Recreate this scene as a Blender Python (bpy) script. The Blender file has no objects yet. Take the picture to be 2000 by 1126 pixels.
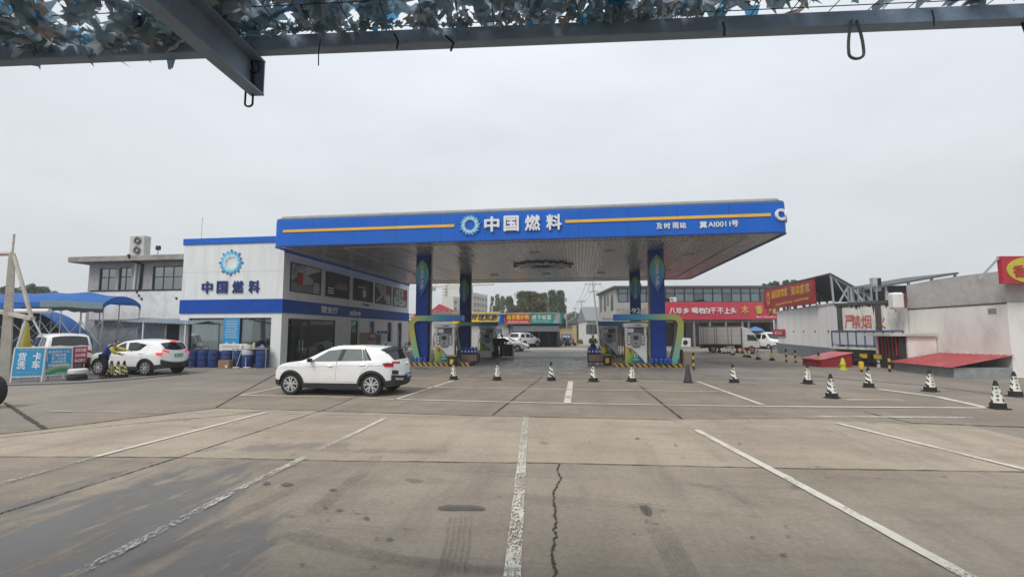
import bpy, bmesh, math, random
from mathutils import Vector, Matrix, Euler
random.seed(7)
R = math.radians
PI = math.pi
S = bpy.context.scene
COL = S.collection
# ---------------------------------------------------------------- camera
FPX, PITCH, ROLL, YAW, HC = 931.07, .0915661, -.0017343, .1374758, 1.9
cam_d = bpy.data.cameras.new('camera'); cam = bpy.data.objects.new('camera', cam_d); COL.objects.link(cam)
cam_d.sensor_width = 36; cam_d.lens = 36 * FPX / 2000; cam_d.clip_start = .05; cam_d.clip_end = 4000
cam.matrix_world = Matrix.Translation((0, 0, HC)) @ Matrix.Rotation(YAW, 4, 'Z') @ Matrix.Rotation(PI / 2 + PITCH, 4, 'X') @ Matrix.Rotation(-ROLL * -1, 4, 'Z')
S.camera = cam
# ---------------------------------------------------------------- world
W = bpy.data.worlds.new('World'); S.world = W; W.use_nodes = True
nt = W.node_tree; nt.nodes.clear()
def NN(tree, t, **k):
    n = tree.nodes.new(t)
    for a, b in k.items(): setattr(n, a, b)
    return n
SUN_EL, SUN_AZ = R(52), R(215)          # azimuth measured from +Y clockwise: behind the viewer, to the left
sky = NN(nt, 'ShaderNodeTexSky', sky_type='NISHITA', sun_disc=False, sun_elevation=SUN_EL, sun_rotation=SUN_AZ)
sky.air_density = 1.5; sky.dust_density = 6
tc = NN(nt, 'ShaderNodeTexCoord'); sp = NN(nt, 'ShaderNodeSeparateXYZ'); nt.links.new(tc.outputs['Generated'], sp.inputs[0])
mp = NN(nt, 'ShaderNodeMapping'); mp.inputs['Scale'].default_value = (1.2, 1.2, 3.5); nt.links.new(tc.outputs['Generated'], mp.inputs[0])
nz = NN(nt, 'ShaderNodeTexNoise'); nz.inputs['Scale'].default_value = 1.6; nz.inputs['Detail'].default_value = 5; nz.inputs['Roughness'].default_value = .55
nt.links.new(mp.outputs[0], nz.inputs['Vector'])
cr = NN(nt, 'ShaderNodeValToRGB')
SKYG = [(0.0, (5.6, 5.9, 6.1)), (.12, (6.0, 6.3, 6.6)), (.35, (6.9, 7.25, 7.7)), (.6, (7.5, 7.9, 8.4)), (1.0, (7.8, 8.2, 8.7))]
el = cr.color_ramp.elements
while len(el) < len(SKYG): el.new(.5)
for e, (p, c) in zip(el, SKYG): e.position = p; e.color = (*[v / 10 for v in c], 1)
nt.links.new(sp.outputs['Z'], cr.inputs[0])
mr = NN(nt, 'ShaderNodeMapRange'); mr.inputs['From Min'].default_value = .3; mr.inputs['From Max'].default_value = .7
mr.inputs['To Min'].default_value = 7.4; mr.inputs['To Max'].default_value = 8.7
nt.links.new(nz.outputs[0], mr.inputs[0])
vm = NN(nt, 'ShaderNodeVectorMath', operation='SCALE'); nt.links.new(cr.outputs[0], vm.inputs[0]); nt.links.new(mr.outputs[0], vm.inputs['Scale'])
mx = NN(nt, 'ShaderNodeMix', data_type='RGBA'); mx.inputs[0].default_value = .93
nt.links.new(sky.outputs[0], mx.inputs[6]); nt.links.new(vm.outputs[0], mx.inputs[7])
bg = NN(nt, 'ShaderNodeBackground'); bg.inputs[1].default_value = .1; nt.links.new(mx.outputs[2], bg.inputs[0])
wo = NN(nt, 'ShaderNodeOutputWorld'); nt.links.new(bg.outputs[0], wo.inputs[0])
# ---------------------------------------------------------------- sun (veiled by cloud)
sd = bpy.data.lights.new('sun', 'SUN'); sd.energy = 1.5; sd.angle = R(20); sd.color = (1, .96, .9)
so = bpy.data.objects.new('sun', sd); COL.objects.link(so)
sdir = Vector((math.sin(SUN_AZ) * math.cos(SUN_EL), math.cos(SUN_AZ) * math.cos(SUN_EL), math.sin(SUN_EL)))
so.rotation_euler = sdir.to_track_quat('Z', 'Y').to_euler()
so.location = (0, 0, 40)
S.view_settings.view_transform = 'Standard'; S.view_settings.look = 'None'; S.view_settings.exposure = 0.6; S.view_settings.gamma = 1
S.cycles.max_bounces = 8; S.cycles.transparent_max_bounces = 16; S.cycles.caustics_reflective = False; S.cycles.caustics_refractive = False
S.cycles.use_denoising = True
# ---------------------------------------------------------------- picture -> place
_cr, _sr = math.cos(ROLL), math.sin(ROLL)
FW = Vector((0, math.cos(PITCH), math.sin(PITCH))); UP = Vector((0, -math.sin(PITCH), math.cos(PITCH))); RT = Vector((1, 0, 0))
R2 = RT * _cr + UP * _sr; U2 = -RT * _sr + UP * _cr
_rz = Matrix.Rotation(YAW, 3, 'Z'); FW = _rz @ FW; R2 = _rz @ R2; U2 = _rz @ U2
CP = Vector((0, 0, HC))
cam.matrix_world = Matrix.Translation(CP) @ Matrix((( R2.x, U2.x, -FW.x), (R2.y, U2.y, -FW.y), (R2.z, U2.z, -FW.z))).to_4x4()
def ray(px, py): return FW + R2 * ((px - 1000) / FPX) - U2 * ((py - 563) / FPX)
def G(px, py, z=0):
    d = ray(px, py); return CP + d * ((z - HC) / d.z)
def PY(px, py, Y):
    d = ray(px, py); return CP + d * (Y / d.y)
def hz(p, py):
    n = U2 * FPX + FW * (py - 563); v = Vector((p[0], p[1], 0))
    return HC - v.dot(Vector((n.x, n.y, 0))) / n.z
def onp(px, py, a, b):
    """the point seen at a pixel on the upright plane through ground points a and b"""
    n = Vector((b[1] - a[1], a[0] - b[0], 0)); d = ray(px, py)
    return CP + d * ((Vector((a[0], a[1], 0)) - CP).dot(n) / d.dot(n))
def dep(px, py, D):
    """ground point below a pixel at a distance D along the view"""
    d = ray(px, py); h = Vector((FW.x, FW.y, 0)).normalized(); q = CP + d * (D / d.dot(h)); return Vector((q.x, q.y, 0))
# ---------------------------------------------------------------- materials
MATS = {}
def srgb(*c):
    if len(c) == 1: c = tuple(int(c[0][i:i + 2], 16) for i in (0, 2, 4))
    return tuple((v / 255 / 12.92) if v / 255 <= .04045 else ((v / 255 + .055) / 1.055) ** 2.4 for v in c)
def mat(name, col, rough=.6, metal=0., var=.12, scale=3., bump=0., bscale=40., spec=.3, coat=0., dirt=None, dscale=1.2, damt=.5, stretch=None, attr=False, trans=0., emit=None):
    if name in MATS: return MATS[name]
    m = bpy.data.materials.new(name); m.use_nodes = True; t = m.node_tree; L = t.links.new
    p = t.nodes['Principled BSDF']
    p.inputs['Roughness'].default_value = rough; p.inputs['Metallic'].default_value = metal
    p.inputs['Specular IOR Level'].default_value = spec
    if coat: p.inputs['Coat Weight'].default_value = coat; p.inputs['Coat Roughness'].default_value = .08
    c = NN(t, 'ShaderNodeTexCoord'); v = c.outputs['Object']
    if stretch:
        q = NN(t, 'ShaderNodeMapping'); q.inputs['Scale'].default_value = stretch; L(v, q.inputs[0]); v = q.outputs[0]
    n = NN(t, 'ShaderNodeTexNoise'); n.inputs['Scale'].default_value = scale; n.inputs['Detail'].default_value = 6; n.inputs['Roughness'].default_value = .6; L(v, n.inputs['Vector'])
    r = NN(t, 'ShaderNodeMapRange'); r.inputs['From Min'].default_value = .25; r.inputs['From Max'].default_value = .75
    r.inputs['To Min'].default_value = 1 - var; r.inputs['To Max'].default_value = 1 + var; L(n.outputs[0], r.inputs[0])
    s = NN(t, 'ShaderNodeVectorMath', operation='SCALE'); L(r.outputs[0], s.inputs['Scale'])
    if attr:
        a = NN(t, 'ShaderNodeVertexColor'); a.layer_name = 'Col'; L(a.outputs[0], s.inputs[0])
    else: s.inputs[0].default_value = col
    out = s.outputs[0]
    if dirt:
        n2 = NN(t, 'ShaderNodeTexNoise'); n2.inputs['Scale'].default_value = dscale; n2.inputs['Detail'].default_value = 8; n2.inputs['Roughness'].default_value = .7; L(v, n2.inputs['Vector'])
        r2 = NN(t, 'ShaderNodeMapRange'); r2.inputs['From Min'].default_value = .48; r2.inputs['From Max'].default_value = .72; r2.inputs['To Max'].default_value = damt; L(n2.outputs[0], r2.inputs[0])
        x = NN(t, 'ShaderNodeMix', data_type='RGBA'); L(r2.outputs[0], x.inputs[0]); L(out, x.inputs[6]); x.inputs[7].default_value = (*dirt, 1); out = x.outputs[2]
    L(out, p.inputs['Base Color'])
    r3 = NN(t, 'ShaderNodeMapRange'); r3.inputs['To Min'].default_value = max(0, rough * .85); r3.inputs['To Max'].default_value = min(1, rough * 1.15); L(n.outputs[0], r3.inputs[0]); L(r3.outputs[0], p.inputs['Roughness'])
    if bump:
        nb = NN(t, 'ShaderNodeTexNoise'); nb.inputs['Scale'].default_value = bscale; nb.inputs['Detail'].default_value = 4; L(v, nb.inputs['Vector'])
        b = NN(t, 'ShaderNodeBump'); b.inputs['Strength'].default_value = bump; b.inputs['Distance'].default_value = .02; L(nb.outputs[0], b.inputs['Height']); L(b.outputs[0], p.inputs['Normal'])
    if trans:
        tr = NN(t, 'ShaderNodeBsdfTranslucent'); L(out, tr.inputs[0]); ms = NN(t, 'ShaderNodeMixShader'); ms.inputs[0].default_value = trans
        L(p.outputs[0], ms.inputs[1]); L(tr.outputs[0], ms.inputs[2]); L(ms.outputs[0], t.nodes['Material Output'].inputs[0])
    if emit:
        p.inputs['Emission Color'].default_value = (*col, 1); p.inputs['Emission Strength'].default_value = emit
    MATS[name] = m; return m
def glass(name, tint=(.75, .8, .8), base=.12, rough=.03):
    if name in MATS: return MATS[name]
    m = bpy.data.materials.new(name); m.use_nodes = True; t = m.node_tree; L = t.links.new; t.nodes.remove(t.nodes['Principled BSDF'])
    tr = NN(t, 'ShaderNodeBsdfTransparent'); tr.inputs[0].default_value = (*tint, 1)
    gl = NN(t, 'ShaderNodeBsdfGlossy'); gl.inputs['Roughness'].default_value = rough; gl.inputs[0].default_value = (.9, .95, .95, 1)
    f = NN(t, 'ShaderNodeFresnel'); f.inputs[0].default_value = 1.5
    ad = NN(t, 'ShaderNodeMath', operation='ADD', use_clamp=True); L(f.outputs[0], ad.inputs[0]); ad.inputs[1].default_value = base
    x = NN(t, 'ShaderNodeMixShader'); L(ad.outputs[0], x.inputs[0]); L(tr.outputs[0], x.inputs[1]); L(gl.outputs[0], x.inputs[2]); L(x.outputs[0], t.nodes['Material Output'].inputs[0])
    MATS[name] = m; return m
# ---------------------------------------------------------------- mesh helper
ROOTM = {}
class MB:
    def __init__(s): s.bm = bmesh.new(); s.cl = None
    def _f(s, vs, m):
        try: f = s.bm.faces.new(vs)
        except ValueError: return None
        f.material_index = m; return f
    def box(s, x0, x1, y0, y1, z0, z1, m=0, M=None):
        x0, x1 = min(x0, x1), max(x0, x1); y0, y1 = min(y0, y1), max(y0, y1); z0, z1 = min(z0, z1), max(z0, z1)
        c = [Vector(q) for q in ((x0, y0, z0), (x1, y0, z0), (x1, y1, z0), (x0, y1, z0), (x0, y0, z1), (x1, y0, z1), (x1, y1, z1), (x0, y1, z1))]
        v = [s.bm.verts.new(M @ q if M else q) for q in c]
        for f in ((0, 3, 2, 1), (4, 5, 6, 7), (0, 1, 5, 4), (1, 2, 6, 5), (2, 3, 7, 6), (3, 0, 4, 7)): s._f([v[i] for i in f], m)
        return s
    def bar(s, a, b, w, h=None, m=0, up=(0, 0, 1)):
        a = Vector(a); b = Vector(b); d = b - a; l = d.length
        if l < 1e-6: return s
        h = h or w; z = d / l; u = Vector(up)
        if abs(z.dot(u)) > .98: u = Vector((0, 1, 0))
        x = u.cross(z).normalized(); y = z.cross(x)
        M = Matrix(((x.x, y.x, z.x, a.x), (x.y, y.y, z.y, a.y), (x.z, y.z, z.z, a.z), (0, 0, 0, 1)))
        return s.box(-w / 2, w / 2, -h / 2, h / 2, 0, l, m, M)
    def tube(s, pts, r, n=8, m=0, closed=False, caps=True):
        pts = [Vector(p) for p in pts]; k = len(pts); rs = r if isinstance(r, (list, tuple)) else [r] * k
        rings = []; up = None
        for i, p in enumerate(pts):
            if closed: d = pts[(i + 1) % k] - pts[i - 1]
            else: d = pts[min(i + 1, k - 1)] - pts[max(i - 1, 0)]
            if d.length < 1e-9: d = Vector((0, 0, 1))
            d.normalize()
            if up is None:
                up = Vector((0, 0, 1)) if abs(d.z) < .9 else Vector((1, 0, 0))
            x = up.cross(d)
            if x.length < 1e-4: x = Vector((0, 1, 0)).cross(d)
            x.normalize(); y = d.cross(x); up = y
            rings.append([s.bm.verts.new(p + (x * math.cos(2 * PI * j / n) + y * math.sin(2 * PI * j / n)) * rs[i]) for j in range(n)])
        for i in range(k if closed else k - 1):
            a, b = rings[i], rings[(i + 1) % k]
            for j in range(n): s._f([a[j], a[(j + 1) % n], b[(j + 1) % n], b[j]], m)
        if caps and not closed: s._f(rings[0][::-1], m); s._f(rings[-1], m)
        return s
    def lathe(s, prof, n=20, c=(0, 0, 0), axis='Z', m=0, ms=None, M=None):
        """prof: (radius, height) points"""
        rings = []
        for (r, h) in prof:
            ring = []
            for j in range(n):
                a = 2 * PI * j / n; x, y = r * math.cos(a), r * math.sin(a)
                p = {'Z': Vector((x, y, h)), 'Y': Vector((x, h, y)), 'X': Vector((h, x, y))}[axis] + Vector(c)
                ring.append(s.bm.verts.new(M @ p if M else p))
            rings.append(ring)
        for i in range(len(prof) - 1):
            for j in range(n):
                s._f([rings[i][j], rings[i][(j + 1) % n], rings[i + 1][(j + 1) % n], rings[i + 1][j]], ms[i] if ms else m)
        if prof[0][0] > 1e-4: s._f(rings[0][::-1], ms[0] if ms else m)
        if prof[-1][0] > 1e-4: s._f(rings[-1], ms[-1] if ms else m)
        return s
    def prism(s, poly, d0, d1, plane='XZ', m=0, M=None):
        """poly extruded; plane XZ -> depth along Y, XY -> along Z, YZ -> along X"""
        def mk(a, b, d):
            q = {'XZ': Vector((a, d, b)), 'XY': Vector((a, b, d)), 'YZ': Vector((d, a, b))}[plane]
            return s.bm.verts.new(M @ q if M else q)
        A = [mk(a, b, d0) for a, b in poly]; B = [mk(a, b, d1) for a, b in poly]; k = len(poly)
        s._f(A, m); s._f(B[::-1], m)
        for i in range(k): s._f([A[i], B[i], B[(i + 1) % k], A[(i + 1) % k]], m)
        return s
    def poly(s, pts, m=0): s._f([s.bm.verts.new(Vector(p)) for p in pts], m); return s
    def strip(s, pts, w, z, m=0):
        """flat painted strip along ground points; w a width or list of widths"""
        pts = [Vector((p[0], p[1], 0)) for p in pts]; k = len(pts); ws = w if isinstance(w, (list, tuple)) else [w] * k; L = []; Q = []
        for i, p in enumerate(pts):
            d = pts[min(i + 1, k - 1)] - pts[max(i - 1, 0)]; d.normalize(); n = Vector((-d.y, d.x, 0)) * ws[i] / 2
            L.append(s.bm.verts.new(p + n + Vector((0, 0, z)))); Q.append(s.bm.verts.new(p - n + Vector((0, 0, z))))
        for i in range(k - 1): s._f([L[i], Q[i], Q[i + 1], L[i + 1]], m)
        return s
    def grid(s, fn, nu, nv, m=0, thick=0):
        V = [[s.bm.verts.new(Vector(fn(i / nu, j / nv))) for j in range(nv + 1)] for i in range(nu + 1)]
        for i in range(nu):
            for j in range(nv): s._f([V[i][j], V[i + 1][j], V[i + 1][j + 1], V[i][j + 1]], m)
        return s
    def build(s, name, mats, parent=None, world=False, bevel=0, smooth=False, recalc=True, cols=None, weld=0):
        bm = s.bm
        if weld: bmesh.ops.remove_doubles(bm, verts=bm.verts, dist=weld)
        if recalc: bmesh.ops.recalc_face_normals(bm, faces=bm.faces)
        if bevel:
            es = [e for e in bm.edges if len(e.link_faces) == 2 and e.calc_face_angle(0) > R(35)]
            bmesh.ops.bevel(bm, geom=es, offset=bevel, segments=1, affect='EDGES', clamp_overlap=True)
        if cols:
            cl = bm.loops.layers.float_color.new('Col')
            for f in bm.faces:
                for l in f.loops: l[cl] = (*cols(l.vert.co), 1)
        me = bpy.data.meshes.new(name); bm.to_mesh(me); bm.free()
        for mm in (mats if isinstance(mats, (list, tuple)) else [mats]): me.materials.append(mm)
        if smooth:
            me.polygons.foreach_set('use_smooth', [True] * len(me.polygons))
            me.set_sharp_from_angle(angle=R(smooth if smooth is not True else 40))
        return link(name, me, parent, world)
def link(name, me, parent=None, world=False):
    o = bpy.data.objects.new(name, me); COL.objects.link(o)
    if parent:
        o.parent = parent
        if world: o.matrix_parent_inverse = rootm(parent).inverted()
    return o
def rootm(p):
    M = Matrix.Translation(p.location) @ p.rotation_euler.to_matrix().to_4x4()
    if p.parent: M = rootm(p.parent) @ p.matrix_parent_inverse @ M
    return M
def tag(o, label=None, cat=None, group=None, kind=None):
    if label: o['label'] = label
    if cat: o['category'] = cat
    if group: o['group'] = group
    if kind: o['kind'] = kind
    return o
def thing(name, label, cat, loc=(0, 0, 0), rz=0, group=None):
    o = bpy.data.objects.new(name, None); COL.objects.link(o); o.location = loc; o.rotation_euler = (0, 0, rz); o.empty_display_size = .2
    return tag(o, label, cat, group)
def dup(o, parent=None):
    c = o.copy(); COL.objects.link(c)
    if parent: c.parent = parent
    for ch in list(o.children): dup(ch, c)
    return c
def copy_to(src, loc, rz, label, group=None):
    c = dup(src); c.location = loc; c.rotation_euler = (0, 0, rz); c['label'] = label
    if group: c['group'] = group
    return c
_TX = {}
def text_mesh(s, size=1., depth=.02, bold=.0, align='CENTER'):
    k = (s, size, depth, bold, align)
    if k in _TX: return _TX[k]
    cu = bpy.data.curves.new('t', 'FONT'); cu.body = s; cu.size = size; cu.extrude = depth / 2; cu.align_x = align; cu.align_y = 'CENTER'; cu.resolution_u = 3
    o = bpy.data.objects.new('t', cu); COL.objects.link(o)
    dg = bpy.context.evaluated_depsgraph_get(); me = bpy.data.meshes.new_from_object(o.evaluated_get(dg)); bpy.data.objects.remove(o)
    me.materials.clear()
    if bold:
        bm = bmesh.new(); h = bold * .8
        for i, (dx, dy) in enumerate(((-h, 0), (h, 0), (0, -h), (0, h))):
            n0 = len(bm.verts); bm.from_mesh(me); bm.verts.ensure_lookup_table()
            for v in bm.verts[n0:]: v.co += Vector((dx, dy, (1 if v.co.z > 0 else 0) * depth * .06 * i))
        bm.to_mesh(me); bm.free()
    _TX[k] = me; return me
def text(name, s, size, m, parent, loc, rz=0, depth=.02, bold=.012, fit=None, rot=None, shear=0, world=False):
    """letters standing upright, read from -y of the parent; fit = (width, height) to stretch to; loc is the middle"""
    me = text_mesh(s, 1, depth, bold).copy(); me.name = name
    xs = [v.co.x for v in me.vertices]; ys = [v.co.y for v in me.vertices]
    cx, cy = (min(xs) + max(xs)) / 2, (min(ys) + max(ys)) / 2
    w, h = max(xs) - min(xs), max(ys) - min(ys)
    fx, fy = (fit[0] / w, fit[1] / h) if fit else (size, size)
    for v in me.vertices: v.co = Vector(((v.co.x - cx) * fx + shear * (v.co.y - cy) * fy, (v.co.y - cy) * fy, v.co.z))
    me.materials.append(m)
    o = link(name, me, parent)
    o.location = loc; o.rotation_euler = rot if rot else (PI / 2, 0, rz)
    return o
def spaced(name, s, positions, h, m, parent, y, z, w=None, depth=.04, bold=.02):
    """one object holding glyphs at given x middles"""
    bm = bmesh.new()
    for ch, x in zip(s, positions):
        me = text_mesh(ch, 1, depth, bold); xs = [v.co.x for v in me.vertices]; ys = [v.co.y for v in me.vertices]
        cx, cy, ww, hh = (min(xs) + max(xs)) / 2, (min(ys) + max(ys)) / 2, max(xs) - min(xs), max(ys) - min(ys)
        f = h / max(hh, .75); fx = (w / ww) if (w and ww > .5) else f
        n0 = len(bm.verts); bm.from_mesh(me); bm.verts.ensure_lookup_table()
        for v in bm.verts[n0:]: v.co = Vector((x + (v.co.x - cx) * fx, y - v.co.z, z + (v.co.y - cy) * f))
    me = bpy.data.meshes.new(name); bmesh.ops.recalc_face_normals(bm, faces=bm.faces); bm.to_mesh(me); bm.free(); me.materials.append(m)
    return link(name, me, parent)
def evald(o):
    dg = bpy.context.evaluated_depsgraph_get(); me = bpy.data.meshes.new_from_object(o.evaluated_get(dg)); return me
# ================================================================ ground
def concrete(name, col, wet=(), rough=.75, stain=.35, gloss=.22, warm=(.36, .27, .17), warmamt=.12):
    m = bpy.data.materials.new(name); m.use_nodes = True; t = m.node_tree; L = t.links.new; p = t.nodes['Principled BSDF']
    ge = NN(t, 'ShaderNodeNewGeometry'); P = ge.outputs['Position']
    def noise(sc, det=6, ro=.6, stretch=None, dist=0, rot=-.08):
        v = P
        if stretch:
            q = NN(t, 'ShaderNodeMapping'); q.inputs['Scale'].default_value = stretch; q.inputs['Rotation'].default_value = (0, 0, rot); L(P, q.inputs[0]); v = q.outputs[0]
        n = NN(t, 'ShaderNodeTexNoise'); n.inputs['Scale'].default_value = sc; n.inputs['Detail'].default_value = det; n.inputs['Roughness'].default_value = ro; n.inputs['Distortion'].default_value = dist; L(v, n.inputs['Vector']); return n.outputs[0]
    def ramp(v, a, b, lo=0., hi=1.):
        r = NN(t, 'ShaderNodeMapRange'); r.interpolation_type = 'SMOOTHSTEP'
        for k, x in (('From Min', a), ('From Max', b), ('To Min', lo), ('To Max', hi)): r.inputs[k].default_value = x
        L(v, r.inputs[0]); return r.outputs[0]
    def mixc(f, a, b):
        x = NN(t, 'ShaderNodeMix', data_type='RGBA')
        if isinstance(f, float): x.inputs[0].default_value = f
        else: L(f, x.inputs[0])
        if isinstance(a, tuple): x.inputs[6].default_value = (*a, 1)
        else: L(a, x.inputs[6])
        if isinstance(b, tuple): x.inputs[7].default_value = (*b, 1)
        else: L(b, x.inputs[7])
        return x.outputs[2]
    def math_(op, a, b=None, clamp=False):
        q = NN(t, 'ShaderNodeMath', operation=op, use_clamp=clamp)
        for i, v in enumerate((a, b)):
            if v is None: continue
            if isinstance(v, (int, float)): q.inputs[i].default_value = v
            else: L(v, q.inputs[i])
        return q.outputs[0]
    dark = tuple(c * .62 for c in col); lite = tuple(min(1, c * 1.18) for c in col)
    big = noise(.35, 8, .62, (1, 1.0, 1)); c = mixc(ramp(big, .35, .68), lite, tuple(c * .86 for c in col))
    c = mixc(ramp(noise(.16, 4, .5), .45, .75, 0, warmamt), c, warm)
    drag = noise(.6, 8, .66, (3.2, .4, 1)); c = mixc(ramp(drag, .47, .70, 0, stain), c, dark)          # tyre drag along the lanes
    cross = noise(.8, 8, .66, (.45, 2.6, 1), .5); c = mixc(ramp(cross, .48, .68, 0, stain * .9), c, dark); mot = noise(2.4, 8, .7); c = mixc(ramp(mot, .5, .72, 0, stain * .55), c, dark)
    vo = NN(t, 'ShaderNodeTexVoronoi'); vo.inputs['Scale'].default_value = 2.2; vo.inputs['Randomness'].default_value = 1
    q = NN(t, 'ShaderNodeMapping'); q.inputs['Scale'].default_value = (1, .8, 1); L(P, q.inputs[0])
    nd = NN(t, 'ShaderNodeTexNoise'); nd.inputs['Scale'].default_value = 5; L(P, nd.inputs['Vector'])
    va = NN(t, 'ShaderNodeVectorMath', operation='SCALE'); L(nd.outputs['Color'], va.inputs[0]); va.inputs['Scale'].default_value = .25
    vb = NN(t, 'ShaderNodeVectorMath', operation='ADD'); L(q.outputs[0], vb.inputs[0]); L(va.outputs[0], vb.inputs[1]); L(vb.outputs[0], vo.inputs['Vector'])
    sz = math_('MULTIPLY', ramp(noise(1.1, 2), .38, .62), .15)
    spot = ramp(math_('SUBTRACT', vo.outputs['Distance'], sz), -.03, .012, .55, 0.)                        # oil drops
    c = mixc(spot, c, tuple(x * .4 for x in col))
    fine = noise(18, 5, .7); c2 = NN(t, 'ShaderNodeVectorMath', operation='SCALE'); L(c, c2.inputs[0]); L(ramp(fine, .25, .75, .84, 1.15), c2.inputs['Scale']); c = c2.outputs[0]
    rg = ramp(big, .3, .7, rough * .9, min(1, rough * 1.1))
    w = None
    if wet:
        sx = NN(t, 'ShaderNodeSeparateXYZ'); L(P, sx.inputs[0])
        edge = math_('MULTIPLY', math_('SUBTRACT', noise(1.5, 10, .64, (1.9, .42, 1), .5, 0), .5), 2.3)
        for (cx, cy, an, rx, ry, am) in wet:
            dx, dy = math_('SUBTRACT', sx.outputs[0], cx), math_('SUBTRACT', sx.outputs[1], cy)
            a = math_('ADD', math_('MULTIPLY', dx, math.cos(an) / rx), math_('MULTIPLY', dy, math.sin(an) / rx))
            b = math_('ADD', math_('MULTIPLY', dx, -math.sin(an) / ry), math_('MULTIPLY', dy, math.cos(an) / ry))
            d = math_('SQRT', math_('ADD', math_('MULTIPLY', a, a), math_('MULTIPLY', b, b)))
            k = ramp(math_('ADD', d, edge), .5, 1.02, am, 0.)
            w = k if w is None else math_('MAXIMUM', w, k)
        w = math_('MULTIPLY', w, ramp(noise(1.9, 9, .64, (1.7, .42, 1), .6, 0), .38, .50, .08, 1.)); w = math_('MULTIPLY', w, ramp(noise(5, 5), .3, .6, .72, 1.))
        c = mixc(w, c, tuple(x * k for x, k in zip(col, (.38, .42, .49))))
        rgm = NN(t, 'ShaderNodeMix', data_type='FLOAT'); L(w, rgm.inputs[0]); L(rg, rgm.inputs[2]); rgm.inputs[3].default_value = gloss; rg = rgm.outputs[0]
    L(c, p.inputs['Base Color']); L(rg, p.inputs['Roughness'])
    b = NN(t, 'ShaderNodeBump'); b.inputs['Strength'].default_value = .25; b.inputs['Distance'].default_value = .01
    h = math_('ADD', fine, math_('MULTIPLY', noise(4, 4), 1.5))
    if w is not None: h = math_('MULTIPLY', h, math_('SUBTRACT', 1.0, math_('MULTIPLY', w, .75)))
    L(h, b.inputs['Height']); L(b.outputs[0], p.inputs['Normal'])
    return m
def zone(name, lo, hi, z, m):
    b = MB(); xs = sorted(set([p[0] for p in lo] + [p[0] for p in hi]))
    def yy(L, x):
        L = sorted(((p[0], p[1]) for p in L))
        for (a, p), (c, q) in zip(L, L[1:]):
            if x <= c: return p + (q - p) * (x - a) / (c - a)
        return L[-1][1]
    x0 = max(min(p[0] for p in lo), min(p[0] for p in hi)); x1 = min(max(p[0] for p in lo), max(p[0] for p in hi)); xs = [x for x in xs if x0 <= x <= x1]
    V = [(b.bm.verts.new((x, yy(lo, x), z)), b.bm.verts.new((x, yy(hi, x), z))) for x in xs]
    for p, q in zip(V, V[1:]): b._f([p[0], q[0], q[1], p[1]], 0)
    return tag(b.build(name, m), kind='structure')
def sheet(name, pts, z, m, kind='structure'):
    b = MB(); b.poly([(p[0], p[1], z) for p in pts]); return tag(b.build(name, m), kind=kind)
C_far = concrete('asphalt_far', (.20, .175, .145), stain=.3)
gb = MB(); gb.poly([(-900, -60, 0), (900, -60, 0), (900, 1500, 0), (-900, 1500, 0)]); tag(gb.build('ground', C_far), kind='structure')
wl = G(230, 1030)
wet_near = [(-4.75, 4.5, R(103), 2.35, 1.55, 1.), (-3.0, 3.6, R(100), 1.5, .45, .95)]
C_near = concrete('concrete_near', (.228, .192, .149), wet=wet_near, stain=.5, gloss=.3)
C_mid = concrete('concrete_warm', (.305, .254, .193), wet=[(G(560, 872).x, G(560, 872).y, R(15), 1.5, .35, .55), (G(760, 880).x, G(760, 880).y, R(5), 1.3, .2, .45)], stain=.45, warmamt=.3)
C_lot = concrete('concrete_lot', (.208, .171, .131), wet=[(-8, 15.2, 0, 2.0, .7, .7)], stain=.45)
C_fore = concrete('concrete_forecourt', (.20, .175, .15), wet=[(-2.3, 22.5, .05, 2.6, 1.1, .9), (-2.0, 30, 0, 4.5, 6.0, .6), (-9, 24.5, 0, 3.5, .9, .5), (6, 25, 0, 4, .8, .5), (-2, 40, 0, 6, 3, .5)], stain=.6, gloss=.12, rough=.55)
C_lane = concrete('asphalt_lane', (.20, .17, .14), stain=.35)
J1 = [G(-400, 887), G(0, 892), G(350, 893.5), G(650, 900), G(1090, 905), G(1540, 915), G(2000, 922), G(2300, 928)]
J2 = [G(-400, 905), G(0, 848), G(90, 838), G(250, 818), G(420, 797), G(620, 802), G(935, 812), G(1320, 820), G(1560, 818), G(1780, 829), G(2000, 834), G(2300, 842)]
zone('concrete_slab', [(-20, .8), (20, .8)], J1, .004, C_near)
zone('concrete_slab_warm', J1, J2, .004, C_mid)
LF = [G(2300, 800), G(2000, 790), G(1720, 757), G(1500, 748), G(1100, 737), G(800, 733), G(500, 738), G(300, 752), G(0, 765), G(-300, 790)]
zone('parking_yard', J2, LF, .004, C_lot)
sheet('forecourt', [(-16.2, 20.2), (9.6, 20.2), (10.2, 27), (9.5, 46), (-16.2, 46)], .008, C_fore)
rl = [G(1345, 700), G(1500, 692), G(1640, 708), G(1740, 727), G(1870, 741), G(2000, 748), G(2100, 752)]
rr = [G(2100, 790), G(1800, 752), G(1620, 738), G(1400, 712)]
sheet('asphalt_lane', [(p.x, p.y) for p in rl + rr], .012, C_lane)
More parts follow.
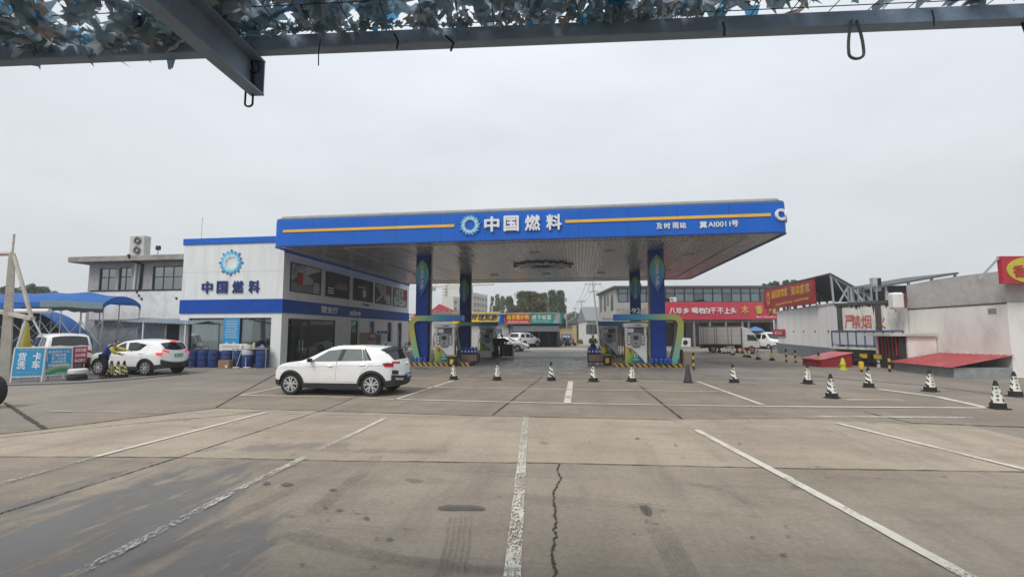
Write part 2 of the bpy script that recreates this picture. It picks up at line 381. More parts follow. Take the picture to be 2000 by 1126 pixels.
# joints and cracks
JM = mat('joint_tar', (.045, .04, .036), .8, var=.3, scale=6)
def jitter(a, b, n, amp):
    a = Vector((a[0], a[1], 0)); b = Vector((b[0], b[1], 0)); d = (b - a); nrm = Vector((-d.y, d.x, 0)).normalized()
    return [a + d * i / n + nrm * random.uniform(-amp, amp) for i in range(n + 1)]
def joint(name, pix, w, amp=.01, z=.012, n=24):
    b = MB(); P = [G(*q) for q in pix]
    for a, c in zip(P, P[1:]):
        pts = jitter(a, c, n, amp); pts[0] = a; pts[-1] = c
        b.strip(pts, [w * random.uniform(.5, 1.3) for _ in pts], z)
    return tag(b.build(name, JM, recalc=False), kind='structure')
joint('pavement_joint', [(-400, 887), (0, 892), (350, 893.5), (650, 900), (1090, 905), (1540, 915), (2000, 922), (2300, 928)], .022)
joint('pavement_joint', [(-300, 892), (0, 848), (90, 838), (250, 818), (420, 797)], .05)
joint('pavement_joint', [(420, 797), (620, 802), (935, 812), (1320, 820)], .03)
joint('pavement_joint', [(1690, 805), (1780, 826), (2000, 834), (2200, 840)], .04)
joint('pavement_joint', [(-30, 1013), (100, 972), (350, 893), (640, 798), (700, 773), (790, 735)], .025, n=40)
joint('pavement_joint', [(962, 811), (1060, 735)], .045)
joint('pavement_joint', [(1332, 818), (1250, 754)], .055)
joint('pavement_joint', [(420, 797), (470, 768), (545, 727)], .05)
joint('pavement_joint', [(8, 786), (60, 820), (88, 838)], .09)
joint('pavement_joint', [(0, 855), (250, 828), (440, 812), (520, 802)], .03)
ck = [(1092, 907), (1089, 920), (1096, 935), (1088, 948), (1079, 965), (1084, 985), (1083, 1004), (1087, 1020), (1081, 1036), (1086, 1046), (1079, 1072), (1080, 1092), (1084, 1110), (1083, 1140)]
b = MB(); pts = []
for a, c in zip(ck, ck[1:]): pts += jitter(G(*a), G(*c), 7, .012)[:-1]
b.strip(pts, [.022 * random.uniform(.35, 1.5) for _ in pts], .012); tag(b.build('pavement_crack', JM, recalc=False), kind='structure')
# paint
def paint_mat(name, col, wear, op=1.):
    m = mat(name, col, .6, var=.12, scale=9); t = m.node_tree; L = t.links.new
    ge = NN(t, 'ShaderNodeNewGeometry'); q = NN(t, 'ShaderNodeMapping'); q.inputs['Scale'].default_value = (2.2, .7, 1); L(ge.outputs['Position'], q.inputs[0])
    n = NN(t, 'ShaderNodeTexNoise'); n.inputs['Scale'].default_value = 34; n.inputs['Detail'].default_value = 9; n.inputs['Roughness'].default_value = .66; L(q.outputs[0], n.inputs['Vector'])
    n2 = NN(t, 'ShaderNodeTexNoise'); n2.inputs['Scale'].default_value = 1.1; n2.inputs['Detail'].default_value = 3; L(ge.outputs['Position'], n2.inputs['Vector'])
    a = NN(t, 'ShaderNodeMath', operation='MULTIPLY_ADD'); L(n2.outputs[0], a.inputs[0]); a.inputs[1].default_value = .55; L(n.outputs[0], a.inputs[2])
    r = NN(t, 'ShaderNodeMapRange'); r.inputs['From Min'].default_value = wear; r.inputs['From Max'].default_value = wear + (.06 if op == 1 else .16); r.inputs['To Min'].default_value = 1 - op; L(a.outputs[0], r.inputs[0])
    x = NN(t, 'ShaderNodeMixShader'); tr = NN(t, 'ShaderNodeBsdfTransparent'); L(r.outputs[0], x.inputs[0]); L(t.nodes['Principled BSDF'].outputs[0], x.inputs[1]); L(tr.outputs[0], x.inputs[2])
    L(x.outputs[0], t.nodes['Material Output'].inputs[0]); return m
PW = paint_mat('road_paint', (.56, .53, .46), .86); PW2 = paint_mat('road_paint_worn', (.54, .51, .44), .76); PW3 = paint_mat('road_paint_faint', (.42, .39, .34), .72)
def line(pix, w, m, z=.016):
    b = MB(); P = [G(*q) for q in pix]; pts = []
    for a, c in zip(P, P[1:]): pts += jitter(a, c, 16, .004)
    b.strip(pts, [w * random.uniform(.93, 1.05) for _ in pts], z); return tag(b.build('parking_line', m, recalc=False), kind='structure')
line([(997, 1160), (1027, 813.5)], .135, PW2)
line([(70, 1166), (143, 1126), (451, 964), (696, 845)], .12, paint_mat('road_paint_scrubbed', (.5, .48, .42), .72)); line([(696, 845), (752, 817)], .1, PW2)
line([(189, 892), (521, 805)], .11, PW); line([(-40, 957), (189, 892)], .11, PW3)
line([(1985, 1180), (1888, 1126), (1541, 936), (1360, 840)], .125, PW); line([(1360, 840), (1312, 818)], .14, PW3)
line([(2080, 940), (1996, 916), (1636, 827)], .12, PW)
line([(470, 772), (640, 775), (770, 780), (1108, 788), (1490, 794)], .11, PW); line([(1490, 794), (1925, 797)], .16, PW)
line([(470, 772), (545, 757), (560, 754)], .1, PW)
line([(780, 755), (1000, 759), (1400, 765)], .1, PW); line([(1400, 765), (1640, 766)], .1, PW3)
line([(886, 743), (770, 781)], .11, PW); line([(1115, 743.5), (1108, 788)], .2, PW); line([(1362, 745), (1490, 791)], .13, PW)
line([(795, 739.5), (1100, 744), (1345, 747)], .09, PW); line([(1345, 747), (1520, 750)], .09, PW3)
line([(1715, 760), (1830, 775), (1930, 797)], .22, PW)
line([(95, 803), (340, 806), (420, 806)], .13, PW3); line([(560, 808), (750, 811), (935, 814)], .1, PW3)
line([(1340, 814), (1600, 815)], .16, PW3); line([(1600, 814), (1900, 816)], .2, PW2); line([(1650, 781), (1760, 781)], .2, PW2)
# rubber marks and spills that lie on the slabs
SM = paint_mat('rubber_mark', (.11, .10, .092), .70, .30); SM2 = paint_mat('spill_mark', (.10, .09, .082), .88, .7)
def mark(pix, w, m, n=1, gap=.0):
    b = MB(); P = [G(*q) for q in pix]
    for k in range(n):
        Q = [p + Vector((gap * (k - (n - 1) / 2), gap * .4 * (k - (n - 1) / 2), 0)) for p in P]; pts = []
        for a, c in zip(Q, Q[1:]): pts += jitter(a, c, 6, w * .12)[:-1]
        b.strip(pts + [Q[-1]], w, .02); 
    return tag(b.build('tyre_mark', m, recalc=False), kind='structure')
def blot(pix, m=SM2):
    b = MB(); P = [G(*q) for q in pix]; c = sum(P, Vector()) / len(P); pts = []
    for i, p in enumerate(P):
        q = P[(i + 1) % len(P)]
        for k in range(4):
            z = p.lerp(q, k / 4); pts.append(z + (z - c) * random.uniform(-.05, .07))
    b.poly([(p.x, p.y, .02) for p in pts]); return tag(b.build('oil_stain', m, recalc=False), kind='structure')
mark([(560, 1040), (650, 1068), (760, 1092), (880, 1108), (1000, 1120)], .035, SM, 5, .06)
mark([(600, 1010), (700, 930), (740, 890)], .03, SM, 4, .05)
mark([(900, 1010), (893, 1070), (880, 1126)], .03, SM, 5, .05)
mark([(1250, 985), (1290, 1040), (1330, 1110), (1350, 1160)], .03, SM, 7, .035)
mark([(1500, 1000), (1420, 960), (1330, 940)], .02, SM, 3, .04)
mark([(250, 1110), (460, 1010), (620, 930)], .03, SM, 4, .05)
blot([(853, 992), (875, 988), (930, 989), (948, 994), (944, 998), (880, 998), (858, 997)])
blot([(1248, 990), (1262, 987), (1275, 1000), (1270, 1012), (1258, 1006)])
for (x, y, r) in [(662, 998, 8), (637, 994, 7), (715, 1014, 11), (790, 1035, 5), (762, 1056, 9), (736, 1054, 6), (640, 1018, 5), (590, 1105, 10), (560, 948, 16), (520, 945, 14), (652, 958, 9), (1240, 1045, 6), (1150, 1024, 4), (1535, 1030, 5), (1470, 1052, 7), (1530, 1085, 9), (1320, 870, 4), (1245, 857, 5), (1150, 865, 3), (1445, 868, 4), (730, 1110, 8), (690, 1000, 3), (765, 982, 3)]:
    blot([(x + r * .9 * math.cos(a) * random.uniform(.45, 1.25), y + r * .27 * math.sin(a) * random.uniform(.45, 1.25)) for a in [i * PI / 4 for i in range(8)]])
# ================================================================ shared materials
WHITE = mat('white_panel', (.70, .72, .73), .45, var=.05, scale=1.2, dirt=(.42, .40, .37), damt=.38, dscale=1.6, stretch=(1.6, 1.6, .22))
BLUE = mat('sign_blue', (.008, .07, .36), .5, spec=.12, var=.06, scale=1.5, dirt=(.05, .1, .28), damt=.35)
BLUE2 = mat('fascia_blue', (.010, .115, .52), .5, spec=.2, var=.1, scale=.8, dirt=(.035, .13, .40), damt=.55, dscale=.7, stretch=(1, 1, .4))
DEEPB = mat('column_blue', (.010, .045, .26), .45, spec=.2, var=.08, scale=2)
YEL = mat('stripe_yellow', (.72, .42, .05), .45, var=.08)
LETW = mat('letter_white', (.72, .74, .76), .4, var=.04)
LETB = mat('letter_blue', (.02, .045, .2), .4, var=.05)
BLACK = mat('black_frame', (.018, .019, .021), .4, var=.2)
DARKI = mat('interior_dark', (.035, .037, .04), .8, var=.3)
INT = mat('interior_wall', (.30, .30, .29), .8, var=.1)
GLS = glass('window_glass', (.86, .9, .9), .06)
GLS2 = glass('window_glass_dark', (.5, .55, .57), .26)
MET = mat('brushed_steel', (.45, .45, .45), .35, .8, var=.1)
GALV = mat('galvanised_steel', (.36, .38, .39), .5, .4, var=.15, scale=6, dirt=(.2, .14, .1), damt=.3)
RUB = mat('rubber', (.022, .022, .023), .75, var=.25, scale=12)
CONC = mat('weathered_concrete', (.33, .31, .28), .85, var=.18, scale=2, dirt=(.12, .11, .1), damt=.7, dscale=.8, bump=.3)
RED = mat('red_board', (.42, .03, .05), .45, var=.08)
WPLAS = mat('white_plastic', (.66, .66, .64), .45, var=.06)
ATTR = mat('printed_board', (1, 1, 1), .6, spec=.1, var=.06, attr=True)
ATTRG = mat('printed_gloss', (1, 1, 1), .25, var=.05, attr=True, coat=.3)
def lerp(a, b, t): return tuple(x + (y - x) * t for x, y in zip(a, b))
def ramp_c(stops, t):
    t = max(stops[0][0], min(stops[-1][0], t))
    for (p, c), (q, d) in zip(stops, stops[1:]):
        if t <= q: return lerp(c, d, (t - p) / (q - p + 1e-9))
    return stops[-1][1]
def sunburst(name, parent, loc, rad, n, stops, inner=.42, rot=None, depth=.03, swirl=.18, wid=.085):
    """ring of pointed petals, two rows; drawn in local xz facing -y"""
    b = MB()
    for row in range(2):
        for i in range(n):
            a = 2 * PI * (i + .5 * row) / n; k = 1.0 if row == 0 else .9
            pts = []
            for t, w in ((0, .25), (.3, .8), (.55, 1.), (.8, .62), (1, 0)):
                rr = rad * (inner + (k - inner) * t); pts.append((rr, w * rad * wid, a + swirl * t * t))
            up = [(r * math.cos(q) - w * math.sin(q), r * math.sin(q) + w * math.cos(q)) for r, w, q in pts]
            dn = [(r * math.cos(q) + w * math.sin(q), r * math.sin(q) - w * math.cos(q)) for r, w, q in pts]
            yo = -depth * (1 + .25 * row) - .0015 * (i % 3)
            for j in range(4):
                V = [s for s in (dn[j], dn[j + 1], up[j + 1], up[j])]
                q = [b.bm.verts.new((x, yo, z)) for x, z in V]
                try: b.bm.faces.new(q)
                except ValueError: pass
                q0 = [b.bm.verts.new((x, 0, z)) for x, z in V]
                for e in range(4): b._f([q[e], q[(e + 1) % 4], q0[(e + 1) % 4], q0[e]], 0)
    o = b.build(name, ATTRG, parent, cols=lambda v: ramp_c(stops, (math.hypot(v.x, v.z) / rad - inner) / (1 - inner)))
    o.location = loc
    if rot: o.rotation_euler = rot
    return o
LOGO = [(0, (.72, .8, .78)), (.25, (.5, .74, .8)), (.5, (.12, .48, .7)), (.8, (.03, .2, .5)), (1, (.015, .08, .3))]
# ================================================================ store
st = thing('station_store', 'white two storey petrol station shop with blue band under the canopy edge', 'shop', (-16.3, 24.5, 0))
X0, X1, Y0, Y1, ZT = -6.3, 0, 0, 20.0, 7.33          # local
T = .25
b = MB()
b.box(X0, X1, Y0, Y0 + T, 2.74, 6.97); b.box(X0, -5.75, Y0, Y0 + T, 0, 2.74); b.box(-.62, X1, Y0, Y0 + T, 0, 2.74); b.box(-5.75, -.62, Y0, Y0 + T, 0, .18)
# side wall (faces +x) with openings
ops = [(.62, 6.1, .02, 2.72), (8.2, 9.45, 1.0, 2.78), (11.3, 12.25, 1.86, 2.78), (14.9, 15.8, 1.1, 2.78), (17.25, 18.25, .45, 2.78)]
b.box(X1 - T, X1, T, Y1, 2.78, 6.6)
y = T
for (a, c, z0, z1) in ops:
    b.box(X1 - T, X1, y, a, 0, 2.78); b.box(X1 - T, X1, a, c, z1, 2.78) if z1 < 2.77 else None; b.box(X1 - T, X1, a, c, 0, z0); y = c
b.box(X1 - T, X1, y, Y1, 0, 2.78)
b.box(X0, X0 + T, T, Y1, 0, 6.97); b.box(X0 + T, X1 - T, Y1 - T, Y1, 0, 6.6)
b.build('wall', WHITE, st)
MB().box(X0 + T, X1 - T, T, Y1 - T, 3.3, 3.5).box(X0 + T, X1 - T, T, Y1 - T, 6.3, 6.5).build('roof', CONC, st)
MB().box(X0 + T, X1 - T, T, Y1 - T, .006, .02).build('floor', mat('shop_floor', (.3, .29, .27), .3), st)
MB().box(X0 + T + .01, X1 - T - .1, 6.9, 7.0, .02, 3.3).build('partition', INT, st)
b = MB(); b.box(X0 - .06, X1 + .05, -.06, T, 6.97, ZT); b.box(X0 - .06, X0 + T, T, Y1, 6.97, ZT); b.build('parapet', BLUE2, st, bevel=.015)
b = MB(); b.box(X0 - .05, X1 + .05, -.05, .0, 3.0, 3.78); b.box(X1, X1 + .05, 0, Y1 + .05, 3.0, 3.76); b.build('blue_band', BLUE, st)
b = MB(); b.box(X1, X1 + .06, .02, Y1, 6.42, 6.68); b.box(X1, X1 + .09, -.06, .12, 6.4, 6.72); b.build('eave_strip', BLUE, st)
b = MB()
for z in (5.35,): b.box(X0 - .002, X1 + .002, -.004, 0, z, z + .015)
b.build('panel_joint', mat('panel_joint', (.42, .43, .44), .6), st)
sunburst('emblem', st, (-3.25, -.002, 5.88), .78, 8, LOGO, inner=.38, depth=.05, swirl=.0, wid=.125)
spaced('lettering', '中国燃料', [-4.66, -3.72, -2.74, -1.74], .70, LETB, st, -.04, 4.48, w=.66, depth=.06, bold=.03)
# front shop window
w = MB().box(-5.75, -.62, .10, .16, .18, .24).box(-5.75, -.62, .10, .16, 2.66, 2.74).box(-5.75, -5.68, .10, .16, .24, 2.66).box(-.69, -.62, .10, .16, .24, 2.66).box(-3.0, -2.94, .10, .16, .24, 2.66).box(-5.68, -3.0, .10, .16, .82, .88).box(-2.94, -.69, .10, .16, .82, .88).build('shop_window', BLACK, st)
b = MB()
b.box(-5.68, -3.0, .125, .135, .88, 2.66).box(-2.94, -.69, .125, .135, .88, 2.66).box(-5.68, -3.0, .125, .135, .24, .82).box(-2.94, -.69, .125, .135, .24, .82)
b.build('pane', GLS, w)
CUR = mat('curtain', (.66, .74, .72), .8, var=.12, scale=2, stretch=(6, 1, .4))
def curtain(parent, x0, x1, y, z0, z1, nm='curtain', m=CUR, lean=0):
    b = MB(); n = int((x1 - x0) / .05) + 4
    b.grid(lambda u, v: (x0 + (x1 - x0) * u + lean * (1 - v) * (.3 + .7 * u), y + .04 * math.sin(u * n * 1.9) * (1 - .3 * v), z0 + (z1 - z0) * v), n * 3, 4)
    return b.build(nm, m, parent, smooth=True)
curtain(w, -5.45, -3.65, .30, .3, 2.68, lean=-.25); curtain(w, -3.35, -2.98, .30, .3, 2.68, lean=.1); curtain(w, -2.55, -1.95, .30, .3, 2.68, lean=-.1)
b = MB().box(-3.55, -2.55, .02, .06, 1.02, 2.72); pb = b.build('window_poster', mat('poster_cyan', (.03, .27, .58), .4, var=.1, scale=4), st)
pm = mat('poster_text', (.5, .68, .8), .5)
for k in range(7):
    o = text('poster_line', random.choice(['加油站便民服务', '燃料优惠通知', '会员充值有礼', '安全加油须知']), .12, pm, pb, (-3.05 + random.uniform(-.05, .05), .012, 2.55 - k * .15), depth=.006)
b = MB()
for dx in (-.25, .2): b.box(-3.05 + dx - .09, -3.05 + dx + .09, .014, .02, 1.15, 1.38)
b.build('poster_panel', mat('poster_pale', (.42, .5, .42), .5), pb)
b = MB().box(-3.72, -1.98, -.02, .08, .85, 1.28); wb = b.build('notice_panel', WPLAS, st, bevel=.01)
text('notice_line', '洗车加油注意安全', .1, mat('tan_text', (.5, .3, .2), .5), wb, (-2.85, -.024, 1.14), depth=.004, fit=(1.3, .08))
# side glazing: entrance doors and shop window

def sidebox(b, y0, y1, z0, z1, x0=-.16, x1=-.10): return b.box(x0, x1, y0, y1, z0, z1)
fr = MB()
for a in (.62, 1.15, 1.2, 2.05, 2.95, 3.0): sidebox(fr, a, a + .07, .02, 2.72)
sidebox(fr, .69, 6.03, 2.62, 2.72, -.159, -.101); sidebox(fr, 6.03, 6.1, .02, 2.72); sidebox(fr, 3.07, 6.03, .02, .12, -.159, -.101)
fr = fr.build('entrance', BLACK, st)
b = MB(); 
for a, c in ((.69, 1.15), (3.07, 6.03)): b = MB(); sidebox(b, a, c, .12, 2.62, -.135, -.125); b.build('pane', GLS, fr)
for a, c in ((1.27, 2.05), (2.12, 2.95)):
    dr = MB(); sidebox(dr, a, a + .09, .05, 2.62); sidebox(dr, c - .09, c, .05, 2.62); sidebox(dr, a + .09, c - .09, .05, .2, -.158, -.102); sidebox(dr, a + .09, c - .09, 2.5, 2.62, -.158, -.102); sidebox(dr, a + .09, c - .09, 1.0, 1.1, -.158, -.102)
    d = dr.build('door', BLACK, st); b = MB(); sidebox(b, a + .09, c - .09, .2, 2.5, -.134, -.126); b.build('pane', GLS, d)
    b = MB(); b.tube([(-.07, c - .14 if a < 2 else a + .14, .85), (-.07, c - .14 if a < 2 else a + .14, 1.45)], .018, 8); b.build('handle', MET, d)
for (a, c, z0, z1) in ops[1:]:
    f = MB(); sidebox(f, a, a + .07, z0, z1); sidebox(f, c - .07, c, z0, z1); sidebox(f, a + .07, c - .07, z0, z0 + .07, -.158, -.102); sidebox(f, a + .07, c - .07, z1 - .07, z1, -.158, -.102)
    zm = z0 + (z1 - z0) * .62; sidebox(f, a + .07, c - .07, zm, zm + .06, -.158, -.102)
    if z1 - z0 > 1: sidebox(f, a + .3, a + .36, z0 + .07, zm, -.157, -.103)
    f = f.build('window', BLACK, st); b = MB(); sidebox(b, a + .07, c - .07, z0 + .07, z1 - .07, -.134, -.126); b.build('pane', GLS2, f)
    b = MB(); b.box(X1 - T - .6, X1 - T - .55, a - .2, c + .2, z0 - .2, z1 + .1); b.build('blind', INT, f)
STX = X1
def side_text(name, s, yc, z, wdt, h, m, bold=.02):
    o = text(name, s, 1, m, st, (X1 + .065, yc, z), fit=(wdt, h), bold=bold, rot=(PI / 2, 0, PI / 2), depth=.05); return o
side_text('lettering', '营业厅', 5.05, 3.38, 2.2, .46, LETW, .03); side_text('lettering', 'störe', 8.65, 3.33, 1.7, .40, LETW, .03)
# counters and goods behind the glass
b = MB().box(-1.3, -.7, 3.3, 5.6, .02, .95).box(-1.35, -.65, 3.25, 5.65, .95, 1.0); tag(b.build('shop_counter', mat('counter_blue', (.07, .12, .2), .4)), None); 
ct = bpy.data.objects['shop_counter']; ct.location = (-16.3, 24.5, 0); tag(ct, 'low dark counter behind the large side window of the station shop', 'counter')
sh = thing('goods_shelf', 'shelf of small goods just inside the glass shop entrance', 'shelf', (-17.6, 25.9, 0))
b = MB(); b.box(-.3, -.26, -.5, .5, 0, 1.7); b.box(.26, .3, -.5, .5, 0, 1.7)
for z in (.1, .5, .9, 1.3): b.box(-.26, .26, -.5, .5, z, z + .03)
b.build('rack', BLACK, sh)
b = MB()
for z in (.13, .53, .93, 1.33):
    for k in range(9):
        yy = -.45 + k * .105; b.box(-.2, .2, yy, yy + .08, z, z + random.uniform(.12, .25), m=random.randrange(4))
b.build('goods', [WPLAS, RED, mat('pack_blue', (.05, .2, .5), .4), mat('pack_tan', (.4, .3, .2), .5)], sh)
# roof details
an = MB().tube([(-21.9, 24.9, 7.0), (-21.9, 24.9, 8.7)], .012, 6).tube([(-22.0, 24.9, 8.5), (-21.8, 24.9, 8.6)], .008, 5).build('roof_antenna', GALV); tag(an, 'thin aerial rod on the left roof corner of the station shop', 'antenna')
sc = thing('security_camera', 'small dark camera on an arm above the blue side band of the shop', 'camera', (-16.25, 34.1, 4.0))
MB().tube([(0, 0, .0), (.25, 0, .05), (.42, 0, .0)], .02, 6).build('arm', BLACK, sc); MB().tube([(.35, -.12, -.03), (.5, .28, -.06)], .06, 10).build('camera_body', BLACK, sc)
# advert posters: a printed scene in a black frame, each hung on the side wall
def poster(y0, y1, z0, z1, label, fn, extra):
    p = thing('advert_poster', label, 'poster', (-16.3, (y0 + y1) / 2, z0), PI / 2, 'advert posters on the shop side wall')
    wd, h = (y1 - y0) / 2, z1 - z0
    b = MB().box(-wd, wd, -.07, 0, 0, .05).box(-wd, wd, -.07, 0, h - .05, h).box(-wd, -wd + .05, -.07, 0, .05, h - .05).box(wd - .05, wd, -.07, 0, .05, h - .05); b.build('frame', BLACK, p)
    b = MB(); b.grid(lambda u, v: (-wd + .05 + (2 * wd - .1) * u, -.03, .05 + (h - .1) * v), 26, 18); b.build('print', ATTR, p, cols=lambda c: fn((c.x + wd) / (2 * wd), c.z / h))
    extra(p, wd, h)
def noise2(u, v): return .5 + .5 * math.sin(u * 17 + 3 * math.sin(v * 11)) * math.sin(v * 13 + 2 * math.sin(u * 7))
def lines(p, x, z, n, w, m=None, hgt=.07):
    b = MB()
    for k in range(n): b.box(x, x + w * random.uniform(.7, 1), -.036, -.03, z - k * .16, z - k * .16 + hgt)
    b.build('caption', m or LETW, p)
def pf1(u, v):
    if v < .3: return (.22, .22, .22)
    if v > .4 + .5 * u: return lerp((.5, .5, .53), (.16, .16, .18), noise2(u, v)) if u < .5 else (.55, .55, .58)
    return (.1, .105, .11)
def px1(p, w, h):
    MB().prism([(-.95, .45), (-.35, .42), (-.35, 1.1), (-.62, 1.22), (-.95, 1.15)], -.04, -.03).build('red_cab', mat('poster_red', (.3, .02, .03), .4), p)
    MB().prism([(-.35, .5), (.75, .6), (.75, .9), (.1, 1.1), (-.35, 1.12)], -.038, -.03).build('grey_trailer', mat('poster_grey', (.4, .37, .38), .5), p)
    lines(p, .85, .62, 4, .65)
poster(25.1, 28.35, 4.26, 5.95, 'advert poster of a red lorry, first and widest from the shop front corner', pf1, px1)
def pf2(u, v): return lerp((.05, .052, .055), (.16, .14, .14), max(0, v - .45) * 1.2) if v > .45 else (.045, .045, .048)
def px2(p, w, h): MB().prism([(-.6, .72), (-.35, .95), (.1, 1.1), (.9, 1.02), (1.35, .8), (1.3, .6), (-.4, .58)], -.04, -.03).build('red_car', mat('poster_car', (.1, .016, .016), .35), p); lines(p, -1.3, .55, 3, .8)
poster(29.0, 32.2, 4.26, 5.92, 'dark advert poster of a deep red car, second from the shop front corner', pf2, px2)
def pf3(u, v): return lerp((.03, .035, .05), (.1, .12, .15), max(0, 1 - 3 * math.hypot(u - .55, (v - .55) * .6)))
def px3(p, w, h): sunburst('emblem', p, (.15, -.034, .6), .4, 9, [(0, (.3, .33, .35)), (1, (.05, .06, .09))], inner=.2, depth=.003); lines(p, -.9, 1.05, 1, 1.9, hgt=.04)
poster(32.85, 36.15, 4.26, 5.92, 'nearly black blue advert poster in the middle of the shop side wall', pf3, px3)
def pf4(u, v): return (.3, .12, .05) if (u > .66 and v > .55) else lerp((.42, .42, .43), (.1, .1, .11), 1 if v < .75 - u * .9 + .15 * noise2(u, v) else 0)
def px4(p, w, h): lines(p, .55, .6, 4, .9); MB().prism([(-1.6, .2), (-1.2, .2), (.4, 1.0), (.3, 1.1)], -.036, -.03).build('grey_road', mat('poster_grey'  , (.4, .37, .38), .5), p)
poster(36.7, 39.95, 4.26, 5.92, 'grey advert poster with an orange patch, fourth along the shop side wall', pf4, px4)
def pf5(u, v): return (.3, .03, .05) if (u > .75 and v > .35) else lerp((.5, .5, .5), (.12, .12, .13), 1 if noise2(u * 1.3, v) > .55 else 0)
def px5(p, w, h): lines(p, -1.5, .7, 4, .9); 
poster(40.5, 43.8, 4.26, 5.92, 'pale advert poster with a red edge, farthest along the shop side wall', pf5, px5)
# notices, board, bikes outside
for k, (a, lab) in enumerate([(37.15, 'nearest of three small blue and white notices on the shop side wall'), (37.9, 'middle of three small blue and white notices on the shop side wall'), (38.65, 'farthest of three small blue and white notices on the shop side wall')]):
    n_ = thing('wall_notice', lab, 'notice', (-16.3, a + .32, 1.25), PI / 2, 'notices on the shop side wall')
    MB().box(-.3, .3, -.03, 0, 0, .82).build('sheet', WPLAS, n_); MB().box(-.28, .28, -.034, -.03, .55, .8).build('heading', BLUE, n_)
    b = MB()
    for q in range(5): b.box(-.24, .22, -.034, -.03, .45 - q * .09, .48 - q * .09)
    b.build('text_lines', mat('notice_grey', (.3, .33, .38), .5), n_)
rb = thing('vending_cabinet', 'red topped drinks cabinet standing against the shop side wall', 'cabinet', (-16.0, 35.5, 0), PI / 2)
MB().box(-1.3, .1, -.35, .28, .02, 1.9).build('cabinet_body', mat('cabinet_tan', (.35, .29, .2), .5, dirt=(.2, .1, .05)), rb, bevel=.02)
MB().box(-1.3, .1, -.365, -.355, 1.3, 1.88).build('header', mat('header_red', (.3, .02, .03), .4), rb); text('lettering', '中国燃料', .2, LETW, rb, (-.6, -.37, 1.62), fit=(1.0, .25), depth=.006)
MB().box(.14, 1.2, -.3, .28, .02, 1.75).build('cabinet_door', BLACK, rb, bevel=.02); MB().box(.2, .62, -.315, -.305, .15, 1.2).box(.7, 1.14, -.315, -.305, .15, 1.2).build('glass_door', mat('dull_glass', (.2, .23, .25), .15), rb)
# ================================================================ canopy
cp = thing('fuel_canopy', 'wide blue fascia petrol station canopy on four blue columns', 'canopy', (-3.2, 32.8, 0))
OX, OY = -3.2, 32.8
CX0, CX1, CY0, CY1, ZS, ZF = -16.0 - OX, 9.6 - OX, 22.9 - OY, 42.6 - OY, 6.4, 7.82
def rrect(x0, x1, y0, y1, r, n=7):
    out = []
    for cx, cy, a0 in ((x1 - r, y0 + r, -90), (x1 - r, y1 - r, 0), (x0 + r, y1 - r, 90), (x0 + r, y0 + r, 180)):
        for k in range(n + 1):
            a = R(a0 + 90 * k / n); out.append((cx + r * math.cos(a), cy + r * math.sin(a)))
    return out
def ring(b, loop, z0, z1, t, m=0):
    n = len(loop); cx = sum(p[0] for p in loop) / n; cy = sum(p[1] for p in loop) / n
    I = [(x + (t if x < cx else -t), y + (t if y < cy else -t)) for x, y in loop]
    A = [[b.bm.verts.new((x, y, z)) for x, y in L] for L, z in ((loop, z0), (loop, z1), (I, z1), (I, z0))]
    for k in range(4):
        P, Q = A[k], A[(k + 1) % 4]
        for i in range(n): b._f([P[i], P[(i + 1) % n], Q[(i + 1) % n], Q[i]], m)
b = MB(); ring(b, rrect(CX0, CX1, CY0, CY1, .5), ZS, ZF, .16); b.build('fascia', BLUE2, cp, smooth=30)
b = MB(); ring(b, rrect(CX0 + .02, CX1 - .02, CY0 + .02, CY1 - .02, .48), ZF + .004, ZF + .09, .5); b.build('fascia_cap', mat('fascia_cap', (.10, .15, .28), .5, var=.1), cp, smooth=30)
b = MB(); ring(b, rrect(CX0 + .18, CX1 - .18, CY0 + .18, CY1 - .18, .45), ZF + .10, ZF + .24, .5); b.poly([(x, y, ZF + .2) for x, y in rrect(CX0 + .3, CX1 - .3, CY0 + .3, CY1 - .3, .4)])
b.build('roof_trim', mat('roof_trim', (.42, .42, .38), .7, var=.15, dirt=(.2, .2, .17)), cp, smooth=30)
b = MB()
for xs in [CX0 + 2.3 * k for k in range(1, 11)]: b.box(xs - .012, xs + .012, CY0 - .003, CY0 + .01, ZS + .02, ZF - .01)
b.build('panel_joint', mat('fascia_joint', (.012, .06, .28), .5), cp)
# soffit of folded metal strips
def soffit_mat():
    m = mat('soffit_metal', (.38, .38, .375), .24, .5, var=.12, scale=1.5, stretch=(5, .25, 1)); return m
b = MB(); n = 130; xa, xb = CX0 + .16, CX1 - .16; wdt = (xb - xa) / n
for i in range(n):
    x = xa + i * wdt; dz = random.uniform(-.004, .004)
    v = [b.bm.verts.new(q) for q in ((x, CY0 + .16, ZS + .05), (x + wdt * .1, CY0 + .16, ZS + .03 + dz), (x + wdt * .9, CY0 + .16, ZS + .03 - dz), (x + wdt, CY0 + .16, ZS + .05))]
    for sgm in range(9):
        tl = random.uniform(-.007, .007); bw = random.uniform(-.004, .004)
        w2 = [b.bm.verts.new((q.co.x, CY0 + .16 + (CY1 - CY0 - .32) * (sgm + 1) / 9, ZS + (.05 if j in (0, 3) else .03 + bw + (tl if j == 1 else -tl)))) for j, q in enumerate(v)]
        for k in range(3): b._f([v[k], w2[k], w2[k + 1], v[k + 1]], 0)
        v = w2
b.build('soffit', soffit_mat(), cp)
b = MB(); SL = 1.45
lx0, lx1, ly0, ly1 = CX0 + 3.6, CX1 - 1.5, CY0 + .85, CY1 - 2.0
for a, c in (((lx0, ly0), (lx1, ly0)), ((lx1, ly0), (lx1, ly1)), ((lx1, ly1), (lx0, ly1)), ((lx0, ly1), (lx0, ly0))): b.bar((*a, ZS + .015), (*c, ZS + .015), .07, .03)
b.build('light_strip', mat('soffit_strip', (.52, .5, .48), .5), cp)
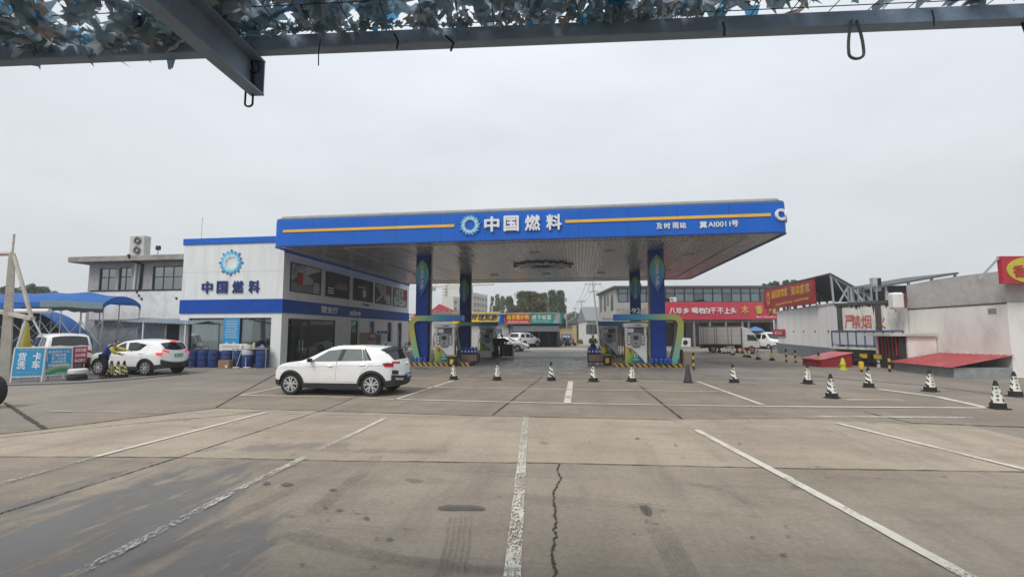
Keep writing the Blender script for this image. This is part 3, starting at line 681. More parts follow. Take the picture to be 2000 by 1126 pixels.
o = sunburst('ceiling_emblem', cp, (-2.3 - OX, 31.9 - OY, ZS + .02), 2.1, 10, [(0, (.22, .24, .24)), (1, (.05, .07, .08))], inner=.3, rot=(PI / 2, 0, 0), depth=.09, wid=.11)
b = MB()
for (x, y) in ((-6.5, 27), (-2.4, 27), (1.8, 27), (-6.5, 37), (-2.4, 37), (1.8, 37), (6.5, 29), (6.5, 36), (-12.5, 29), (-12.5, 36)): b.box(x - OX - .3, x - OX + .3, y - OY - .3, y - OY + .3, ZS - .01, ZS + .04)
b.build('ceiling_light', mat('lamp_cover', (.42, .42, .4), .3), cp, bevel=.02)
b = MB(); ring(b, rrect(CX0 - .02, CX1 + .02, CY0 - .02, CY1 + .02, .51), ZS - .004, ZS + .05, .16); b.build('fascia_edge', mat('fascia_edge', (.012, .05, .22), .4), cp, smooth=30)
YF = CY0 - .002
def fx(x): return x - OX
YEL2 = YEL
MB().box(fx(-15.35), fx(-6.08), YF - .03, YF, 7.15, 7.29).build('yellow_stripe', YEL, cp); MB().box(fx(-.55), fx(8.82), YF - .03, YF, 7.17, 7.31).build('yellow_stripe', YEL, cp)
sunburst('emblem', cp, (fx(-5.27), YF, 7.22), .60, 9, LOGO, inner=.42, depth=.06, wid=.105)
spaced('lettering', '中国燃料', [fx(-4.16), fx(-3.19), fx(-2.14), fx(-1.1)], .78, LETW, cp, YF - .05, 7.22, w=.76, depth=.08, bold=.04)
spaced('lettering', '及时雨站', [fx(3.86), fx(4.22), fx(4.6), fx(4.93)], .29, LETW, cp, YF - .02, 6.87, w=.28, depth=.03, bold=.03)
spaced('lettering', '冀', [fx(5.84)], .32, LETW, cp, YF - .02, 6.87, w=.32, depth=.03, bold=.03)
text('lettering', 'AI0011', 1, LETW, cp, (fx(6.55), YF - .02, 6.87), fit=(.98, .25), depth=.03, bold=.012)
spaced('lettering', '号', [fx(7.24)], .30, LETW, cp, YF - .02, 6.88, w=.3, depth=.03, bold=.03)
# CHINA FUEL round the right corner
zc = 7.23
text('lettering', 'C', 1, LETW, cp, (CX1 - .40, CY0 - .03, zc), rz=R(16), fit=(.46, .55), depth=.08, bold=.05)
for k, ch in enumerate('HINA FUEL'):
    if ch != ' ': text('lettering', ch, 1, LETW, cp, (CX1 + (.05 if k else .0), CY0 + .34 + k * .80, zc), rz=PI / 2 if k else R(68), fit=(.42 if ch != 'I' else .14, .55), depth=.08, bold=.05)
# columns
LEAF = [(0, (.01, .06, .32)), (.25, (.012, .12, .42)), (.55, (.02, .24, .36)), (.8, (.09, .3, .16)), (1, (.30, .36, .05))]
def column(x, y, rain):
    x -= OX; y -= OY
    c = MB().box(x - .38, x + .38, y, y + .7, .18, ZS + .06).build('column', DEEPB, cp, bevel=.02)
    b = MB(); pts = []
    z0, z1 = 4.05, 6.15
    prof = [(0, 0), (.1, .12), (.22, .26), (.4, .40), (.55, .45), (.7, .42), (.82, .32), (.92, .18), (1, 0)]
    left = [(x - w * .92, z0 + (z1 - z0) * t) for t, w in prof]; right = [(x + w * .92, z0 + (z1 - z0) * t) for t, w in prof]
    for i in range(len(prof) - 1):
        q = [p for p in (left[i], right[i], right[i + 1], left[i + 1])]
        if i == 0: q = [left[0], right[1], left[1]]
        if i == len(prof) - 2: q = [left[i], right[i], left[i + 1]]
        f = [b.bm.verts.new((px, y - .05, pz)) for px, pz in q]; b._f(f, 0)
    for side_ in (left, right):
        for i in range(len(prof) - 1):
            p, q = side_[i], side_[i + 1]; b._f([b.bm.verts.new(v) for v in ((p[0], y - .05, p[1]), (q[0], y - .05, q[1]), (q[0], y - .004, q[1]), (p[0], y - .004, p[1]))], 0)
    b.build('leaf_panel', ATTRG, c, cols=lambda v: ramp_c(LEAF, (v.z - z0) / (z1 - z0)))
    b = MB(); b.tube([(p[0] + .015, y - .04, p[1]) for p in right[:7]], [.012, .03, .035, .03, .024, .02, .012], 6); b.build('leaf_outline', BLACK, c)
    o = text('lettering', 'CHINA FUEL', 1, LETW, c, (x + .0, y - .06, (z0 + z1) / 2 + .02), fit=(1.42, .17), rot=(PI / 2, PI / 2, 0), depth=.015, bold=.012)
    if rain:
        b = MB().tube([(x + .5, y + .2, .18), (x + .5, y + .2, ZS + .05)], .055, 8); b.build('downpipe', mat('pipe_tan', (.33, .28, .24), .5), c)
        b = MB().box(x + .39, x + .46, y + .3, y + .5, .18, ZS + .05); b.build('cable_tray', mat('tray_dark', (.06, .05, .05), .5), c)
        b = MB().box(x + .4, x + .58, y + .12, y + .28, 5.02, 5.1).box(x + .4, x + .58, y + .12, y + .28, 2.5, 2.56); b.build('pipe_clamp', GALV, c)
CX_L, CX_R, CYF, CYB = -9.05, 4.34, 26.9, 37.0
for (x, y, r) in ((CX_L, CYF, 1), (CX_R, CYF, 0), (CX_L + .1, CYB, 1), (CX_R, CYB, 0)): column(x, y, r)
b = MB(); b.tube([(fx(CX_R) - .46, CYF - OY + .2, .18), (fx(CX_R) - .46, CYF - OY + .2, ZS)], .04, 8); b.build('conduit', mat('pipe_tan', (.33, .28, .24), .5), cp)
# ================================================================ islands
def hazard_kerb(name, x0, x1, y0, y1, z, label):
    isl = thing(name, label, 'kerb island', ((x0 + x1) / 2, (y0 + y1) / 2, 0), 0, 'pump islands')
    w, d = (x1 - x0) / 2, (y1 - y0) / 2
    MB().box(-w, w, -d, d, 0, z - .01).build('plinth', CONC, isl)
    YK = mat('kerb_yellow', (.50, .29, .035), .5, var=.2, scale=5, dirt=(.1, .08, .05), damt=.6); BK = mat('kerb_black', (.03, .03, .03), .6, var=.3, scale=5)
    b = MB(); step = .155; n = int(2 * w / step) + 2; sl = z * .9
    for side_ in (-1, 1):
        yy = side_ * (d + .004)
        for i in range(-1, n):
            p = []
            xa = -w + i * step; xb = xa + step
            q = [(xa + sl, .004), (xb + sl, .004), (xb, z), (xa, z)]
            q = [(max(-w, min(w, px)), pz) for px, pz in q]
            if len(set(q)) < 3: continue
            b.prism(q, yy, yy - side_ * .0035, 'XZ', m=i % 2)
    b.box(-w - .01, -w, -d, d, .004, z, 0); b.box(w, w + .01, -d, d, .004, z, 1)
    b.build('hazard_stripe', [YK, BK], isl)
    MB().box(-w - .01, w + .01, -d - .006, d + .006, z, z + .012).build('top_slab', mat('island_top', (.16, .15, .14), .6, var=.2), isl)
    return isl
hazard_kerb('pump_island', -9.75, -6.05, 26.45, 27.9, .2, 'striped pump island at the front left, nearest the shop')
hazard_kerb('pump_island', 1.85, 5.55, 26.8, 28.0, .2, 'striped pump island at the front right under the taller arch')
hazard_kerb('pump_island', -9.6, -6.0, 36.6, 38.0, .2, 'striped pump island at the back left behind the front pump')
hazard_kerb('pump_island', 1.85, 5.4, 36.6, 38.0, .2, 'striped pump island at the back right behind the front pump')
# arches
ARC = [(0, (.12, .40, .36)), (.14, (.2, .45, .28)), (.32, (.50, .52, .10)), (.5, (.46, .5, .12)), (.62, (.16, .40, .30)), (.74, (.04, .30, .45)), (1, (.015, .12, .46))]
def arch(x, y, w, s, label, rear=False):
    """stands at x, runs inward by w in direction s"""
    a = thing('pump_arch', label, 'arch', (x, y, .2), 0, 'printed arches over the pumps')
    H = 2.55; path = [(.42, 0), (.30, .5), (.16, 1.1), (.05, 1.7), (.0, 2.05)] + [(.42 - .42 * math.cos(R(q)), 2.1 + .42 * math.sin(R(q))) for q in range(10, 91, 10)] + [(1.0, 2.52), (1.6, 2.52), (2.2, 2.52), (2.8, 2.52), (w, 2.52)]
    L = [0]
    for p, q in zip(path, path[1:]): L.append(L[-1] + math.hypot(q[0] - p[0], q[1] - p[1]))
    b = MB(); rows = []; dpt = .34
    for i, (px, pz) in enumerate(path):
        q0, q1 = path[max(0, i - 1)], path[min(len(path) - 1, i + 1)]; dx, dz = q1[0] - q0[0], q1[1] - q0[1]; l = math.hypot(dx, dz); nx, nz = dz / l, -dx / l; t = .16
        if i == 0: nx, nz = 1, 0
        rows.append([b.bm.verts.new((s * qx, qy, qz)) for qx, qy, qz in ((px - nx * t, -dpt, pz - nz * t), (px + nx * t, -dpt, pz + nz * t), (px + nx * t, dpt, pz + nz * t), (px - nx * t, dpt, pz - nz * t))])
    for i in range(len(rows) - 1):
        for k in range(4): b._f([rows[i][k], rows[i][(k + 1) % 4], rows[i + 1][(k + 1) % 4], rows[i + 1][k]], 0)
    b._f(rows[0], 0); b._f(rows[-1][::-1], 0)
    def colr(v):
        best = min(range(len(path)), key=lambda i: (path[i][0] - abs(v.x)) ** 2 + (path[i][1] - v.z) ** 2); c = ramp_c(ARC, L[best] / L[-1])
        return c
    b.build('arch_band', ATTRG, a, cols=colr, smooth=35)
    # darker inner lining
    b = MB(); rows = []
    for i, (px, pz) in enumerate(path):
        q0, q1 = path[max(0, i - 1)], path[min(len(path) - 1, i + 1)]; dx, dz = q1[0] - q0[0], q1[1] - q0[1]; l = math.hypot(dx, dz); nx, nz = dz / l, -dx / l
        if i == 0: nx, nz = 1, 0
        rows.append([b.bm.verts.new((s * (px + nx * .175), yy, pz + nz * .175)) for yy in (-dpt + .03, dpt - .03)] + [b.bm.verts.new((s * (px + nx * .155), yy, pz + nz * .155)) for yy in (dpt - .03, -dpt + .03)])
    for i in range(len(rows) - 1):
        for k in range(4): b._f([rows[i][k], rows[i][(k + 1) % 4], rows[i + 1][(k + 1) % 4], rows[i + 1][k]], 0)
    b.build('arch_lining', mat('arch_lining', (.05, .06, .065), .4), a)
    text('fuel_number', '92#·92#', 1, mat('number_grey', (.5, .49, .47), .35, .3), a, (s * (w - .95), -.1, 2.86), fit=(1.25, .2) if rear else (1.6, .31), depth=.06, bold=.03)
    if rear: a.scale = (1, 1, .94)
arch(-9.6, 27.05, 3.0, 1, 'arch over the front left pump, yellow green post standing by the shop')
arch(5.5, 27.2, 3.55, -1, 'arch over the front right pump, bending down on the right hand side')
arch(-9.6, 37.2, 3.4, 1, 'shaded arch over the back left pump, behind the rear column', True)
arch(5.4, 37.2, 3.9, -1, 'shaded arch over the back right pump, farthest right', True)
# dispensers
SWIRL = [(0, (.45, .42, .04)), (.25, (.2, .34, .06)), (.5, (.02, .18, .12)), (.8, (.012, .08, .2)), (1, (.01, .05, .2))]
def dispenser(x, y, label):
    d = thing('fuel_dispenser', label, 'fuel pump', (x, y, .21), 0, 'fuel pumps')
    PWH = mat('pump_white', (.62, .63, .63), .35, var=.06, scale=2, dirt=(.4, .38, .34), damt=.3); PG = mat('pump_grey', (.24, .25, .26), .45, var=.08); PGD = mat('pump_dark', (.09, .095, .1), .4)
    MB().box(-.58, .58, -.25, .25, 0, 1.55).box(-.58, -.44, -.25, .25, 1.55, 1.95).box(.44, .58, -.25, .25, 1.55, 1.95).box(-.44, .44, .05, .25, 1.55, 1.95).build('housing', PWH, d, bevel=.02)
    MB().box(-.66, .66, -.32, .32, 1.95, 2.18).build('header', PWH, d, bevel=.04)
    text('lettering', '中国燃料', 1, LETB, d, (.12, -.33, 2.06), fit=(.36, .09), depth=.006); sunburst('emblem', d, (-.14, -.325, 2.06), .055, 8, LOGO, depth=.004)
    MB().box(-.44, .44, -.12, .05, 1.66, 1.95).build('price_display', PGD, d); MB().box(-.44, -.1, -.14, -.12, 1.67, 1.9).build('price_card', WPLAS, d)
    MB().prism([(-.24, .95), (-.16, .85), (.16, .85), (.24, .95), (.24, 1.55), (.16, 1.64), (-.16, 1.64), (-.24, 1.55)], -.33, -.25).build('keypad_panel', PG, d, bevel=.02)
    MB().box(-.13, .13, -.342, -.33, 1.27, 1.49).build('screen', mat('screen', (.03, .035, .035), .15), d); MB().box(-.14, .14, -.338, -.33, .92, .95).box(-.05, .05, -.338, -.33, 1.02, 1.14).build('card_slot', PGD, d)
    for sx in (-1, 1):
        MB().box(sx * .27, sx * .47, -.29, -.25, .98, 1.55).build('side_panel', PG, d, bevel=.015)
        b = MB()
        for z in (1.4, 1.26, 1.08): b.box(sx * .31, sx * .43, -.30, -.29, z, z + .09)
        b.build('button', [WPLAS] if sx < 0 else [mat('button_grey', (.5, .5, .48), .4)], d)
    # printed swirl on the lower front
    prof = [(-.57, .0), (-.57, .78), (-.5, .83), (-.4, .84), (-.28, .8), (-.15, .7), (.02, .56), (.2, .42), (.34, .27), (.42, .12), (.46, 0)]
    b = MB(); b.grid(lambda u, v: ((-.575 + 1.03 * u), -.256, .02 + v * max(.02, (.84 if u < .17 else .84 - .84 * ((u - .17) / .83) ** 1.35)) * (1 if u > .05 else .93)), 26, 8)
    b.build('swirl_print', ATTRG, d, cols=lambda v: (.35, .03, .03) if (-.4 < v.x < -.22 and .58 < v.z < .78) else ramp_c(SWIRL, (v.x + .57) * .85 + (.45 - v.z) * .45))
    b = MB(); b.tube([(-.575 + 1.03 * u, -.258, .02 + (.84 - .84 * max(0, (u - .17) / .83) ** 1.35)) for u in [k / 16 for k in range(17)]], .014, 5); b.build('swirl_edge', BLACK, d)
    sunburst('emblem', d, (-.02, -.258, .42), .14, 9, [(0, (.6, .62, .6)), (1, (.6, .62, .6))], depth=.005); text('lettering', '中国燃料', 1, LETW, d, (-.02, -.262, .2), fit=(.34, .06), depth=.004)
    MB().box(-.03, .03, -.258, -.25, .88, .93).build('lock', BLACK, d)
    for sx in (-1, 1):
        b = MB(); b.tube([(sx * .6, 0, 1.8), (sx * .72, -.05, 1.4), (sx * .74, -.08, .6), (sx * .7, -.1, .15), (sx * .64, -.1, .12), (sx * .61, -.08, .5), (sx * .61, -.05, .95)], .022, 7); h = b.build('hose', RUB, d, smooth=True)
        MB().box(sx * .58, sx * .66, -.12, .02, .9, 1.2).build('nozzle', mat('nozzle', (.35, .04, .04) if sx < 0 else (.05, .2, .08), .4), h)
    return d
d0 = dispenser(-7.62, 27.0, 'white pump with green swirl at the front left island beside the blue column')
copy_to(d0, (3.12, 27.2, .21), 0, 'white pump with green swirl at the front right island under the arch')
copy_to(d0, (-7.1, 37.3, .21), 0, 'shaded pump at the back left island beyond the cart of bottles')
copy_to(d0, (2.35, 37.3, .21), 0, 'shaded pump at the back right island, half hidden by the front pump')
# blue bottles round the column feet
def bottle():
    o = MB().lathe([(.09, 0), (.105, .02), (.105, .10), (.095, .12), (.105, .14), (.105, .32), (.07, .38), (.035, .40), (.035, .45)], 12).build('water_bottle', mat('bottle_blue', (.015, .07, .33), .25, coat=.4), smooth=True)
    return o
b0 = bottle(); first = True
for (cx, cy, desc) in ((CX_L, CYF, 'front left'), (CX_R, CYF, 'front right'), (CX_L + .1, CYB, 'back left'), (CX_R, CYB, 'back right')):
    for k in range(5 if 'right' in desc else 4):
        o = b0 if first else b0.copy()
        if not first: COL.objects.link(o)
        first = False; o.location = (cx - .42 + k * .23, cy - .14, .212); o.scale = (1, 1, .72)
        tag(o, 'blue plastic bottle in the row at the foot of the %s column' % desc, 'bottle', 'blue bottles at the foot of the %s column' % desc)
for k in range(2):
    o = b0.copy(); COL.objects.link(o); o.location = (5.05 + k * .24, 27.1, .212); tag(o, 'blue plastic bottle beside the post of the front right arch', 'bottle', 'blue bottles by the front right arch')
# carts of coolant bottles
def cart(x, y, label, yellow=False):
    c = thing('display_cart', label, 'cart', (x, y, 0), 0, 'display carts under the canopy')
    b = MB()
    for sx in (-.52, .52):
        for sy in (-.3, .3): b.box(sx - .02, sx + .02, sy - .02, sy + .02, .1, .78)
    b.box(-.54, .54, -.32, .32, .62, .66).box(-.54, .54, -.32, .32, .14, .18); b.build('frame', BLACK, c)
    MB().box(-.46, .46, -.335, -.322, .24, .58).build('front_board', mat('cart_board', (.27, .18, .13), .6, var=.1), c); MB().box(-.5, .5, -.31, .30, .19, .61).build('cart_box', mat('cart_grey', (.12, .12, .12), .5), c)
    for sx in (-.45, .45):
        for sy in (-.26, .26): MB().lathe([(.05, -.02), (.06, -.01), (.06, .01), (.05, .02)], 12, (sx, sy, .06), 'X').build('castor', RUB, c)
    for (sx, z) in ((-.3, .1), (-.05, .1), (.25, .1)): MB().box(sx, sx + .15, -.31, -.2, .02 + z - .09, .1).build('white_tin', WPLAS, c)
    jm = mat('jug_blue', (.02, .09, .36), .35, var=.2); i = 0
    for r in range(2):
        for k in range(5 if not yellow else 4):
            j = thing('coolant_jug', 'blue jug with white label stacked on the %s cart' % ('right hand' if yellow else 'left hand'), 'jug', (x - .43 + k * .2, y - .2 + r * .22, .66 if not r else .66), 0, 'blue jugs on the %s cart' % ('right hand' if yellow else 'left hand'))
            h = .3 + .1 * r
            MB().lathe([(.085, 0), (.09, .02), (.09, h * .7), (.06, h * .85), (.03, h * .88), (.03, h)], 10).build('jug_body', jm, j, smooth=True); MB().box(-.05, .05, -.096, -.08, .08, h * .55).build('jug_label', WPLAS, j)
    return c
cart(-6.42, 28.1, 'cart with tan board and blue jugs beside the left hand island'); cart(1.05, 28.7, 'cart with tan board, blue jugs and yellow kettle beside the right hand island', True)
yk = thing('yellow_kettle', 'yellow jug with handle on the right hand cart', 'jug', (1.42, 28.5, .66)); YP = mat('yellow_plastic', (.62, .45, .02), .4)
MB().lathe([(.13, 0), (.15, .03), (.15, .2), (.1, .27), (.05, .29), (.05, .33)], 14).build('jug_body', YP, yk, smooth=True); MB().tube([(-.1, 0, .24), (-.06, 0, .38), (.06, 0, .38), (.1, 0, .24)], .018, 7).build('handle', YP, yk, smooth=True)
def bin_(x, y, label):
    c = thing('litter_bin', label, 'bin', (x, y, 0), 0, 'black and yellow bins by the islands')
    MB().box(-.22, .22, -.2, .2, 0, .55).build('bin_body', BLACK, c, bevel=.03); MB().box(-.1, .1, -.215, -.2, .15, .42).build('yellow_plate', YP, c); MB().box(-.26, .26, -.22, .22, .55, .64).build('lid', mat('bin_lid', (.28, .2, .06), .5), c, bevel=.02)
bin_(-7.0, 26.25, 'black bin with yellow plate at the right end of the front left island'); bin_(1.62, 28.2, 'black bin with yellow plate between the right hand cart and the island')
eb = thing('end_box', 'tan cabinet at the right end of the front right island', 'cabinet', (5.85, 27.6, 0)); MB().box(-.2, .2, -.3, .3, 0, .8).build('box_body', mat('tan_steel', (.36, .26, .19), .6, dirt=(.15, .1, .08)), eb, bevel=.02); MB().box(-.26, -.205, -.3, .3, 0, .95).build('side_plate', mat('brown_steel', (.1, .04, .03), .6), eb)
# ================================================================ cars
CARW = mat('car_white', (.80, .81, .81), .28, var=.03, scale=1.0, coat=.6, dirt=(.60, .57, .50), damt=.3, dscale=.8)
CGL = mat('car_glass', (.10, .125, .12), .05, var=.1, spec=.9, coat=.5); CGD = mat('car_glass_dark', (.012, .014, .015), .06, var=.1, spec=.7)
CPL = mat('car_black_plastic', (.035, .036, .038), .6, var=.15, scale=8); CHR = mat('alloy', (.62, .63, .64), .28, .7, var=.05)
TAIL = mat('tail_red', (.35, .008, .012), .18, coat=.6); LITE = mat('tail_lit', (.9, .03, .03), .3, emit=.35); HEAD = mat('headlamp', (.55, .58, .6), .12, coat=.8); PLB = mat('plate_blue', (.02, .07, .4), .35); SEAM = mat('seam', (.10, .10, .10), .6)
def interp(keys, x):
    if x <= keys[0][0]: return keys[0][1]
    for (a, p), (b, q) in zip(keys, keys[1:]):
        if x <= b: return p + (q - p) * (x - a) / (b - a + 1e-9)
    return keys[-1][1]
def smooth_keys(keys, n=6):
    """Catmull through 2D points"""
    out = []
    for i in range(len(keys) - 1):
        p0, p1, p2, p3 = [Vector(keys[max(0, min(len(keys) - 1, j))]) for j in (i - 1, i, i + 1, i + 2)]
        for k in range(n):
            t = k / n; q = .5 * (2 * p1 + (p2 - p0) * t + (2 * p0 - 5 * p1 + 4 * p2 - p3) * t * t + (3 * p1 - p0 - 3 * p2 + p3) * t ** 3)
            out.append(tuple(q))
    out.append(tuple(keys[-1])); return out
def wheel(parent, x, y, r, w, rim, spokes=5, name='wheel', alloy=None):
    s = 1 if y > 0 else -1; alloy = alloy or CHR
    wh = MB().lathe([(r * .68, -w * .4), (r * .9, -w * .5), (r * .97, -w * .42), (r, -w * .25), (r, w * .25), (r * .97, w * .42), (r * .9, w * .5), (r * .68, w * .4)], 32, (0, 0, 0), 'Y').build(name, RUB, parent, smooth=50)
    wh.location = (x, y - s * w * .5, r)
    b = MB().lathe([(r * .70, s * w * .30), (r * .69, s * w * .44), (r * .63, s * w * .45), (r * .62, s * w * .2)], 32, axis='Y')
    for k in range(spokes):
        for d in (-.10, .10) if spokes <= 6 else (0,):
            a = 2 * PI * k / spokes + d + .3; a2 = 2 * PI * k / spokes + d * 2.4 + .3
            b.bar((math.cos(a) * r * .1, s * w * .4, math.sin(a) * r * .1), (math.cos(a2) * r * .65, s * w * .41, math.sin(a2) * r * .65), r * .13, w * .1, up=(0, 1, 0))
    b.lathe([(r * .15, s * w * .32), (r * .15, s * w * .46), (r * .05, s * w * .48)], 14, axis='Y'); b.build('rim', alloy, wh, smooth=35)
    MB().lathe([(.001, s * w * .1), (r * .68, s * w * .1)], 24, axis='Y').build('brake_disc', BLACK, wh)
    return wh
def car(name, label, loc, rz, P, group=None):
    root = thing(name, label, P.get('cat', 'car'), loc, rz, group)
    Wd = P['w'] / 2; zb = P['belt']; paint = P.get('paint', CARW); glassm = P.get('glass', CGL)
    xf, xr = P['wheels']; wr = P['wr']; ar = wr * 1.13
    E = P['edge']
    top = [(x, z) for x, z in E]
    topx = sorted(smooth_keys(top, 5)); x0, x1 = topx[0][0], topx[-1][0]
    def half(x, z):
        w = Wd
        if z > zb: w -= P['tum'] * (z - zb) + .02 * min(1, (z - zb) / .025)
        else: w -= .05 * ((z - (zb - .22)) / .5) ** 2
        c, hl = (x0 + x1) / 2, (x1 - x0) / 2
        t = max(0, (abs(x - c) / hl - .55) / .45); w -= P.get('taper', .16) * t ** 2.4
        # waist crease
        w += .012 * math.exp(-((z - (zb - .12)) / .05) ** 2)
        return w
    sill = P.get('sill', .24)
    def bot(x):
        z = sill + P.get('rise', .08) * max(0, (abs(x - (x0 + x1) / 2) / ((x1 - x0) / 2) - .7) / .3)
        for wx in (xf, xr):
            d = abs(x - wx)
            if d < ar: z = max(z, wr + math.sqrt(max(0, ar * ar - d * d)) * .98)
        return z
    xs = set(round(x0 + (x1 - x0) * i / 44, 4) for i in range(45))
    for wx in (xf, xr):
        for k in range(13): xs.add(round(wx - ar * math.cos(PI * k / 12), 4))
        xs.add(round(wx - ar - .012, 4)); xs.add(round(wx + ar + .012, 4))
    xs = sorted(x for x in xs if x0 <= x <= x1); NV = 14
    b = MB(); grid = {}
    for s in (1, -1):
        cols = []
        for x in xs:
            zt = interp(topx, x); zlo = min(bot(x), zt - .05); col = []
            for j in range(NV + 1):
                z = zlo + (zt - zlo) * j / NV; y = half(x, z)
                if j == NV: y -= .015
                col.append(b.bm.verts.new((x, s * y, z)))
            cols.append(col)
        for i in range(len(xs) - 1):
            for j in range(NV): b._f([cols[i][j], cols[i + 1][j], cols[i + 1][j + 1], cols[i][j + 1]], 0)
        grid[s] = cols
    # strip between both edge loops: front column up, roof line, rear column down
    def loop(s):
        c = grid[s]; return list(c[-1][:-1]) + [col[-1] for col in c[::-1]] + list(c[0][:-1])[::-1]
    La, Lb = loop(1), loop(-1); n = len(La)
    # centre profile: keys matched to edge keys by parameter
    ekeys = P['match']; # list of (edge param x or ('f',t) / ('r',t), centre x, centre z)
    par = []
    for i, v in enumerate(La):
        if i < NV: par.append(-1 + i / NV)
        elif i < NV + len(xs): par.append((x1 - v.co.x) / (x1 - x0))
        else: par.append(1 + (i - NV - len(xs) + 1) / NV)
    kx = [(p, cx) for p, cx, cz in ekeys]; kz = [(p, cz) for p, cx, cz in ekeys]
    def smo(keys):
        ks = smooth_keys(keys, 6); return sorted(ks)
    kx, kz = (smo(kx), smo(kz)) if P.get('smooth', True) else (kx, kz)
    fr = [1, .985, .95, .88, .7, .4, 0, -.4, -.7, -.88, -.95, -.985, -1]
    rows = []
    for i in range(n):
        e = La[i].co; c = Vector((interp(kx, par[i]), 0, interp(kz, par[i]))); row = []
        for f in fr:
            if f == 1: row.append(La[i])
            elif f == -1: row.append(Lb[i])
            else:
                g = abs(f) ** 2.3; row.append(b.bm.verts.new((c.x + (e.x - c.x) * g, e.y * f, c.z + (e.z - c.z) * g)))
        rows.append(row)
    for i in range(n - 1):
        for j in range(len(fr) - 1): b._f([rows[i][j], rows[i][j + 1], rows[i + 1][j + 1], rows[i + 1][j]], 0)
    LaC = [v.co.copy() for v in La]
    body = b.build('body', paint, root, smooth=38)
    MB().box(x0 + .25, x1 - .25, -Wd + .12, Wd - .12, sill + .03, zb - .25).build('underbody', BLACK, root)
    def surf(p, f, off):
        """point on the end/roof strip at parameter p and side fraction f"""
        def at(pp, ff):
            i = 0
            while i < n - 2 and par[i + 1] < pp: i += 1
            t = (pp - par[i]) / (par[i + 1] - par[i] + 1e-9); e = LaC[i].lerp(LaC[i + 1], t); c = Vector((interp(kx, pp), 0, interp(kz, pp))); g = abs(ff) ** 2.3
            return Vector((c.x + (e.x - c.x) * g, e.y * ff, c.z + (e.z - c.z) * g))
        q = at(p, f); du = at(p + .012, f) - at(p - .012, f); dv = at(p, min(1, f + .02)) - at(p, f - .02); nn = dv.cross(du).normalized()
        ctr = Vector((0, 0, .7))
        if nn.dot(q - ctr) < 0: nn = -nn
        return q + nn * off
    def cap(nm, p0, p1, f0, f1, m, off=.006, nu=10, nv=10, par_=None, shape=None):
        bb = MB(); bb.grid(lambda u, v: surf(p0 + (p1 - p0) * u, (f0 + (f1 - f0) * v) if not shape else shape(u, v), off), nu, nv)
        return bb.build(nm, m, par_ or root, smooth=True)
    def patch(nm, poly, m, off=.006, par_=None, sides=(1, -1), cut=.12):
        out = []
        for s in sides:
            bb = MB(); f = bb.bm.faces.new([bb.bm.verts.new((x, 0, z)) for x, z in poly]); bmesh.ops.triangulate(bb.bm, faces=[f])
            for _ in range(5):
                es = [e for e in bb.bm.edges if e.calc_length() > cut]
                if not es: break
                bmesh.ops.subdivide_edges(bb.bm, edges=es, cuts=1); bmesh.ops.triangulate(bb.bm, faces=bb.bm.faces)
            for v in bb.bm.verts: v.co.y = s * (half(v.co.x, v.co.z) + off)
            out.append(bb.build(nm, m, (par_[s] if isinstance(par_, dict) else par_) or root, smooth=True))
        return out
    for wx in (xf, xr):
        for s in (1, -1): wheel(root, wx, s * (Wd - .02), wr, P.get('tw', .22), P.get('rimm'), P.get('spokes', 5))
        # dark lining of the arch
        for s in (1, -1):
            bb = MB(); bb.grid(lambda u, v: (wx - ar * 1.0 * math.cos(PI * u), s * (half(wx, .6) - .01 - .35 * v), wr + ar * .98 * math.sin(PI * u)), 14, 1); bb.build('arch_liner', BLACK, root)
    if P.get('clad', True):
        for s in (1, -1):
            for wx in (xf, xr):
                bb = MB(); r0, r1 = ar - .01, ar + .065; rows2 = []
                for k in range(21):
                    a = PI * (-.06 + 1.12 * k / 20); row = []
                    for r_, o in ((r0, -.02), (r0, .016), (r1, .016), (r1, -.004)):
                        x = wx - r_ * math.cos(a); z = max(sill - .02, wr + r_ * math.sin(a) * .98); x = max(x0 - .0, min(x1 + .0, x)); row.append(bb.bm.verts.new((x, s * (half(x, z) + o), z)))
                    rows2.append(row)
                for k in range(20):
                    for j in range(3): bb._f([rows2[k][j], rows2[k][j + 1], rows2[k + 1][j + 1], rows2[k + 1][j]], 0)
                bb.build('wheel_arch_trim', CPL, root, smooth=40)
        patch('sill_trim', [(xf - ar - .03, sill - .03), (xr + ar + .03, sill - .03), (xr + ar + .03, sill + .13), (xf - ar - .03, sill + .13)], CPL, .014)
        fp = xf + ar + .04
        patch('bumper_trim', [(fp, sill + .0), (x1, sill + .06), (x1, sill + .22), (fp, sill + .2)], CPL, .012)
        patch('bumper_trim', [(xr - ar - .04, sill + .0), (x0, sill + .05), (x0, sill + .24), (xr - ar - .04, sill + .2)], CPL, .012)
    cap('bumper_trim', 1.55 if P.get('hatch') else 1.6, 1.99, -1, 1, P.get('rear_trim', CPL), .012, 6, 14); cap('bumper_trim', -.98, -.7, -1, 1, CPL, .012, 4, 14)
    for dd in P['doors']:
        drs = {}
        for s in (1, -1): drs[s] = patch('door', dd['poly'], paint, .007, sides=(s,), cut=.09)[0]
        for wp in dd['win']: patch('window', wp, glassm, .021, drs)
        for fpoly in dd.get('black', ()): patch('pillar_trim', fpoly, CPL, .019, drs)
        hx, hz_ = dd['handle']
        for s in (1, -1):
            yy = s * (half(hx, hz_) + .03); MB().tube([(hx - .09, yy - s * .025, hz_), (hx - .07, yy, hz_), (hx + .07, yy, hz_), (hx + .09, yy - s * .025, hz_)], .014, 6).build('door_handle', paint, drs[s], smooth=True)
    for wp in P.get('quarter', ()): patch('quarter_window', wp, glassm, .012)
    for wp in P.get('side_black', ()): patch('pillar_trim', wp, CPL, .010)
    if 'ws' in P: cap('windshield', *P['ws'], -.93, .93, CGD, .008, 8, 12)
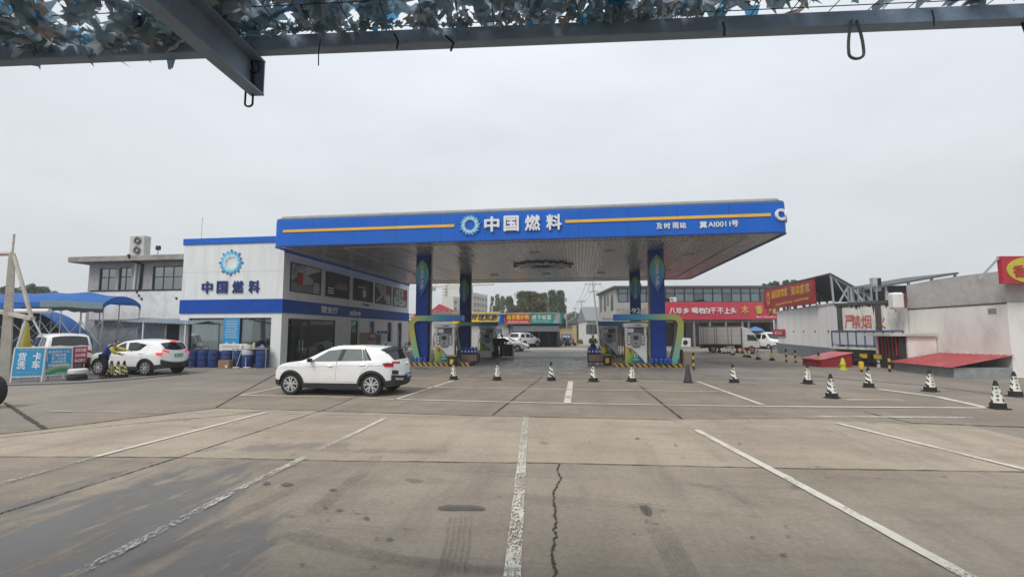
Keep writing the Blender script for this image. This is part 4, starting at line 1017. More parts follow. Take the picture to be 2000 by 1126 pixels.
    if 'rw' in P: cap('rear_window', *P['rw'][:2], -P['rw'][2], P['rw'][2], P.get('rwm', CGD), .008, 8, 12)
    if 'spoiler' in P: cap('spoiler', *P['spoiler'], -.9, .9, BLACK, .02, 4, 12)
    for t in P['tail']:
        patch('tail_light', t, P.get('tailm', TAIL), .010)
    if 'tail_cap' in P:
        p0, p1, f0, f1 = P['tail_cap']
        for sg in (1, -1): cap('tail_light', p0, p1, sg * f0, sg * f1, P.get('tailm', TAIL), .010, 4, 6)
    if 'head_cap' in P:
        p0, p1, f0, f1 = P['head_cap']
        for sg in (1, -1): cap('headlight', p0, p1, sg * f0, sg * f1, HEAD, .010, 4, 6)
    for t in P.get('head', ()): patch('headlight', t, HEAD, .012)
    if 'grille' in P: cap('grille', *P['grille'], -.62, .62, CPL, .008, 4, 10)
    # mirrors
    mx_, mz_ = P['mirror']
    for s in (1, -1):
        y = s * (half(mx_, mz_) + .03); m_ = MB().lathe([(.02, 0), (.075, .03), (.085, .08), (.08, .15), (.04, .19)], 12, axis='Y').build('mirror', P.get('mirm', paint), root, smooth=True)
        m_.location = (mx_, y, mz_ + .05); m_.scale = (.8, s, .75)
    if 'rail' in P:
        for s in (1, -1):
            pts = [(x, s * (half(x, z) - .06), z + .0 + P['rail'][2] * (1 if 0 < i < 4 else 0)) for i, (x, z) in enumerate([(P['rail'][0] + (P['rail'][1] - P['rail'][0]) * k / 4, interp(topx, P['rail'][0] + (P['rail'][1] - P['rail'][0]) * k / 4)) for k in range(5)])]
            MB().tube(pts, .022, 6).build('roof_rail', P.get('railm', CHR), root, smooth=True)
    pl = surf(P['plate'][0], 0, .02); q = surf(P['plate'][0] + .03, 0, .02)
    po = MB().box(-.015, .0, -.22, .22, -.07, .07).build('licence_plate', P.get('platem', PLB), root, bevel=.004); po.location = pl + Vector((-.012, 0, 0)); po.rotation_euler = (0, math.atan2(pl.x - q.x, pl.z - q.z) if False else 0, 0)
    text('lettering', '冀A 80', 1, LETW, po, (-.018, 0, 0), rot=(PI / 2, 0, -PI / 2), fit=(.34, .08), depth=.004)
    if 'wiper' in P:
        MB().tube([surf(P['rw'][1] - .01, 0, .02), surf((P['rw'][0] + P['rw'][1]) / 2 + .03, .35, .02)], .01, 5).build('wiper', BLACK, root)
    if 'aerial' in P:
        MB().tube([surf(P['aerial'], 0, 0), surf(P['aerial'] + .01, 0, .09)], [.03, .008], 6).build('aerial', BLACK, root)
    if 'badge' in P:
        q = surf(P['badge'], 0, .006); MB().lathe([(.001, .0), (.055, 0), (.055, -.012), (.045, -.014), (.043, -.004), (.001, -.004)], 16, axis='X').build('badge', CHR, root).location = q
    if 'extra' in P: P['extra'](root, surf, cap, patch, half)
    return root
def troc_extra(root, surf, cap, patch, half):
    patch('crease_shade_strip', [(.80, .868), (-1.7, .905), (-1.7, .917), (.80, .88)], mat('crease_shadow', (.42, .43, .43), .4), .0085)  # grey strip paints the shade along the waist crease
    patch('tail_light_detail', [(-1.68, .925), (-1.93, .9), (-1.92, .93), (-1.7, .955)], mat('tail_dark', (.10, .006, .01), .2), .014)
    for sg in (1, -1):
        cap('bumper_vent', 1.36, 1.52, sg * .70, sg * .97, CPL, .012, 3, 5)
        cap('exhaust_trim', 1.66, 1.74, sg * .45, sg * .85, CHR, .02, 2, 6)
TROC = dict(w=1.82, belt=.99, wheels=(1.30, -1.30), wr=.335, tum=.40, taper=.21, sill=.25, rise=.06,
    edge=[(-2.0, .84), (-1.96, .98), (-1.80, 1.12), (-1.48, 1.355), (-1.12, 1.45), (-.4, 1.495), (.12, 1.455), (.62, 1.2), (1.02, 1.03), (1.5, .965), (1.76, .88), (1.92, .74)],
    match=[(-1, 1.96, .25), (-.6, 2.03, .45), (-.15, 2.03, .68), (0, 1.98, .78), (.05, 1.9, .87), (.13, 1.7, .97), (.235, 1.08, 1.045), (.27, .95, 1.09), (.44, .22, 1.50), (.52, -.12, 1.55), (.66, -.7, 1.57), (.80, -1.35, 1.54), (.89, -1.82, 1.465), (.905, -1.87, 1.43), (.95, -2.0, 1.22), (.985, -2.09, 1.06), (1.0, -2.13, 1.0), (1.2, -2.17, .86), (1.5, -2.19, .62), (1.75, -2.2, .44), (2, -2.08, .28)],
    doors=[dict(poly=[(.86, .43), (.90, .75), (.84, 1.03), (.60, 1.19), (.15, 1.43), (-.22, 1.475), (-.20, 1.0), (-.17, .43)],
                win=[[(.62, 1.035), (.50, 1.13), (.13, 1.385), (-.30, 1.44), (-.215, 1.045)]], black=[[(-.215, 1.045), (-.30, 1.44), (-.44, 1.445), (-.34, 1.045)]], handle=(0, .90)),
           dict(poly=[(-.185, .43), (-.215, 1.0), (-.24, 1.475), (-.6, 1.485), (-1.0, 1.455), (-1.27, 1.06), (-1.2, .88), (-.98, .72), (-.88, .43)],
                win=[[(-.345, 1.045), (-.445, 1.445), (-.92, 1.44), (-1.02, 1.065)], [(-1.04, 1.065), (-.945, 1.438), (-1.0, 1.43), (-1.22, 1.085)]], black=[], handle=(-1.02, .93))],
    side_black=[[(-1.0, 1.45), (-1.05, 1.452), (-1.30, 1.07), (-1.22, 1.07)]],
    ws=(.285, .43), rw=(.915, .975, .86), hatch=1, tail=[[(-1.62, .975), (-1.70, .87), (-1.99, .87), (-1.965, .97), (-1.8, 1.0)]], tail_cap=(.996, 1.085, .60, .988), spoiler=(.86, .915),
    head_cap=(-.25, .03, .62, .97), grille=(-.5, -.12), mirror=(.62, 1.02), rail=(-1.35, .1, .03), plate=(1.56,), wiper=1, aerial=.80, badge=1.10, extra=troc_extra, mirm=BLACK)
_z = lambda z: z if z < 1.0 else 1.0 + (z - 1.0) * .90
_x = lambda x: x if x > -1.7 else -1.7 + (x + 1.7) * .86
_p2 = lambda L: [(_x(a), _z(b_)) for a, b_ in L]
TROC['edge'] = _p2(TROC['edge']); TROC['match'] = [(p, _x(a), _z(b_)) for p, a, b_ in TROC['match']]
for d_ in TROC['doors']: d_['poly'] = _p2(d_['poly']); d_['win'] = [_p2(w_) for w_ in d_['win']]; d_['black'] = [_p2(w_) for w_ in d_['black']]
TROC['side_black'] = [_p2(w_) for w_ in TROC['side_black']]; TROC['tail'] = [_p2(w_) for w_ in TROC['tail']]
pf, pr = G(566, 771), G(724, 774)
main = car('parked_car', 'white compact crossover with black roof spoiler and ten spoke wheels in a marked bay', ((pf.x + pr.x) / 2, 14.62, 0), PI, TROC)
SUVS = dict(w=1.80, belt=1.0, wheels=(1.28, -1.28), wr=.34, tum=.36, taper=.22, sill=.28, rise=.08, spokes=8, tw=.2,
    edge=[(-2.02, .9), (-1.98, 1.08), (-1.85, 1.28), (-1.5, 1.48), (-.9, 1.56), (-.3, 1.56), (.2, 1.47), (.75, 1.17), (1.05, 1.05), (1.5, .98), (1.85, .86), (2.0, .72)],
    match=[(-1, 2.05, .28), (-.5, 2.12, .5), (0, 2.06, .78), (.12, 1.7, .97), (.235, 1.08, 1.06), (.27, .95, 1.1), (.43, .3, 1.5), (.52, -.1, 1.6), (.7, -.8, 1.63), (.86, -1.55, 1.57), (.9, -1.78, 1.52), (.95, -1.93, 1.3), (.985, -2.03, 1.1), (1.0, -2.07, 1.02), (1.3, -2.12, .8), (1.6, -2.15, .55), (2, -2.02, .33)],
    doors=[dict(poly=[(.88, .48), (.9, .8), (.85, 1.06), (.3, 1.40), (-.1, 1.52), (-.2, 1.05), (-.2, .48)], win=[[(.70, 1.07), (.22, 1.38), (-.05, 1.47), (-.16, 1.09)]], handle=(-.02, .93)),
           dict(poly=[(-.215, .48), (-.215, 1.05), (-.12, 1.52), (-.6, 1.55), (-1.35, 1.42), (-1.2, .95), (-.93, .7), (-.88, .48)], win=[[(-.30, 1.10), (-.22, 1.46), (-.6, 1.48), (-1.2, 1.38), (-.95, 1.16), (-.8, 1.11)]], handle=(-1.02, 1.0))],
    ws=(.285, .42), rw=(.912, .972, .88), hatch=1, tail=[[(-1.72, 1.02), (-1.8, .9), (-2.0, .9), (-1.99, 1.02)]], tail_cap=(.998, 1.09, .62, .988), tailm=LITE, head_cap=(-.2, .03, .6, .97), grille=(-.5, -.1), mirror=(.66, 1.05), plate=(1.18,), platem=mat('plate_green', (.12, .3, .2), .4), glass=CGD,
    extra=lambda root, surf, cap, patch, half: cap('brake_light', .895, .91, -.25, .25, LITE, .012, 2, 4))
q = G(277, 734)
car('parked_car', 'white small crossover with its brake lights lit, at the car wash shelter', (q.x - 1.15, q.y + .98, 0), PI - .06, SUVS)
BIG = dict(SUVS); BIG.update(w=1.95, belt=1.15, wheels=(1.45, -1.4), wr=.39, tum=.26, taper=.12, sill=.36, spokes=6,
    edge=[(-2.42, .95), (-2.40, 1.18), (-2.30, 1.45), (-2.15, 1.70), (-1.6, 1.80), (-.5, 1.82), (.1, 1.76), (.8, 1.36), (1.1, 1.2), (1.7, 1.15), (2.15, 1.05), (2.3, .85)],
    match=[(-1, 2.35, .38), (-.5, 2.42, .6), (0, 2.36, .95), (.12, 1.8, 1.15), (.25, 1.1, 1.22), (.28, 1.0, 1.27), (.44, .25, 1.76), (.54, -.2, 1.88), (.75, -1.1, 1.9), (.92, -2.1, 1.86), (.945, -2.22, 1.80), (.97, -2.34, 1.5), (.99, -2.44, 1.25), (1.0, -2.47, 1.15), (1.3, -2.5, .9), (1.6, -2.55, .65), (2, -2.45, .42)],
    doors=[dict(poly=[(.95, .55), (.98, .9), (.95, 1.2), (.2, 1.66), (-.15, 1.76), (-.2, 1.2), (-.2, .55)], win=[[(.78, 1.24), (.15, 1.63), (-.1, 1.70), (-.14, 1.24)]], handle=(0, 1.08)),
           dict(poly=[(-.215, .55), (-.215, 1.2), (-.17, 1.76), (-.8, 1.78), (-1.2, 1.76), (-1.25, 1.1), (-1.0, .8), (-.95, .55)], win=[[(-.26, 1.24), (-.22, 1.70), (-1.08, 1.71), (-1.1, 1.24)]], handle=(-1.0, 1.1))],
    quarter=[[(-1.35, 1.25), (-1.33, 1.7), (-1.95, 1.66), (-2.1, 1.28)]], ws=(.29, .43), rw=(.95, .985, .88), tail=[[(-2.2, 1.2), (-2.2, .95), (-2.4, .95), (-2.4, 1.2)]], tail_cap=(.998, 1.14, .76, .988), tailm=TAIL, mirror=(.75, 1.22), plate=(1.3,), platem=PLB, rail=(-1.8, .0, .04))
BIG.pop('extra')
q = G(176, 728)
car('parked_car', 'large white off roader under the blue awning, rear window towards the street', (q.x - 3.9, q.y + 1.6, 0), R(152), BIG)
BIG2 = dict(BIG); BIG2['cat'] = 'car'
q = G(1012, 679)
car('parked_car', 'white off roader parked in front of the red and teal shop signs', (q.x + .6, q.y + 2.0, 0), R(62), BIG2)
SED = dict(SUVS); SED.update(w=1.80, belt=.9, wheels=(1.38, -1.34), wr=.32, tum=.42, taper=.2, sill=.22, clad=False,
    edge=[(-2.30, .72), (-2.25, .92), (-1.9, .99), (-1.45, 1.12), (-.9, 1.33), (-.3, 1.38), (.2, 1.3), (.8, 1.02), (1.1, .92), (1.7, .82), (2.1, .68), (2.28, .55)],
    match=[(-1, 2.30, .22), (-.5, 2.38, .4), (0, 2.34, .58), (.1, 2.0, .76), (.25, 1.15, .94), (.28, 1.05, .97), (.44, .3, 1.34), (.52, -.1, 1.43), (.66, -.7, 1.42), (.76, -1.15, 1.31), (.88, -1.85, 1.04), (.95, -2.2, 1.02), (1.0, -2.37, .98), (1.3, -2.42, .75), (1.6, -2.42, .5), (2, -2.3, .28)],
    doors=[dict(poly=[(.92, .38), (.95, .7), (.9, .93), (.3, 1.23), (-.1, 1.33), (-.18, .93), (-.18, .38)], win=[[(.72, .95), (.25, 1.22), (-.05, 1.30), (-.14, .95)]], handle=(0, .82)),
           dict(poly=[(-.195, .38), (-.195, .93), (-.12, 1.33), (-.6, 1.32), (-1.35, 1.06), (-1.2, .8), (-.95, .6), (-.9, .38)], win=[[(-.23, .95), (-.17, 1.30), (-.6, 1.30), (-1.22, 1.06), (-1.1, .97)]], handle=(-1.0, .86))],
    ws=(.29, .43), rw=(.77, .87, .88), hatch=0, tail=[[(-1.95, .9), (-1.98, .78), (-2.28, .76), (-2.24, .9)]], tail_cap=(1.0, 1.2, .6, .99), tailm=TAIL, head=[[(1.75, .72), (2.05, .58), (2.2, .56), (2.1, .66)]], head_cap=(-.15, .05, .55, .97), mirror=(.7, .92), plate=(1.25,), platem=PLB, spokes=5)
SED.pop('extra')
ql, qr = G(956, 688), G(1003, 684)
car('parked_car', 'white saloon car behind the two people in dark clothes', ((ql.x + qr.x) / 2 + .3, (ql.y + qr.y) / 2 + .9, 0), R(-8), SED)
VAN = dict(BIG); VAN.update(w=1.75, belt=1.05, wheels=(1.5, -1.2), wr=.3, tum=.2, clad=False,
    edge=[(-2.0, 1.2), (-1.98, 1.5), (-1.9, 1.72), (-1.6, 1.8), (0, 1.83), (.9, 1.76), (1.4, 1.4), (1.75, 1.08), (1.95, .9), (2.05, .7)],
    match=[(-1, 2.1, .32), (-.5, 2.2, .6), (0, 2.15, .85), (.08, 1.95, 1.03), (.12, 1.8, 1.1), (.27, 1.1, 1.75), (.35, .6, 1.88), (.6, -.5, 1.92), (.9, -1.7, 1.88), (.97, -1.95, 1.78), (1.0, -2.03, 1.6), (1.4, -2.08, 1.1), (2, -2.02, .4)],
    doors=[dict(poly=[(1.3, .5), (1.45, .9), (1.5, 1.1), (1.0, 1.66), (.45, 1.72), (.4, .5)], win=[[(1.38, 1.14), (.95, 1.6), (.52, 1.64), (.5, 1.12)]], handle=(.55, 1.0)),
           dict(poly=[(.38, .5), (.43, 1.72), (-.7, 1.72), (-.75, .5)], win=[[(.3, 1.12), (.33, 1.63), (-.6, 1.63), (-.62, 1.12)]], handle=(.2, 1.0))],
    quarter=[[(-.85, 1.12), (-.85, 1.63), (-1.8, 1.6), (-1.85, 1.15)]], ws=(.125, .26), rw=(1.02, 1.4, .85), hatch=0, tail=[[(-1.85, 1.1), (-1.85, .9), (-2.0, .9), (-2.0, 1.1)]], tail_cap=(1.4, 1.6, .8, .99), head=[[(1.8, .85), (1.95, .75), (2.03, .78), (1.95, .88)]], head_cap=(-.15, .04, .5, .97), mirror=(1.3, 1.15), plate=(1.5,), cat='van')
VAN.pop('rail', None)
q = dep(1495, 660, 53)
van = car('parked_van', 'white minivan facing the yard beside the big white wall', (q.x, q.y, 0), R(-72), VAN)
# lorry ------------------------------------------------------------
q = G(1384, 689)
tk = thing('box_truck', 'small box lorry with dull grey ribbed cargo body in front of the restaurant', 'lorry', (q.x + .75, q.y + .9, 0), R(-10)); tk.scale = (.80, .85, .88)
BOXG = mat('truck_box', (.40, .385, .36), .5, .1, var=.08, dirt=(.25, .22, .18), damt=.5, dscale=1.5); TW = mat('truck_cab', (.52, .52, .52), .35, coat=.4, dirt=(.35, .33, .3), damt=.3)
MB().box(-1.5, 2.75, -1.0, 1.0, .85, 2.75).build('cargo_box', BOXG, tk, bevel=.02)
b = MB()
for x in (-1.5, -.05, .18, 1.35, 1.7, 2.69): b.box(x, x + .06, -1.025, -1.0, .85, 2.75)
for z in (.85, 2.66): b.box(-1.5, 2.75, -1.02, -1.0, z, z + .09)
for x in (-1.2, -.85): b.box(x, x + .04, -1.02, -1.0, 1.0, 2.6)
b.build('door_rib', mat('truck_rib', (.12, .11, .1), .6), tk)
b = MB()
for z in (1.25, 1.75, 2.25): b.box(-1.42, 2.68, -1.008, -1.0, z, z + .03)
b.build('panel_rib', mat('truck_rib2', (.3, .29, .27), .6), tk)
cab = MB().prism([(2.85, .55), (4.55, .55), (4.65, .9), (4.6, 1.2), (4.1, 2.0), (2.95, 2.1), (2.85, 2.0)], -.9, .9, 'XZ').build('cab', TW, tk, bevel=.06)
MB().prism([(2.85, 2.08), (4.05, 2.02), (3.5, 2.5), (2.85, 2.7)], -.8, .8, 'XZ').build('wind_deflector', TW, tk, bevel=.06)
for sy in (-.905, .9): MB().prism([(3.35, 1.3), (4.38, 1.25), (4.02, 1.85), (3.35, 1.88)], sy, sy + .006, 'XZ').build('side_window', CGD, tk)
MB().prism([(4.55, 1.28), (4.59, 1.28), (4.16, 1.95), (4.12, 1.95)], -.78, .78, 'XZ').build('windshield', CGD, tk)
MB().box(-1.4, 4.4, -.4, .4, .5, .84).box(-1.5, -1.4, -.95, .95, .45, .6).build('chassis', BLACK, tk); MB().box(1.2, 2.0, -.95, -.55, .4, .75).build('fuel_tank', MET, tk, bevel=.03)
for x in (-.2, 3.75):
    for s in (1, -1): wheel(tk, x, s * .95, .38, .26, 0, 6, alloy=mat('steel_wheel', (.2, .2, .2), .5))
MB().box(4.6, 4.68, -.8, -.5, .75, .95).box(4.6, 4.68, .5, .8, .75, .95).build('headlight', HEAD, tk, bevel=.01); MB().box(4.2, 4.3, -1.15, -.95, 1.5, 1.85).box(4.2, 4.3, .95, 1.15, 1.5, 1.85).build('mirror', BLACK, tk, bevel=.02)
# ================================================================ cones
def cone_src(col, name='traffic_cone'):
    c = thing(name, 'x', 'traffic cone')
    MB().lathe([(.24, 0), (.25, .015), (.24, .03), (.17, .032)], 4, M=Matrix.Rotation(PI / 4, 4, 'Z')).build('base', RUB, c); MB().lathe([(.165, .03), (.16, .15), (.13, .16)], 16).build('base_ring', RUB, c, smooth=True)
    b = MB(); n, k = 20, 14; r0, r1, z0, z1 = .13, .062, .16, .58; V = [[b.bm.verts.new(((r0 + (r1 - r0) * j / k) * math.cos(2 * PI * i / n), (r0 + (r1 - r0) * j / k) * math.sin(2 * PI * i / n), z0 + (z1 - z0) * j / k)) for i in range(n)] for j in range(k + 1)]
    for j in range(k):
        for i in range(n):
            a = (i + .5) / n; front = .55 < a < .8
            st_ = ((a * 2.2 + j / k * 2.6) % 1) < .42 and not front
            b._f([V[j][i], V[j][(i + 1) % n], V[j + 1][(i + 1) % n], V[j + 1][i]], 1 if st_ else 0)
    b.build('sleeve', [col, RUB], c, smooth=True)
    MB().lathe([(.06, .58), (.052, .63), (.05, .635), (.035, .70), (.02, .72)], 14).build('cap', RUB, c, smooth=True)
    b = MB()
    bm = bmesh.new()
    for k_, ch in enumerate('禁止停车'):
        me = text_mesh(ch, 1, .02, .02); n0 = len(bm.verts); bm.from_mesh(me); bm.verts.ensure_lookup_table(); z = .525 - k_ * .095; r = .13 + (.062 - .13) * (z - .16) / .42; sc_ = .07
        xs_ = [v.co.x for v in bm.verts[n0:]]; ys_ = [v.co.y for v in bm.verts[n0:]]; mx2, my2 = (min(xs_) + max(xs_)) / 2, (min(ys_) + max(ys_)) / 2
        a0 = 2 * PI * .675
        for v in bm.verts[n0:]:
            lx, lz = (v.co.x - mx2) * sc_, (v.co.y - my2) * sc_; rr = r - (lz) * .16 + .003 + v.co.z * .1; an = a0 + lx / r; v.co = Vector((rr * math.cos(an), rr * math.sin(an), z + lz))
    me = bpy.data.meshes.new('lettering'); bm.to_mesh(me); bm.free(); me.materials.append(RUB); link('lettering', me, c)
    return c
CW = mat('cone_white', (.68, .68, .60), .5, var=.12, dirt=(.3, .28, .24), damt=.5, dscale=4); CYEL = mat('cone_yellow', (.66, .62, .30), .5, var=.12, dirt=(.3, .25, .12), damt=.4, dscale=4); CRED = mat('cone_red', (.55, .06, .04), .5, var=.1)
src = cone_src(CW); first = True
def rz_face(p, off): return math.atan2(p.y, p.x) + PI / 2 - PI / 2 + off - 2 * PI * .675 + PI
LCONE = [((886, 741), .5, 'striped cone nearest the white crossover, at the end of its bay line'), ((971, 742), .1, 'striped cone second from the white crossover, before the open lane'), ((1077, 743), 1.6, 'striped cone turned to show only stripes, left of the small middle bay line'), ((1159, 745), .8, 'striped cone below the right hand cart of blue jugs'), ((1234, 745), .2, 'striped cone below the front right pump'), ((1434, 747), 1.2, 'striped cone right of the plain dark cone'),
         ((1578, 749), .3, 'striped cone just in front of the red tin shed'), ((1625, 777), .9, 'big looking striped cone standing inside the bays, nearest on the right'), ((1697, 756), 1.4, 'striped cone below the yellow and black barrier posts'), ((1817, 764), .7, 'yellowed striped cone before the red sheet roof'), ((1950, 798), .1, 'dirty cone at the right end of the bay line, closest to the right edge'), ((1984, 774), .5, 'dirty cone at the far right edge of the picture')]
for (px, off, lab) in LCONE:
    p = G(*px); o = src if first else copy_to(src, (0, 0, 0), 0, lab); first = False
    o['label'] = lab; o['group'] = 'striped cones along the bays'; o.location = p; o.rotation_euler = (R(random.uniform(-2.2, 2.2)), R(random.uniform(-2.2, 2.2)), math.atan2(-p.y, -p.x) - 2 * PI * .675 + off * .9); o.scale = (random.uniform(.95, 1.05),) * 2 + (random.uniform(.95, 1.03),)
dc = thing('traffic_cone', 'plain dark rubber cone right of the front right island', 'traffic cone', G(1344, 747)); MB().lathe([(.22, 0), (.23, .02), (.22, .05), (.15, .06)], 4, M=Matrix.Rotation(PI / 4, 4, 'Z')).build('base', RUB, dc); MB().lathe([(.15, .06), (.045, .68), (.02, .70)], 16).build('cone_body', mat('cone_grey', (.05, .05, .055), .6, var=.2), dc, smooth=True)
ys = cone_src(CYEL); fy = True
for k, (px, lab) in enumerate([((203, 738), 'yellow striped cone at the left end of the cluster by the kneeling worker'), ((216, 737), 'second yellow striped cone from the worker, in the cluster by the parked crossover'), ((229, 738), 'third yellow striped cone from the worker, in the cluster by the parked crossover'), ((241, 737), 'yellow striped cone at the right end of the cluster, by the crossover wheel')]):
    o = ys if fy else copy_to(ys, (0, 0, 0), 0, lab); fy = False; p = G(*px); o.location = p; o.rotation_euler = (0, 0, math.atan2(-p.y, -p.x) - 4.24 + .6 * k); o['label'] = lab.replace('kneeling', 'leaning'); o['group'] = 'yellow cones by the car wash'
far = [((1415, 690), 0, 'w'), ((1431, 693), 0, 'w'), ((1456, 697), 1, 'y'), ((1463, 698), 0, 'w'), ((1481, 702), 0, 'w'), ((1508, 704), 1, 'y'), ((1405, 688), 1, 'y'), ((1424, 690), 1, 'y'), ((1450, 690), 2, 'r'), ((1468, 691), 2, 'r'), ((1440, 689), 2, 'r')]
FL = {0: 'white', 1: 'yellow', 2: 'red'}
rs = cone_src(CRED); used_r = False
seq = ['first', 'second', 'third', 'fourth', 'fifth', 'sixth']; cnt = {0: 0, 1: 0, 2: 0}
for (px, k, _) in sorted(far):
    sc_ = {0: src, 1: ys, 2: rs}[k]; lab = '%s %s cone from the left in the far row beside the grey lorry' % (seq[cnt[k]], FL[k]); cnt[k] += 1
    p = G(*px); o = copy_to(sc_, p, random.uniform(0, 6), lab, 'small cones in the far row by the lorry')
    if k == 2 and not used_r:
        for ch in list(o.children): bpy.data.objects.remove(ch)
        bpy.data.objects.remove(o); o = rs; o.location = p; o['label'] = lab; o['group'] = 'small cones in the far row by the lorry'; used_r = True
# yellow / black posts on the right
HZP = mat('post_yellow', (.55, .36, .03), .5, var=.15)
def post(px, h, lab, r=.055):
    p = G(*px); b = MB(); k = 5
    prof = [(r, h * i / k) for i in range(k + 1)] + [(r * .6, h + .02), (0.0005, h + .03)]
    b.lathe(prof, 12, ms=[1 if i % 2 == 0 else 0 for i in range(k)] + [1, 1]); o = b.build('bollard', [HZP, RUB], smooth=30); o.location = p; tag(o, lab, 'bollard', 'yellow and black bollards')
post((1355, 721), .85, 'yellow black bollard beside the tan cabinet of the front right island'); post((1536, 707), .8, 'slim yellow black bollard left of the red tin shed'); post((1554, 708), .75, 'yellow black bollard touching the left end of the red tin shed'); post((1600, 716), .75, 'yellow black bollard in front of the red tin shed'); post((1738, 726), .8, 'yellow black bollard at the left corner of the grey plinth'); post((1640, 718), .3, 'low bollard right of the red tin shed')
# ================================================================ buildings seen from pixel-measured ground lines
class Wall:
    def __init__(s, a, b): s.a = Vector((a[0], a[1], 0)); s.b = Vector((b[0], b[1], 0)); s.d = (s.b - s.a).normalized(); s.rz = math.atan2(s.d.y, s.d.x); s.L = (s.b - s.a).length
    def at(s, px, py): p = onp(px, py, s.a, s.b); return (p - s.a).dot(s.d), p.z
    def rect(s, x0, y0, x1, y1):
        a, c = s.at(x0, y0), s.at(x1, y1); return min(a[0], c[0]), max(a[0], c[0]), min(a[1], c[1]), max(a[1], c[1])
WFR = mat('window_frame_dark', (.03, .035, .04), .4); GLF = mat('far_glass', (.12, .155, .175), .06, spec=.8); CURB = mat('curtain_blue', (.66, .80, .97), .7, var=.15, stretch=(7, 1, .3))
def window(par, x0, x1, z0, z1, y=0., nx=2, nz=2, fm=WFR, gm=GLF, t=.05):
    w = MB().box(x0, x1, y - .04, y + .02, z0, z0 + t).box(x0, x1, y - .04, y + .02, z1 - t, z1).box(x0, x0 + t, y - .04, y + .02, z0 + t, z1 - t).box(x1 - t, x1, y - .04, y + .02, z0 + t, z1 - t)
    for k in range(1, nx): xx = x0 + (x1 - x0) * k / nx; w.box(xx - t / 2, xx + t / 2, y - .035, y + .015, z0 + t, z1 - t)
    for k in range(1, nz): zz = z0 + (z1 - z0) * (.6 if nz == 2 else k / nz); w.box(x0 + t, x1 - t, y - .03, y + .01, zz - t / 2, zz + t / 2)
    o = w.build('window', fm, par); MB().box(x0 + t, x1 - t, y - .015, y - .005, z0 + t, z1 - t).build('pane', gm, o); return o
# ---------------------------------------------------------------- left: two storey office
lb = thing('office_building', 'grey two storey building with flat overhanging roof left of the white shop', 'building', (-32, 27, 0))
STUC = mat('grey_stucco', (.36, .35, .345), .85, var=.12, scale=1.5, dirt=(.17, .16, .15), damt=.6, dscale=1.2, bump=.2)
OW = mat('old_white_wall', (.70, .71, .71), .75, var=.07, scale=1.5, dirt=(.3, .28, .25), damt=.5, dscale=.9)
GW = mat('grey_blue_wall', (.33, .35, .37), .7, var=.1, scale=2, dirt=(.22, .22, .22), damt=.5)
wl_ = [(2.05, 3.75), (4.55, 5.6), (8.05, 10.9)]
b = MB(); z0, z1, t = 4.55, 6.45, .25; x = .2
wins = [((195, 524), (224, 568)), ((233, 522), (254, 568)), ((299, 520), (354, 572))]
LW_ = Wall((-32, 27), (-22, 27)); RW_ = [LW_.rect(*p, *q) for p, q in wins]
x = .2
for (a, c, u, v) in RW_: b.box(x, a, 0, t, 4.4, 6.45); b.box(a, c, 0, t, v, 6.45); b.box(a, c, 0, t, 4.4, max(4.45, u)); x = c
b.box(x, 9.4, 0, t, 4.4, 6.45); b.box(.2, .45, t, 7, 0, 6.45); b.box(9.15, 9.4, t, 7, 0, 6.45); b.box(.45, 9.15, 6.75, 7, 0, 6.45); b.box(.2, 9.4, 0, .25, 0, 4.4)
b.build('wall', STUC, lb)
MB().box(-.65, 9.35, -.7, 7.4, 6.45, 6.8).build('roof', CONC, lb, bevel=.02)
MB().box(.45, 9.15, 1.2, 1.3, 4.4, 6.4).build('partition', INT, lb)
for i, (a, c, u, v) in enumerate(RW_): window(lb, a, c, max(4.46, u), v, .12, 3 if i == 2 else 2, 2, gm=GLS2)
px0 = LW_.at(265, 540)[0]
MB().tube([(px0, -.06, 4.3), (px0 + .05, -.06, 6.4)], .07, 8).build('downpipe', WPLAS, lb); MB().tube([(px0 + .38, -.06, 4.3), (px0 + .5, -.06, 6.3), (px0 + .2, -.6, 6.5), (px0 + .15, -.75, 6.85)], .085, 8).build('cable_bundle', BLACK, lb)
ac = thing('air_conditioner', 'tall twin fan air conditioner on the flat grey office roof', 'air conditioner', (LW_.a.x + LW_.at(267, 498)[0], 27.2, 6.8))
MB().box(-.55, .55, -.25, .25, .06, 1.4).build('casing', mat('ac_white', (.5, .49, .46), .5, dirt=(.3, .28, .25)), ac, bevel=.03)
for z in (1.05, .42): b = MB(); [b.tube([(.05 + r_ * math.cos(2 * PI * k / 24), -.27, z + r_ * math.sin(2 * PI * k / 24)) for k in range(24)], .014, 5, closed=True) for r_ in (.29, .2)]; g_ = b.build('fan_grille', GALV, ac); MB().lathe([(.001, -.262), (.25, -.258)], 20, (.05, 0, z), 'Y').build('fan_disc', BLACK, g_); MB().lathe([(.001, -.275), (.09, -.27)], 10, (.05, 0, z), 'Y').build('hub', MET, g_)
MB().box(-.5, -.4, -.2, .2, 0, .06).box(.4, .5, -.2, .2, 0, .06).build('foot', GALV, ac)
fl = thing('floodlight', 'small floodlight on a short post on the office roof', 'floodlight', (LW_.a.x + LW_.at(308, 498)[0], 27.0, 6.8)); MB().tube([(0, 0, 0), (0, 0, .45)], .03, 6).build('post', GALV, fl); MB().box(-.14, .14, -.08, .1, .42, .7).build('lamp_head', BLACK, fl, bevel=.03)
